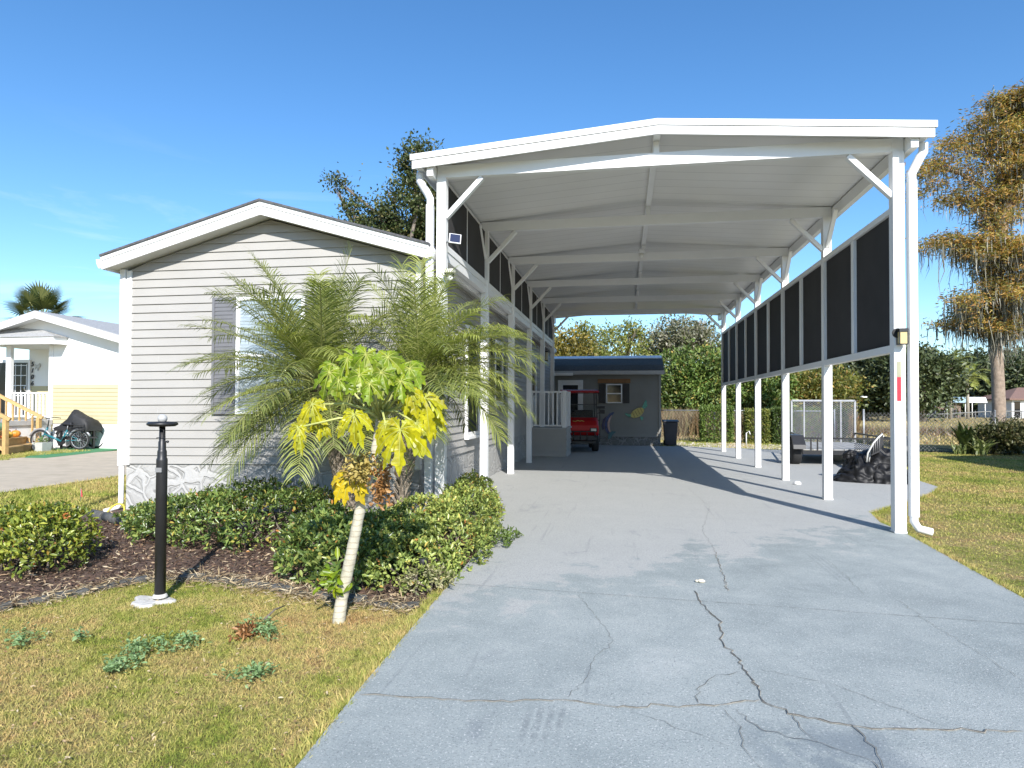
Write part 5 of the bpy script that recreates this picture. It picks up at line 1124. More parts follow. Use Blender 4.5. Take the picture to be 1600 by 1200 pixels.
# (pixel of the petiole joint, pixel of the middle lobe tip, plane Y, size, tilt towards viewer, material, droop)
LV = [((515, 594), (503, 622), 4.15, .135, .6, PAPG, .5), ((543, 574), (530, 600), 4.0, .14, .6, PAPG, .5), ((572, 566), (566, 590), 3.95, .14, .65, PAPG, .5), ((606, 570), (616, 596), 4.0, .14, .6, PAPG, .5), ((640, 588), (655, 612), 4.1, .14, .6, PAPG, .6),
      ((530, 606), (520, 634), 3.95, .12, .8, PAPG, .5), ((562, 598), (556, 626), 3.8, .135, .8, PAPG, .45), ((596, 594), (602, 622), 3.8, .135, .8, PAPG, .45), ((626, 608), (636, 634), 3.9, .12, .8, PAPG, .5), ((578, 612), (580, 640), 3.75, .12, .9, PAPG, .5), ((555, 572), (550, 566), 4.4, .14, .3, PAPG, .4), ((600, 572), (606, 566), 4.4, .14, .3, PAPG, .4), ((520, 582), (508, 578), 4.4, .13, .35, PAPG, .5), ((640, 578), (655, 578), 4.4, .13, .35, PAPG, .5),
      ((488, 632), (470, 672), 4.0, .16, 1.05, PAPY, .45), ((466, 668), (455, 705), 3.95, .13, 1.1, PAPY, .5), ((500, 660), (495, 690), 4.05, .10, 1., PAPY, .5), ((553, 648), (549, 700), 3.75, .165, 1.25, PAPY, .35), ((626, 672), (630, 722), 3.72, .19, 1.15, PAPY, .4), ((650, 662), (664, 705), 3.9, .12, 1.1, PAPY, .5), ((640, 612), (652, 652), 3.95, .14, 1., PAPY, .5), ((664, 622), (682, 680), 4.05, .15, 1.05, PAPY, .6), ((672, 650), (686, 700), 4.15, .12, 1.1, PAPY, .6), ((602, 662), (608, 690), 3.85, .10, 1.1, PAPY, .5),
      ((545, 744), (536, 806), 4.0, .15, 1.3, PAPO, .9), ((530, 745), (524, 790), 4.05, .11, 1.3, PAPO, .9)]
for (j, tip, y, s, tl, m, dr_) in LV:
    if tip[1] < 650: j = (j[0], j[1]-12); tip = (tip[0], tip[1]-12); tl += random.uniform(-.25, .25)
    s *= random.uniform(.82, 1.08)
    a = at(*j, y); b = at(*tip, y); X = (b-a); X.y = -X.length*.25; X.normalize()
    nrm = Vector((0, -math.sin(tl), math.cos(tl)*1.)) + Vector((random.uniform(-.2, .2), 0, random.uniform(-.1, .1)))
    nrm = (nrm-X*nrm.dot(X)).normalized(); yv = nrm.cross(X)
    M = Matrix((X, yv, nrm)).transposed().to_4x4(); M.translation = a
    mb = MB(); papaya_leaf(mb, M, s, dr_*.7, .5 if m is not PAPG else .22); lf = mb.build('leaf', [m, VEIN], pp)
    st0 = top-Z*random.uniform(.0, .12) if tip[1] < 760 else at(580, 720, YP)
    mb = MB(); mb.tube([st0, st0.lerp(a, .5)+Z*.035, a], [.011, .008, .006], 7); mb.build('petiole', PETI, lf)
mb = MB()
for i in range(14): q = top+Vector((random.uniform(-.05, .05), random.uniform(-.05, .05), random.uniform(-.02, .07))); mb.ell(q, (.014, .014, .026), 6, 4)
mb.build('buds', PETI, pp)
def dried(cx, cy2, sx, sy2, n, m, nm):
    c = at(cx, cy2, YP-.16); n_ = n; P = np.array(c)+np.stack([rng.normal(size=n)*sx, rng.normal(size=n)*.035, rng.normal(size=n)*sy2], 1)
    V, Fc = leafcloud(P, unit(rdir(n)+np.array([0, 0, -.4])), rdir(n), rng.uniform(.02, .055, n), rng.uniform(.012, .03, n), 'oval', .5); return np_obj(nm, V, Fc, m, pp)
dried(563, 730, .05, .05, 300, leafmat('dried_yellow_flowers', [(0, (.36,.27,.07)), (.6, (.50,.40,.13)), (1, (.30,.20,.07))], .2), 'dried_flower_cluster')
dried(597, 755, .030, .065, 200, leafmat('dried_brown_leaf', [(0, (.22,.10,.03)), (.6, (.36,.18,.06)), (1, (.42,.24,.09))], .2), 'dried_leaf')
n = 26; c = at(524, 905, 4.05); P = np.array(c)+rng.normal(size=(n, 3))*np.array([.035, .03, .045]); V, Fc = leafcloud(P, unit(rdir(n)+np.array([-.4, -.2, -.5])), unit(rdir(n)+np.array([0, -1, .6])), rng.uniform(.06, .11, n), rng.uniform(.03, .05, n), 'oval'); np_obj('sucker_leaves', V, Fc, PAPG, pp)

# ------------------------------------------------------------------ shrubs of the front bed
LAUREL = leafmat('glossy_shrub_leaves', [(0, (0.044,0.075,0.020)), (.3, (0.094,0.150,0.035)), (.65, (0.163,0.231,0.056)), (.93, (0.300,0.350,0.094)), (.97, (0.425,0.388,0.088)), (1, (0.450,0.175,0.050))], .26, rough=.3, spec=.5, patch=.25, pscale=2.5)
LAURELY = leafmat('sunny_shrub_leaves', [(0, (0.084,0.120,0.029)), (.3, (0.192,0.252,0.060)), (.65, (0.312,0.372,0.090)), (.92, (0.444,0.468,0.132)), (.965, (0.540,0.456,0.108)), (1, (0.480,0.204,0.060))], .28, rough=.33, spec=.45, patch=.2, pscale=2.5)
CROT = leafmat('yellow_green_shrub_leaves', [(0, (.06,.09,.02)), (.3, (.15,.20,.035)), (.7, (.30,.34,.055)), (.95, (.42,.41,.07)), (1, (.44,.18,.05))], .28, rough=.3, spec=.5, patch=.25, pscale=3.)
def shrub(name, blobs, n, ls, leaf, label, cat='shrub', upb=.5, stems=20, wf=.5, tuft=5):
    """leaves in little rosettes over a lumpy surface made of ellipsoids"""
    C0 = np.array([b[0] for b in blobs]); R0 = np.array([b[1] for b in blobs]); base = C0.mean(0); t = thing(name, (base[0], base[1], 0), label, cat)
    m = n//tuft; wv = (R0[:, 0]*R0[:, 1]+R0[:, 0]*R0[:, 2])**.9; k = rng.choice(len(blobs), m, p=wv/wv.sum()); d = rdir(m); d[:, 2] = np.abs(d[:, 2])*1.0-.28*(rng.random(m) < .45)
    d = unit(d); q = np.where(rng.random(m) < .72, rng.uniform(.9, 1.06, m), rng.uniform(.5, .9, m))[:, None]; P = C0[k]+d*R0[k]*q
    ok = P[:, 2] > .015
    for j in range(len(blobs)): ok &= ~((((P-C0[j])/R0[j])**2).sum(1) < .40)
    P = P[ok]; d = d[ok]; k = k[ok]; m = len(P); Nr = unit(d/R0[k])
    T_ = np.repeat(P, tuft, 0); D_ = np.repeat(unit(Nr+np.array([0, 0, upb])+rng.normal(size=(m, 3))*.35), tuft, 0); nn = len(T_)
    A = unit(D_*.75+rdir(nn)*.95); V, Fc = leafcloud(T_+rng.normal(size=(nn, 3))*ls*.25, A, unit(D_+rdir(nn)*.5), rng.uniform(.65, 1.25, nn)*ls, rng.uniform(.75, 1.2, nn)*ls*wf, 'oval', .18)
    np_obj('foliage', V, Fc, leaf, t)
    mb = MB()
    for i in range(stems):
        b = random.choice(blobs); s = Vector((b[0][0]+random.uniform(-.4, .4)*b[1][0], b[0][1]+random.uniform(-.4, .4)*b[1][1], -.03)); e = Vector(b[0])+Vector((random.uniform(-.7, .7)*b[1][0], random.uniform(-.7, .7)*b[1][1], random.uniform(.1, .75)*b[1][2])); mb.tube([s, s.lerp(e, .5)+Vector((random.uniform(-.05, .05), 0, .03)), e], [.012, .009, .004], 5)
    mb.build('stem', BARK, t); return t
random.seed(31)
shrub('front_hedge', [((-5.45, 6.95, .04), (.5, .5, .22)), ((-5.0, 6.75, .08), (.5, .7, .28)), ((-4.65, 6.6, .10), (.55, .8, .33)), ((-4.1, 6.5, .12), (.55, .8, .36)), ((-3.6, 6.45, .12), (.55, .75, .36)), ((-4.2, 7.1, .14), (1.0, .45, .38))], 17500, .051, LAUREL, 'low glossy green hedge along the skirting behind the black post', 'hedge', stems=40)
shrub('round_shrub', [((-2.55, 5.35, .10), (.38, .55, .32)), ((-2.2, 5.15, .08), (.36, .52, .28)), ((-2.75, 5.75, .12), (.4, .5, .34)), ((-2.3, 5.8, .1), (.5, .5, .32))], 8000, .058, LAUREL, 'dark glossy shrub just left of the papaya trunk', stems=24)
shrub('driveway_hedge', [((-1.72, 5.15, .06), (.38, .5, .27)), ((-1.62, 5.75, .08), (.40, .55, .32)), ((-1.72, 6.4, .10), (.42, .6, .36)), ((-1.72, 7.05, .12), (.38, .6, .38)), ((-1.88, 7.75, .14), (.36, .6, .39)), ((-2.1, 6.6, .10), (.42, .8, .36)), ((-2.0, 5.6, .08), (.4, .6, .30)), ((-1.95, 8.3, .15), (.3, .4, .39))], 21500, .047, LAURELY, 'sunny yellow green hedge along the left edge of the driveway', 'hedge', stems=40)
shrub('ixora_shrub', [((-4.92, 4.80, .14), (.30, .32, .32)), ((-5.22, 4.92, .16), (.38, .38, .34)), ((-5.15, 5.16, .18), (.34, .30, .32)), ((-5.55, 5.1, .16), (.34, .34, .32)), ((-5.05, 4.9, .26), (.26, .28, .26))], 7600, .052, CROT, 'yellow green shrub with a few orange blooms at the left edge of the bed', stems=26, upb=.8)
sx_ = [o for o in scene.objects if o.name == 'ixora_shrub'][0]
for (u, v) in ((6, 828), (52, 885), (72, 906), (104, 806)):
    q = at(u, v, 4.75); n = 40; d = rdir(n); V, Fc = leafcloud(np.array(q)+d*.014, d, rdir(n), np.full(n, .016), np.full(n, .010), 'oval'); np_obj('flower_head', V, Fc, leafmat('orange_blossom', [(0, (.42,.12,.035)), (1, (.52,.22,.06))], .2) if 'orange_blossom' not in bpy.data.materials else bpy.data.materials['orange_blossom'], sx_)
q = gnd(655, 930); shrub('variegated_shrub', [((q.x+.02, q.y+.02, .08), (.16, .14, .12)), ((q.x+.12, q.y+.10, .08), (.12, .12, .10))], 620, .034, leafmat('pale_variegated_leaves', [(0, (.12,.14,.05)), (.5, (.24,.24,.10)), (1, (.42,.38,.22))], .2), 'small pale variegated plant at the front corner of the driveway hedge', stems=10)
q = gnd(782, 852, .03); shrub('creeping_weed', [((q.x-.06, q.y, .05), (.16, .2, .1)), ((q.x+.02, q.y+.35, .05), (.1, .15, .08))], 420, .045, leafmat('weed_green', [(0, (.06,.10,.02)), (1, (.16,.22,.05))], .25), 'green weed creeping over the driveway edge from the hedge', cat='weed', stems=6)
SP = thing('spotlight_stake', gnd(640, 925), 'small black garden spotlight in front of the driveway hedge', 'garden light'); q = gnd(661, 922); mb = MB(); mb.tube([q, q+Z*.17], .008, 6); mb.build('stake', BLACKP, SP); mb = MB(); mb.lathe([(.018, .15), (.035, .19), (.038, .24), (.03, .25)], q, 12); mb.build('lamp_head', BLACKP, SP)
SP = thing('spotlight_stake', gnd(388, 862), 'small black garden spotlight at the front of the glossy hedge', 'garden light'); q = gnd(386, 860); mb = MB(); mb.tube([q, q+Z*.2+Vector((-.04, 0, 0))], .010, 6); mb.build('stake', BLACKP, SP); mb = MB(); mb.lathe([(.018, .18), (.04, .22), (.043, .27), (.03, .28)], q+Vector((-.04, 0, 0)), 12); mb.build('lamp_head', BLACKP, SP)

# ------------------------------------------------------------------ black post lamp without its lantern
lq = gnd(250, 938); lamp = thing('lamp_post', lq, 'black telescopic lamp post topped by a flat disc and a grey ball', 'lamp post')
h = lambda v: (at(252, v, lq.y).z)
ms = [(.038, -.05), (.038, h(720)), (.0375, h(717)), (.032, h(715)), (.032, h(706)), (.030, h(704)), (.026, h(702)), (.026, h(690)), (.022, h(689)), (.020, h(666))]
mb = MB(); mb.lathe(ms, (lq.x, lq.y, 0), 20); mb.build('pole', BLACK, lamp)
mb = MB(); zc = h(662.5); mb.lathe([(.02, zc-.02), (.085, zc-.017), (.105, zc-.005), (.105, zc+.006), (.09, zc+.016), (.02, zc+.02)], (lq.x, lq.y, 0), 24); mb.build('disc', BLACK, lamp)
mb = MB(); mb.ell((lq.x, lq.y, h(654)), .033, 16, 10); mb.build('ball', mat('grey_painted_ball', (.42,.42,.41), .35, .1), lamp)
mb = MB(); mb.box(lq.x-.02, lq.y-.044, h(737), lq.x+.03, lq.y-.036, h(730)); mb.build('clamp', mat('grey_label', (.22,.22,.22), .4), lamp)
mb = MB(); mb.bar((lq.x+.02, lq.y, h(690)), (lq.x+.04, lq.y, h(690)), .012, .012); mb.ell((lq.x+.045, lq.y, h(690)), .01, 8, 6); mb.tube([(lq.x-.005, lq.y-.03, h(668)), (lq.x+.04, lq.y-.035, h(672)), (lq.x+.035, lq.y-.03, h(682)), (lq.x-.02, lq.y-.035, h(684))], .003, 5); mb.build('wire', BLACKP, lamp)
mb = MB(); vs = []; 
for i in range(20):
    an = 2*PI*i/20; r = .13+.03*math.sin(an*3)+.02*math.sin(an*5+1); vs.append((lq.x-.05+r*1.15*math.cos(an), lq.y-.03+r*.9*math.sin(an)))
mb.prism(vs, 'z', -.06, .012); mb.lathe([(.06, .02), (.045, .045), (.039, .05)], (lq.x, lq.y, 0), 14); mb.build('concrete_footing', mat('white_concrete', (.52,.50,.46), .85, .2, 25., bmp=.6, bscale=50), lamp, .015)

# ------------------------------------------------------------------ bed edging, hose, flag, litter on the lawn
EDGE = mat('black_edging', (.085,.085,.08), .85, .4, 14., bmp=.5, bscale=60, dirt=.25)
epts = [gnd(-40, 958), gnd(5, 950), gnd(60, 940), gnd(128, 926), gnd(200, 910), gnd(265, 903), gnd(330, 905), gnd(415, 916), gnd(480, 928), gnd(540, 937), gnd(610, 946), gnd(672, 948)]
acc = []
for a, b in zip(epts, epts[1:]):
    m_ = max(1, int((b-a).length/.05)); acc += [a.lerp(b, i/m_) for i in range(m_)]
desc = ['at the far left end of the row', 'second from the left frame edge', 'below the left shrub', 'below the bare mulch', 'just left of the black post', 'right behind the black post', 'in the post shadow', 'below the open mulch', 'left of the dark shrub', 'under the dark round shrub', 'left of the papaya foot', 'behind the papaya foot', 'right of the papaya foot', 'under the driveway hedge', 'by the variegated plant', 'at the corner of the driveway']
L = sum((b-a).length for a, b in zip(acc, acc[1:])); seg = L/len(desc)
def walk(s):
    for a, b in zip(acc, acc[1:]):
        l = (b-a).length
        if s <= l: return a.lerp(b, s/max(l, 1e-6))
        s -= l
    return acc[-1]
for i, dsc in enumerate(desc):
    a, b = walk(i*seg+.012), walk((i+1)*seg-.012); d = (b-a).normalized(); s = Vector((-d.y, d.x, 0)); w2 = .055+random.uniform(-.01, .008); a = a+Vector((random.uniform(-.015, .015), random.uniform(-.015, .015), 0)); b = b+Vector((random.uniform(-.015, .015), random.uniform(-.015, .015), 0)); hh = .022+random.uniform(-.012, .014)
    mb = MB(); tl = Vector((0, 0, random.uniform(-.012, .012)))
    vs = [a-s*w2-Z*.05, b-s*w2-Z*.05, b+s*w2-Z*.05, a+s*w2-Z*.05, a-s*w2*.7+Z*hh, b-s*w2*.7+Z*hh+tl, b+s*w2*.7+Z*hh+tl, a+s*w2*.7+Z*hh]
    mb.add(vs, [(0,3,2,1), (4,5,6,7), (0,1,5,4), (1,2,6,5), (2,3,7,6), (3,0,4,7)])
    tag(mb.build('edging_stone', EDGE, None, .012), 'low dark edging stone of the bed border, '+dsc, 'edging stone', 'edging stones along the front bed')
for i, (u, v, dsc) in enumerate(((153, 812, 'left'), (176, 817, 'middle'), (199, 822, 'right'))):
    a = gnd(u-10, v-3); b = gnd(u+10, v+2); mb = MB(); mb.tube([a+Z*.05, b+Z*.05], .06, 12)
    tag(mb.build('edging_log', EDGE), f'{dsc} one of the three rounded black edging logs below the house corner downspout', 'edging log', 'rounded edging logs at the house corner')
hz_ = gnd(184, 806); mb = MB(); mb.tube([hz_+Vector((.10*math.cos(a)*1.2, .08*math.sin(a)-.05, .03+.12*max(0, math.sin(a)))) for a in [2*PI*i/24 for i in range(24)]], .012, 8, closed=True); mb.tube([hz_+Vector((.1, -.06, .03)), hz_+Vector((.25, -.10, .02)), hz_+Vector((.42, -.04, .02))], .012, 8)
tag(mb.build('garden_hose', mat('yellow_hose', (.55,.46,.06), .45, .1)), 'yellow garden hose looped round the foot of the corner downspout', 'hose')
fq = gnd(126, 786); fl = thing('marker_flag', fq, 'tiny red marker flag in the grass left of the home', 'marker flag'); mb = MB(); mb.tube([fq, fq+Z*.22], .003, 5); mb.build('wire', STEEL, fl); mb = MB(); mb.add([fq+Z*.22, fq+Z*.10, fq+Vector((.05, -.02, .09)), fq+Vector((.04, -.03, .20)), fq+Vector((.02, .012, .15))], [(0,1,4), (1,2,4), (2,3,4), (3,0,4)]); mb.build('flag', mat('red_flag', (.6,.06,.06), .5, .1), fl)
pq = at(-6, 862, 5.2); pt = MB(); pt.lathe([(.0, -.15), (.10, -.15), (.145, -.06), (.15, .0), (.135, .07), (.09, .12), (.0, .13)], (pq.x, pq.y, .16), 20); tag(pt.build('clay_pot', mat('terracotta', (.36,.19,.12), .8, .2, 9.)), 'round brown clay pot at the left frame edge beside the yellow green shrub', 'clay pot')
# crumpled dry leaf and twig on the lawn
c = gnd(386, 993); n = 110; P = np.array(c)+np.stack([rng.normal(size=n)*.032, rng.normal(size=n)*.035, np.abs(rng.normal(size=n))*.014+.012], 1); V, Fc = leafcloud(P, rdir(n), rdir(n), rng.uniform(.025, .06, n), rng.uniform(.012, .025, n), 'oval', .6)
tag(np_obj('dry_leaf', V, Fc, leafmat('dry_brown_leaf', [(0, (.17,.075,.03)), (.6, (.30,.14,.05)), (1, (.40,.22,.09))], .15)), 'curled brown dry leaf lying on the lawn', 'dry leaf')
mb = MB(); a = gnd(413, 975); b = gnd(446, 955); mb.tube([a+Z*.03, a.lerp(b, .5)+Z*.055, b+Z*.04], [.008, .006, .003], 6); tag(mb.build('twig', BARK), 'thin bent twig on the lawn beside the dry leaf', 'twig')
mb = MB(); c = gnd(1096, 910, .03); mb.ell(c+Z*.012, (.03, .022, .014), 10, 6, .15); mb.ell(c+Vector((-.035, .004, .010)), (.016, .013, .010), 8, 5, .1); tag(mb.build('pale_stone', mat('cream_stone', (.62,.57,.45), .7)), 'small cream stone lying alone on the driveway', 'stone')
WEED = leafmat('blue_green_weed', [(0, (.15,.24,.09)), (.6, (.23,.35,.15)), (1, (.34,.46,.22))], .3)
def weed(cs, n, label, ls=.028):
    P = []
    for (u, v, su, sv) in cs:
        for _ in range(n//len(cs)): g_ = gnd(random.gauss(u, su), random.gauss(v, sv)); P.append((g_.x, g_.y, random.uniform(.015, .05)))
    P = np.array(P); m_ = len(P); V, Fc = leafcloud(P, unit(rdir(m_)*np.array([1, 1, .4])+np.array([0, 0, .2])), unit(np.array([0, 0, 1.])+rng.normal(size=(m_, 3))*.4), rng.uniform(.6, 1.4, m_)*ls, rng.uniform(.5, 1., m_)*ls*.7, 'oval', .2)
    tag(np_obj('lawn_weed', V, Fc, WEED), label, 'weed', kind='stuff')
weed([(215, 1020, 12, 7), (250, 1016, 20, 8), (290, 1008, 12, 5), (200, 1040, 12, 6), (175, 1052, 6, 3)], 620, 'broad blue green weed patch in the middle of the lawn')
weed([(405, 985, 14, 7), (420, 992, 9, 6)], 240, 'blue green weed clump beside the dry leaf on the lawn')
weed([(380, 1062, 20, 6), (405, 1055, 9, 4)], 170, 'thin scattered weed patch below the dry leaf on the lawn')
weed([(45, 1000, 18, 6), (25, 1012, 8, 4)], 130, 'sparse weed patch at the left edge of the lawn')
weed([(125, 1000, 6, 3)], 50, 'tiny weed sprig on the left of the lawn')
# mulch chips and straw
def inpoly(px, py, poly):
    c = np.zeros(len(px), bool); k = len(poly)
    for i in range(k):
        x0, y0 = poly[i]; x1, y1 = poly[i-1]
        c ^= ((y0 > py) != (y1 > py)) & (px < (x1-x0)*(py-y0)/(y1-y0+1e-12)+x0)
    return c
n = 30000; px_ = rng.uniform(-6.6, -1.4, n); py_ = rng.uniform(3.6, 8., n); ok = inpoly(px_, py_, MB_POLY); P = np.stack([px_, py_, rng.uniform(.0, .02, n)], 1)[ok]; m_ = len(P)
V, Fc = leafcloud(P, unit(rng.normal(size=(m_, 3))*np.array([1, 1, .3])), unit(np.array([0, 0, 1.])+rng.normal(size=(m_, 3))*.6), rng.uniform(.02, .07, m_), rng.uniform(.006, .018, m_), 'diamond')
tag(np_obj('mulch_chips', V, Fc, leafmat('mulch_chip_colours', [(0, (.04,.024,.017)), (.45, (.10,.06,.042)), (.7, (.18,.105,.07)), (.85, (.34,.24,.14)), (1, (.50,.41,.28))], .05, rough=.8)), kind='stuff')

n = 3000; k = rng.integers(0, len(acc), n); P = np.array([tuple(p) for p in acc])[k]+np.stack([rng.normal(size=n)*.05, rng.normal(size=n)*.10-.02, np.zeros(n)], 1); P[:, 2] = rng.uniform(.0, .036, n)
V, Fc = leafcloud(P, unit(rng.normal(size=(n, 3))*np.array([1, 1, .25])), unit(np.array([0, 0, 1.])+rng.normal(size=(n, 3))*.5), rng.uniform(.03, .13, n), rng.uniform(.003, .012, n), 'diamond')
tag(np_obj('straw_litter', V, Fc, leafmat('straw_litter_colours', [(0, (.16,.10,.06)), (.5, (.36,.27,.15)), (1, (.55,.46,.30))], .05, rough=.8)), kind='stuff')
n = 1500; px_ = rng.uniform(-6.4, -1.3, n); py_ = 2.+3.*rng.random(n); ok = ~inpoly(px_, py_, DRV); P = np.stack([px_, py_, rng.uniform(.01, .03, n)], 1)[ok]; m_ = len(P)
V, Fc = leafcloud(P, unit(rng.normal(size=(m_, 3))*np.array([1, 1, .2])), unit(np.array([0, 0, 1.])+rng.normal(size=(m_, 3))*.4), rng.uniform(.012, .03, m_), rng.uniform(.005, .012, m_), 'oval')
tag(np_obj('fallen_leaf_litter', V, Fc, leafmat('fallen_leaf_colours', [(0, (.22,.12,.06)), (.5, (.40,.28,.15)), (1, (.50,.42,.28))], .1)), kind='stuff')
# ------------------------------------------------------------------ grass blades
def grass(name, n, xr, yr, keep, hmin, hmax, wd, yb=1.):
    X = rng.uniform(*xr, n); Yv = yr[0]+(yr[1]-yr[0])*rng.random(n)**yb; ok = keep(X, Yv); X, Yv = X[ok], Yv[ok]; m = len(X)
    d = np.hypot(X, Yv); P = np.stack([X, Yv, np.full(m, -.012)], 1); A = unit(np.array([0, 0, 1.])+rng.normal(size=(m, 3))*np.array([.75, .75, .25]))
    sc_ = np.clip(d/8., .8, 1.7); V, Fc = leafcloud(P, A, rdir(m), rng.uniform(hmin, hmax, m)*np.clip(d/9, .8, 1.5), rng.uniform(.6, 1.3, m)*wd*sc_, 'blade')
    tag(np_obj(name, V, Fc, BLADE), kind='stuff')
notbed = lambda x, y: ~inpoly(x, y, MB_POLY) & ~inpoly(x, y, DRV)
infr = lambda x, y: (x > -1.22*y-.4) & (x < .60*y+.6)
grass('grass', 380000, (-7., -1.1), (1.7, 5.2), lambda x, y: notbed(x, y) & infr(x, y), .012, .042, .0036)
grass('grass', 90000, (-9.9, -4.), (4., 14.), lambda x, y: notbed(x, y) & infr(x, y) & (x > -9.78) & ~((x > -6.8) & (y > 7.7)), .03, .07, .006)
grass('grass', 330000, (2.6, 16.), (4.6, 22.4), lambda x, y: notbed(x, y) & infr(x, y), .012, .036, .005, 1.5)
grass('grass', 40000, (1., 9.), (22.3, 27.), lambda x, y: notbed(x, y) & infr(x, y) & (rng.random(len(x)) < .35), .03, .09, .008)
grass('grass', 30000, (-19., -15.), (11., 17.), lambda x, y: infr(x, y) & ((x < -15.7) | (y < 13.9)) & ~((x > -15.2) & (x < -9.8)), .03, .07, .008)

# tufts that creep over the slab edges
P = []
for a, b in zip(DRV, DRV[1:]):
    a, b = Vector((a[0], a[1], 0)), Vector((b[0], b[1], 0)); c = (a+b)/2
    if not (1.5 < c.y < 22 and (c.x > 2.8 or (c.x < -1.1 and c.y < 5))): continue
    d = (b-a).normalized(); o_ = Vector((d.y, -d.x, 0)); n_ = int((b-a).length*(2600 if c.y < 8 else 900))
    for i in range(n_):
        if mn.noise(Vector((a.lerp(b, i/n_)*3.))) > -.25: q = a.lerp(b, random.random())+o_*abs(random.gauss(0, .035)); P.append((q.x, q.y, -.01))
P = np.array(P); m_ = len(P); V, Fc = leafcloud(P, unit(np.array([0, 0, 1.])+rng.normal(size=(m_, 3))*.6), rdir(m_), rng.uniform(.03, .085, m_), rng.uniform(.003, .007, m_), 'blade')
tag(np_obj('grass', V, Fc, BLADE), kind='stuff')
# ------------------------------------------------------------------ the neighbour's home across the left driveway
random.seed(77)
NY = 17.9
def nw(u, v, y=NY): p = at(u, v, y); return p.x, p.z
NWHITE = mat('white_vinyl_siding', (.80,.80,.78), .5, .02, 2.)
nb = thing('neighbour_home', at(75, 702, NY+4), 'white and cream neighbouring home with a small porch on the left', 'house')
nxl = nw(-20, 600)[0]; nxr = nw(215, 600)[0]; xa, za_ = nw(75, 493); xp = nw(81, 600)[0]
_, zy = nw(150, 601); _, zs = nw(150, 662); sl_ = .27
def zroofn(x): return za_-.06-sl_*abs(x-xa)
xw = nw(83, 600)[0]; NYD = NY+1.5; _, ezp = nw(50, 537)
mb = MB(); mb.prism([(xw, zy+.004), (nxr, zy+.004), (nxr, zroofn(nxr)), (xw, zroofn(xw))], 'y', NY, NY+11)
mb.prism([(nxl, ezp), (xw-.002, ezp), (xw-.002, zroofn(xw-.002)), (xa, zroofn(xa)), (nxl, zroofn(nxl))], 'y', NY+.002, NY+11)
mb.box(nxl, NYD, zy+.004, xw-.004, NY+10.9, ezp-.002); mb.build('wall', NWHITE, nb)
mb = MB(); z = zs
while z < zy-.01:
    z1 = min(z+.125, zy)
    mb.add([(xw, NY-.018, z), (nxr, NY-.018, z), (nxr, NY, z1), (xw, NY, z1), (xw, NY+.004, z), (nxr, NY+.004, z)], [(0,1,2,3), (4,5,1,0)])
    mb.add([(nxl, NYD-.018, z), (xw-.004, NYD-.018, z), (xw-.004, NYD, z1), (nxl, NYD, z1)], [(0,1,2,3)]); z = z1
mb.box(xw+.002, NY+.006, zs, nxr-.002, NY+11, zy); mb.box(nxl, NYD+.006, zs, xw, NY+10.9, zy); mb.build('wall', YELLOWSIDE, nb)
mb = MB(); mb.box(xw, NY+.01, -.1, nxr-.01, NY+11, zs-.004); mb.box(nxl, NY+.012, -.1, xw-.002, NY+10.9, zs-.4); mb.build('skirting', NWHITE, nb)
mb = MB(); o = .45
for s in (-1, 1):
    xe = nxl-.4 if s < 0 else nxr+.4; q = [(xa, zroofn(xa)+.16), (xe, zroofn(xe)+.16), (xe, zroofn(xe)+.10), (xa, zroofn(xa)+.10)]
    mb.prism(q if s > 0 else q[::-1], 'y', NY-o-.02, NY+11.3)
LSH = mat('pale_grey_shingle', (.34,.34,.335), .9, .25, 20., bmp=.4, bscale=40)
nr = mb.build('roof', LSH, nb); mb = MB()
for s in (-1, 1):
    xe = nxl-.4 if s < 0 else nxr+.4; q = [(xa, zroofn(xa)+.13), (xe, zroofn(xe)+.13), (xe, zroofn(xe)-.08), (xa, zroofn(xa)-.08)]
    mb.prism(q if s > 0 else q[::-1], 'y', NY-o-.035, NY-o-.005)
    mb.prism([(xa, zroofn(xa)+.01), (xe, zroofn(xe)+.01), (xe, zroofn(xe)-.01), (xa, zroofn(xa)-.01)][::s], 'y', NY-o, NY-.002)
mb.build('fascia', TRIM, nr)
# porch
PYF = NY
ex0, ez0 = nw(-60, 508, NY-.5); ex1, ez1 = nw(84, 537, NY-.5); _, et = nw(84, 525, NY-.5)
mb = MB(); mb.box(ex0, NY-.52, ez1, ex1, NY-.48, et); mb.box(ex1-.03, NY-.479, ez1, ex1, NY-.003, et); mb.build('porch_fascia', TRIM, nb, .004)
mb = MB(); xp0 = nw(75, 600)[0]
mb.add([(ex0, NY-.56, et+.004), (ex1+.05, NY-.56, et+.004), (ex1-.9, NY-.004, et+.26), (ex0, NY-.004, et+.5), (ex1+.05, NY-.004, et+.004), (ex0, NY-.56, et-.02), (ex1+.05, NY-.56, et-.02), (ex1+.05, NY-.004, et-.02)], [(0,1,2,3), (1,4,2), (0,5,6,1), (1,6,7,4)]); mb.build('porch_roof', LSH, nb)
mb = MB(); mb.box(ex0, NY-.475, ez1+.02, ex1-.035, NY-.004, ez1+.05); mb.box(nxl, NY+.01, ezp-.05, xw, NYD, ezp-.004); mb.build('porch_ceiling', NWHITE, nb)
_, pf_ = nw(50, 656)
mb = MB(); mb.box(nxl, NY-.03, pf_-.14, xw-.003, NYD, pf_); mb.box(nxl, 14.9, pf_-.14, -18.05, NY-.032, pf_); mb.build('porch_floor', mat('grey_porch_boards', (.45,.44,.42), .7), nb)
mb = MB(); mb.box(nxl, 14.95, -.05, -18.1, NY-.04, pf_-.142); mb.build('skirting', NWHITE, nb)
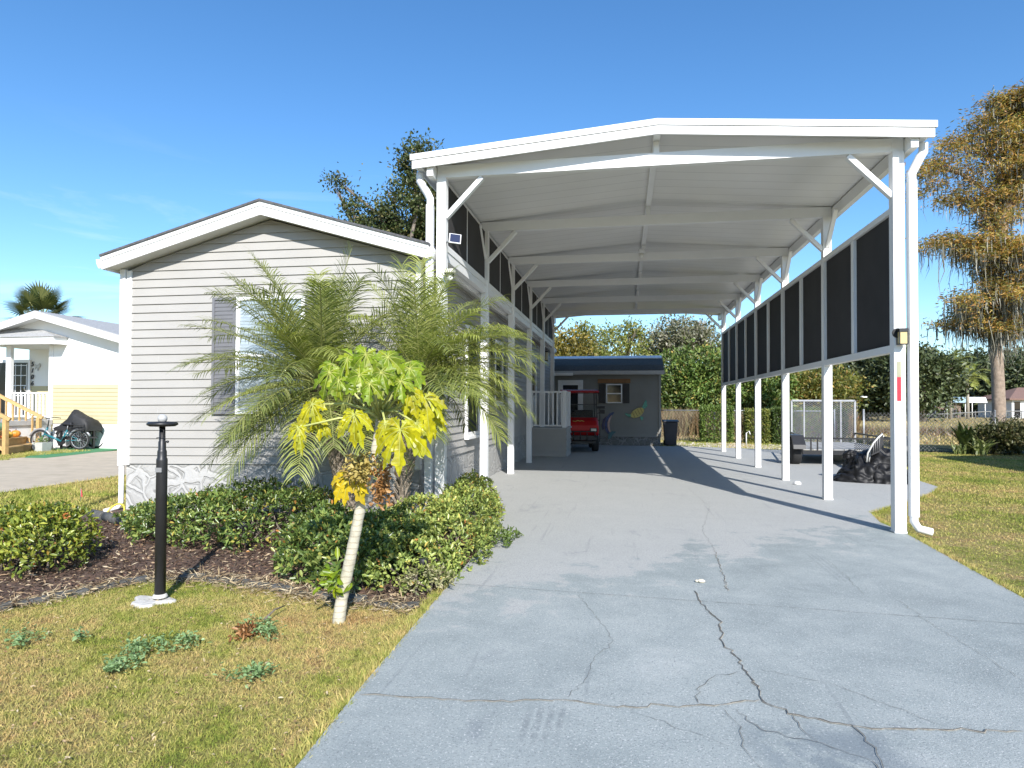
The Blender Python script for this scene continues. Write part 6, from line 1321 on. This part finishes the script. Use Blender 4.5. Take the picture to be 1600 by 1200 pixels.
for u0, u1 in ((8.5, 16), (75.5, 82.5)): a = nw(u0, 600)[0]; b = nw(u1, 600)[0]; mb = MB(); mb.box(a, NY+.0, pf_+.002, b, NY+.12, ezp-.052); mb.build('porch_post', WHITE, nb, .006)
a = nw(17, 600)[0]; b = nw(75, 600)[0]; _, rt = nw(50, 613); mb = MB(); mb.box(a, NY+.03, rt-.05, b, NY+.1, rt); mb.box(a, NY+.04, pf_+.08, b, NY+.09, pf_+.12)
k = 10
for i in range(k): x = a+.08+(b-a-.16)*i/(k-1); mb.box(x-.02, NY+.045, pf_+.121, x+.02, NY+.085, rt-.051)
mb.build('railing', WHITE, nb)
# door with a gridded glass, seen beyond the porch posts
a, zt = nw(-4, 567, NYD); b, _ = nw(46, 567, NYD); mb = MB(); mb.box(a-.1, NYD-.06, pf_, a, NYD-.018, zt+.1); mb.box(b, NYD-.06, pf_, b+.09, NYD-.018, zt+.1); mb.box(a, NYD-.06, zt, b, NYD-.018, zt+.1); mb.build('door_frame', WHITE, nb)
mb = MB(); mb.box(a+.003, NYD-.05, pf_+.02, b-.003, NYD-.018, zt-.003, 1)
c0, c1 = nw(17.5, 600, NYD)[0], b-.05
for x in [c0+(c1-c0)*i/3 for i in range(4)]: mb.box(x-.012, NYD-.058, pf_+.05, x+.012, NYD-.051, zt-.05)
for i in range(6): zz = pf_+.1+(zt-pf_-.2)*i/5; mb.box(c0, NYD-.0575, zz-.012, c1, NYD-.0515, zz+.012)
dr = mb.build('door', [WHITE, PANE], nb); mb = MB(); x = nw(43, 600, NYD)[0]; _, zz = nw(43, 607, NYD); mb.tube([(x, NYD-.06, zz-.08), (x, NYD-.12, zz-.06), (x, NYD-.12, zz+.06), (x, NYD-.06, zz+.08)], .014, 6); mb.build('handle', CHROME, dr)
fc_ = bpy.data.curves.new('house_number', 'FONT'); fc_.body = '5\n1\n0\n6'; fc_.size = .23; fc_.align_x = 'CENTER'; fc_.extrude = .012; fc_.shear = .25; fc_.space_line = .98
to = bpy.data.objects.new('tmp', fc_); dg = bpy.context.evaluated_depsgraph_get(); COL.objects.link(to); bpy.context.view_layer.update()
me = bpy.data.meshes.new_from_object(to.evaluated_get(bpy.context.evaluated_depsgraph_get())); bpy.data.objects.remove(to)
me.materials.clear(); me.materials.append(BLACK); x, zt_ = nw(51.5, 571.5, NYD)
me.transform(Matrix.Translation(Vector((x, NYD-.032, zt_-.02))-off(nb)) @ Matrix.Rotation(R(90), 4, 'X')); link(bpy.data.objects.new('house_number', me), nb)
bf = MB(); x, zz = nw(60, 572, NYD); bf.prism([(x-.10, zz+.06), (x-.02, zz+.03), (x+.10, zz+.10), (x+.12, zz-.02), (x+.04, zz-.06), (x+.05, zz-.16), (x+.01, zz-.17), (x-.01, zz-.04), (x-.09, zz-.12), (x-.11, zz-.02)], 'y', NYD-.05, NYD-.03)
tag(bf.build('wall_ornament', mat('pale_wire_ornament', (.5,.5,.48), .5)), 'small pale metal ornament on the porch wall beside the house number', 'wall ornament')
# timber steps towards the driveway
stp = thing('porch_steps', gnd(30, 712), 'new pine steps with baluster railings leading up to the neighbouring porch', 'steps')
nl = gnd(8, 712); nrr = gnd(60, 702.5); N1 = Vector((nl.x, nl.y, 0)); N2 = Vector((nrr.x, nrr.y, 0)); wv = (N2-N1); wd = wv.normalized(); run = Vector((-wd.y, wd.x, 0)); run = -run if run.x > 0 else run
steps = 4
for i in range(steps):
    mb = MB(); zt = pf_*(i+1)/(steps+0.3); p = N1+run*(.30*i)+wd*.08; q = N2+run*(.30*i)-wd*.08
    mb.bar(p+Z*(zt-.02)+run*.13, q+Z*(zt-.02)+run*.13, .32, .04); mb.bar(p+Z*(zt*.5-.02)+run*.01, q+Z*(zt*.5-.02)+run*.01, .03, zt-.046); mb.build('step', WOODNEW, stp)
for nm, P0 in (('l', N1), ('r', N2)):
    T1 = P0+run*1.35
    mb = MB(); mb.bar(P0-Z*.05, P0+Z*1.0, .11, .11, (0,1,0)); mb.build('newel_post', WOODNEW, stp, .006)
    mb = MB(); mb.bar(T1-Z*.0, T1+Z*(pf_+1.05), .11, .11, (0,1,0)); mb.build('newel_post', WOODNEW, stp, .006)
    mb = MB(); a = P0+Z*.98-run*.1; b = T1+Z*(pf_+1.0)+run*.06; mb.bar(a, b, .13, .09); mb.bar(P0+Z*.14, T1+Z*(pf_+.14), .05, .09)
    for i in range(1, 8): q = P0.lerp(T1, i/8); mb.bar(q+Z*(.16+pf_*i/8), q+Z*(.95+pf_*i/8), .04, .04, (0,1,0))
    mb.build('handrail', WOODNEW, stp)
# porch-step decorations
def gourd(name, c, r, m, label, cat, ribs=9, h=.8):
    c = Vector(c); t = thing(name, c, label, cat); mb = MB(); vs, fs = [], []; nu, nv = 36, 10
    for i in range(nv+1):
        th = PI*i/nv
        for j in range(nu): ph = 2*PI*j/nu; k = r*(1-.10*abs(math.sin(ph*ribs/2))); vs.append(c+Vector((k*math.sin(th)*math.cos(ph), k*math.sin(th)*math.sin(ph), r*h*(1+math.cos(th)-.0))))
    for i in range(nv):
        for j in range(nu): fs.append((i*nu+j, (i+1)*nu+j, (i+1)*nu+(j+1) % nu, i*nu+(j+1) % nu))
    mb.add(vs, fs, 0, True); mb.build('rind', m, t); mb = MB(); mb.tube([c+Z*(r*h*2-.02), c+Z*(r*h*2+.05)+Vector((.015, 0, 0))], [.018, .01], 6); mb.build('stem', BARK, t)
ORG = mat('orange_pumpkin', (.62,.24,.03), .45, .15, 9.); GRN = mat('green_pumpkin', (.13,.24,.15), .5, .2, 9.); RDP = mat('red_orange_pumpkin', (.50,.13,.03), .45, .15, 9.)
zt2 = pf_*2/(steps+.3); zt3 = pf_*3/(steps+.3)
S = lambda i, f: N1.lerp(N2, f)+run*(.30*i+.13)
gourd('pumpkin', S(1, .80)+Z*zt2, .13, ORG, 'orange pumpkin on the second porch step, rightmost of the pumpkins', 'pumpkin'); gourd('pumpkin', S(1, .58)+Z*zt2, .12, mat('yellow_pumpkin', (.66,.38,.05), .45), 'yellow orange pumpkin in the middle of the second porch step', 'pumpkin'); gourd('pumpkin', S(2, .66)+Z*zt3, .15, GRN, 'grey green pumpkin standing above the orange ones', 'pumpkin'); gourd('pumpkin', S(1, .42)+Z*zt2, .07, RDP, 'small red orange gourd left of the yellow pumpkin', 'pumpkin')
lq2 = S(1.6, .30)+Z*zt2; ln = thing('step_lantern', lq2, 'tall black candle lantern on the porch steps', 'lantern'); mb = MB()
for i in (-1, 1):
    for j in (-1, 1): mb.box(lq2.x+i*.1-.012, lq2.y+j*.1-.012, lq2.z, lq2.x+i*.1+.012, lq2.y+j*.1+.012, lq2.z+.36)
mb.box(lq2.x-.12, lq2.y-.12, lq2.z, lq2.x+.12, lq2.y+.12, lq2.z+.03); mb.lathe([(.16, .36), (.10, .42), (.03, .46), (.02, .50)], lq2, 12); mb.tube([lq2+Vector((.05*math.cos(a), 0, .53+.05*math.sin(a))) for a in [2*PI*i/12 for i in range(12)]], .008, 5, closed=True); mb.build('frame', BLACK, ln); mb = MB(); mb.lathe([(.05, .03), (.05, .20)], lq2, 12); mb.build('candle', mat('cream_candle', (.66,.5,.38), .5), ln)
pq = gnd(66, 706); pt = thing('flower_pot', pq, 'small square grey pot beside the foot of the porch steps', 'pot'); mb = MB(); mb.add([(pq.x-.14, pq.y-.14, 0), (pq.x+.14, pq.y-.14, 0), (pq.x+.14, pq.y+.14, 0), (pq.x-.14, pq.y+.14, 0), (pq.x-.18, pq.y-.18, .28), (pq.x+.18, pq.y-.18, .28), (pq.x+.18, pq.y+.18, .28), (pq.x-.18, pq.y+.18, .28)], [(0,3,2,1), (4,5,6,7), (0,1,5,4), (1,2,6,5), (2,3,7,6), (3,0,4,7)]); mb.build('pot', mat('pale_grey_pot', (.5,.5,.47), .7), pt)
n = 60; P = np.array(pq+Z*.32)+rng.normal(size=(n, 3))*np.array([.08, .08, .05]); V, Fc = leafcloud(P, unit(rdir(n)+np.array([0, 0, .6])), rdir(n), rng.uniform(.06, .14, n), rng.uniform(.02, .04, n), 'oval'); np_obj('plant', V, Fc, HEDGELEAF, pt)
pq = gnd(55, 705)+wd*.2; mb = MB(); mb.ell(pq+Z*.11, (.17, .14, .12), 12, 8, .05); tag(mb.build('grey_stone', mat('grey_garden_stone', (.45,.44,.42), .8, .3, 14.)), 'rounded grey stone by the right newel post of the steps', 'stone')
# green mat and bicycles
sheet_ = MB(); mp_ = [gnd(38, 716), gnd(70, 716.5), gnd(120, 711), gnd(186, 703), gnd(186, 700.5), gnd(110, 700), gnd(65, 703)]
sheet_.prism([(p.x, p.y) for p in mp_], 'z', -.01, .016); tag(sheet_.build('green_mat', mat('green_turf_mat', (.06,.22,.09), .9, .25, 30., bmp=.6, bscale=80)), 'green turf mat beneath the parked bicycles', 'mat')
def bike(name, c, rz, r, frame, label, fold=False, basket=True):
    t = proto(name, label, 'bicycle', 'bicycles on the green mat'); wb = r*1.62 if not fold else r*2.0
    for x in (-wb, wb):
        mb = MB(); mb.tube([(x+r*.93*math.cos(a), 0, r+r*.93*math.sin(a)) for a in [2*PI*i/28 for i in range(28)]], r*.10, 8, closed=True); wh = mb.build('wheel', RUBBER, t)
        mb = MB(); mb.tube([(x+r*.82*math.cos(a), 0, r+r*.82*math.sin(a)) for a in [2*PI*i/28 for i in range(28)]], r*.035, 6, closed=True)
        for i in range(18): a = 2*PI*i/18; mb.tube([(x, .02*(-1)**i, r), (x+r*.82*math.cos(a), 0, r+r*.82*math.sin(a))], .004, 4, cap=False)
        mb.lathe([(.045, -.05), (.045, .05)], (x, 0, r), 10, axis='y'); mb.build('rim', STEEL, wh)
        mb = MB(); mb.tube([(x+r*1.1*math.cos(a), 0, r+r*1.1*math.sin(a)) for a in [R(20+14*i) for i in range(11)]], .03, 6); mb.build('mudguard', BLACKP if not fold else STEEL, t)
    bb = (-.05, 0, r*.85); seat = (-.22, 0, r*2.0); head = (wb-.22, 0, r*2.25); hb = (wb-.13, 0, r*1.6)
    mb = MB(); mb.tube([bb, hb], .038, 8); mb.tube([bb, seat], .028, 8)
    if not fold: mb.tube([(-.17, 0, r*1.7), (wb-.2, 0, r*2.0)], .028, 8)
    mb.tube([bb, (-wb, 0, r)], .018, 6); mb.tube([(-.17, 0, r*1.6), (-wb, 0, r)], .015, 6); mb.tube([hb, head], .03, 8); mb.tube([hb, (wb, .06, r)], .018, 6); mb.tube([hb, (wb, -.06, r)], .018, 6); mb.build('frame', frame, t)
    mb = MB(); mb.tube([seat, (-.24, 0, r*2.5)], .016, 6); mb.build('seat_post', STEEL, t); mb = MB(); mb.add([(-.42, -.12, r*2.5), (-.42, .12, r*2.5), (-.05, .03, r*2.5+.02), (-.05, -.03, r*2.5+.02), (-.40, -.10, r*2.5+.09), (-.40, .10, r*2.5+.09), (-.06, .02, r*2.5+.07), (-.06, -.02, r*2.5+.07)], [(0,1,2,3), (7,6,5,4), (0,4,5,1), (1,5,6,2), (2,6,7,3), (3,7,4,0)]); mb.build('saddle', BLACKP, t, .02)
    mb = MB(); hz2 = r*2.25+.28; mb.tube([head, (wb-.26, 0, hz2)], .016, 6); mb.tube([(wb-.42, -.30, hz2), (wb-.27, -.2, hz2+.03), (wb-.25, 0, hz2), (wb-.27, .2, hz2+.03), (wb-.42, .30, hz2)], .014, 6); mb.build('handlebar', BLACK, t)
    mb = MB(); mb.lathe([(.11, -.02), (.11, .02)], bb, 14, axis='y'); mb.bar(bb, (bb[0]+.12, -.08, bb[2]-.12), .02, .03); mb.bar(bb, (bb[0]-.12, .08, bb[2]+.12), .02, .03); mb.box(bb[0]+.08, -.15, bb[2]-.14, bb[0]+.17, -.06, bb[2]-.11); mb.build('crank', BLACK, t)
    mb = MB(); x0, x1, z0, z1 = -wb-.20, -wb+.25, r*2.08, r*2.55
    for zz in (z0, z1): mb.tube([(x0, -.16, zz), (x1, -.16, zz), (x1, .16, zz), (x0, .16, zz)], .012, 5, closed=True)
    for i in range(6):
        for y in (-.16, .16): x = x0+(x1-x0)*i/5; mb.tube([(x, y, z0), (x, y, z1)], .006, 4)
    mb.tube([(-wb, .05, r), (x0+.1, .05, z0)], .012, 5); mb.build('rear_basket', STEEL if basket else BLACKP, t)
    t.location = c; t.rotation_euler.z = rz; return t
g1 = gnd(100, 703.5); bike('bicycle', (g1.x-.15, g1.y, .016), R(190), .30, mat('teal_bike_paint', (.02,.15,.18), .3), 'teal folding bicycle with fat tyres in front on the green mat', fold=True, basket=False)
g2 = gnd(130, 700.5); bike('bicycle', (g2.x+.0, g2.y-.1, .016), R(186), .31, mat('pale_blue_bike_paint', (.30,.42,.48), .3), 'pale blue bicycle with a wire basket behind the teal one', basket=True)
cb_ = thing('covered_grill', gnd(118, 699), 'black fabric cover draped over a tall item behind the bicycles', 'covered item')
p0 = at(96, 664, 17.45); p1 = at(147, 658, 17.45); zt = at(117, 637, 17.45).z; zb_ = at(117, 668, 17.45).z
mb = MB(); vs, fs = [], []; prof = [(0, .02), (.08, .10), (.2, .20), (.42, .62), (.5, .95), (.62, .80), (.8, .62), (.92, .55), (1., .30), (1.02, .0)]
k = len(prof)
for j in range(9):
    tt = j/8; y = 17.15+.62*tt
    for i, (a, h_) in enumerate(prof): vs.append((p0.x+(p1.x-p0.x)*a+random.uniform(-.02, .02), y+random.uniform(-.02, .02), zb_-.05+(zt-zb_)*(h_*(.55+.45*math.sin(PI*min(1, tt*.9+.15))))+.03+random.uniform(-.02, .02)))
for j in range(9):
    for i, (a, h_) in enumerate(prof): vs.append((p0.x+(p1.x-p0.x)*(.5+(a-.5)*.96), 17.15+.62*j/8+(.03 if j == 0 else -.03 if j == 8 else 0), zb_-.10))
nj = 9*k
for j in range(8):
    for i in range(k-1): fs.append((j*k+i, j*k+i+1, (j+1)*k+i+1, (j+1)*k+i))
for i in range(k-1): fs.append((i, nj+i, nj+i+1, i+1)); fs.append((8*k+i, 8*k+i+1, nj+8*k+i+1, nj+8*k+i))
for j in range(8): fs.append((j*k, (j+1)*k, nj+(j+1)*k, nj+j*k)); fs.append((j*k+k-1, nj+j*k+k-1, nj+(j+1)*k+k-1, (j+1)*k+k-1))
mb.add(vs, fs, 0, True); mb.build('cover', mat('black_fabric_cover', (.02,.02,.02), .65, .2, 6.), cb_)
mb = MB()
for x in (p0.x+.2, p1.x-.2):
    for y in (17.25, 17.65): mb.bar((x, y, 0), (x, y, zb_), .05, .05, (0,1,0))
mb.box(p0.x+.1, 17.2, .35, p1.x-.1, 17.7, .40); mb.build('leg', BLACK, cb_)
# cabbage palm behind the neighbouring home
SAB = leafmat('fan_palm_leaves', [(0, (.03,.05,.015)), (.5, (.07,.095,.03)), (1, (.17,.18,.06))], .2, rough=.4)
sb = at(64, 600, 30); sb.z = 0; zc = at(64, 497, 30).z; sp5 = thing('fan_palm', sb, 'dark fan palm rising behind the neighbouring home roof', 'palm')
mb = MB(); mb.tube([sb-Z*.1, sb+Z*zc*.5, sb+Z*zc], [.24, .19, .2], 12); mb.build('trunk', BARK, sp5)
for i in range(18):
    az = i*2.4+.4; el = R(80-i*4.6+random.uniform(-6, 6)); d = Vector((math.cos(az)*math.cos(el), math.sin(az)*math.cos(el), math.sin(el))); c = sb+Z*zc; L0 = random.uniform(.85, 1.15); q = c+d*L0; mb = MB(); mb.tube([c, q], .02, 5)
    sd = d.cross(Z).normalized(); nm = sd.cross(d).normalized(); tw = random.uniform(-.5, .5); nm = Matrix.Rotation(tw, 3, d) @ nm; sd = d.cross(nm).normalized()
    for j in range(26):
        a = R(-118+236*j/25); b = (d*math.cos(a)+sd*math.sin(a)+nm*.10*math.cos(a)).normalized(); ll = 1.08*random.uniform(.92, 1.05)*(1-.22*abs(a)/2); w_ = b.cross(nm).normalized()*.040; e1 = q+b*ll*.6; e2 = e1+(b-Z*.12).normalized()*ll*.42
        mb.add([q+w_*.25, q-w_*.25, e1+w_, e1-w_, e2], [(0,1,3,2), (2,3,4)], 1)
    mb.build('fan_leaf', [RACH, SAB], sp5)
# feather palms across the field
for (u, y, zt, sc, lab) in ((1485, 80, 572, 1., 'tall feather palm behind the blue canopy across the field'), (1512, 84, 590, .9, 'shorter feather palm behind the white canopy across the field')):
    b = at(u, 640, y); b.z = 0; zc = at(u, zt, y).z; t = thing('feather_palm', b, lab, 'palm'); mb = MB(); mb.tube([b-Z*.1, b+Z*zc*.6, b+Z*zc], [.22, .16, .14], 8); mb.build('trunk', PALEBARK, t)
    for i in range(18):
        az = i*2.4; el = R(70-i*5); mb = MB(); frond(mb, b+Z*zc, (math.cos(az)*math.cos(el), math.sin(az)*math.cos(el), math.sin(el)), 2.7*sc, 1.6, npair=22, leaf=.75, w=.06, thin=.04); mb.build('frond', [PALMY, RACH], t)
# neighbouring home just outside the right edge of the frame; its shadow crosses the lawn
rn = thing('neighbour_home', (13.5, 11, 0), 'plain pale home beyond the right edge, shading the lawn', 'house')
mb = MB(); mb.box(10.9, 4, -.1, 16.5, 16.2, 2.9); mb.build('wall', SIDING, rn); mb = MB(); mb.prism([(10.35, 2.9), (13.7, 3.9), (17.05, 2.9), (17.05, 2.75), (13.7, 3.7), (10.35, 2.75)], 'y', 3.6, 16.5); mb.build('roof', SHINGLE, rn)
for y in (6, 10, 14): mb = MB(); mb.box(10.86, y, 1.2, 10.895, y+1.1, 2.3); mb.build('window', PANE, rn)
# slim pole left of the frame, whose shadow falls on the left lawn
pl = thing('flag_pole', (-5.75, 5.05, 0), 'slim grey pole at the left end of the bed', 'pole'); q = Vector((-7.24, 7.46, 0))+Vector((.544, -1.385, 0))*2.9; pl.location = q; OFF[pl.name] = q
mb = MB(); mb.tube([q-Z*.2, q+Z*6.5], [.05, .04], 10); mb.build('shaft', STEEL, pl)
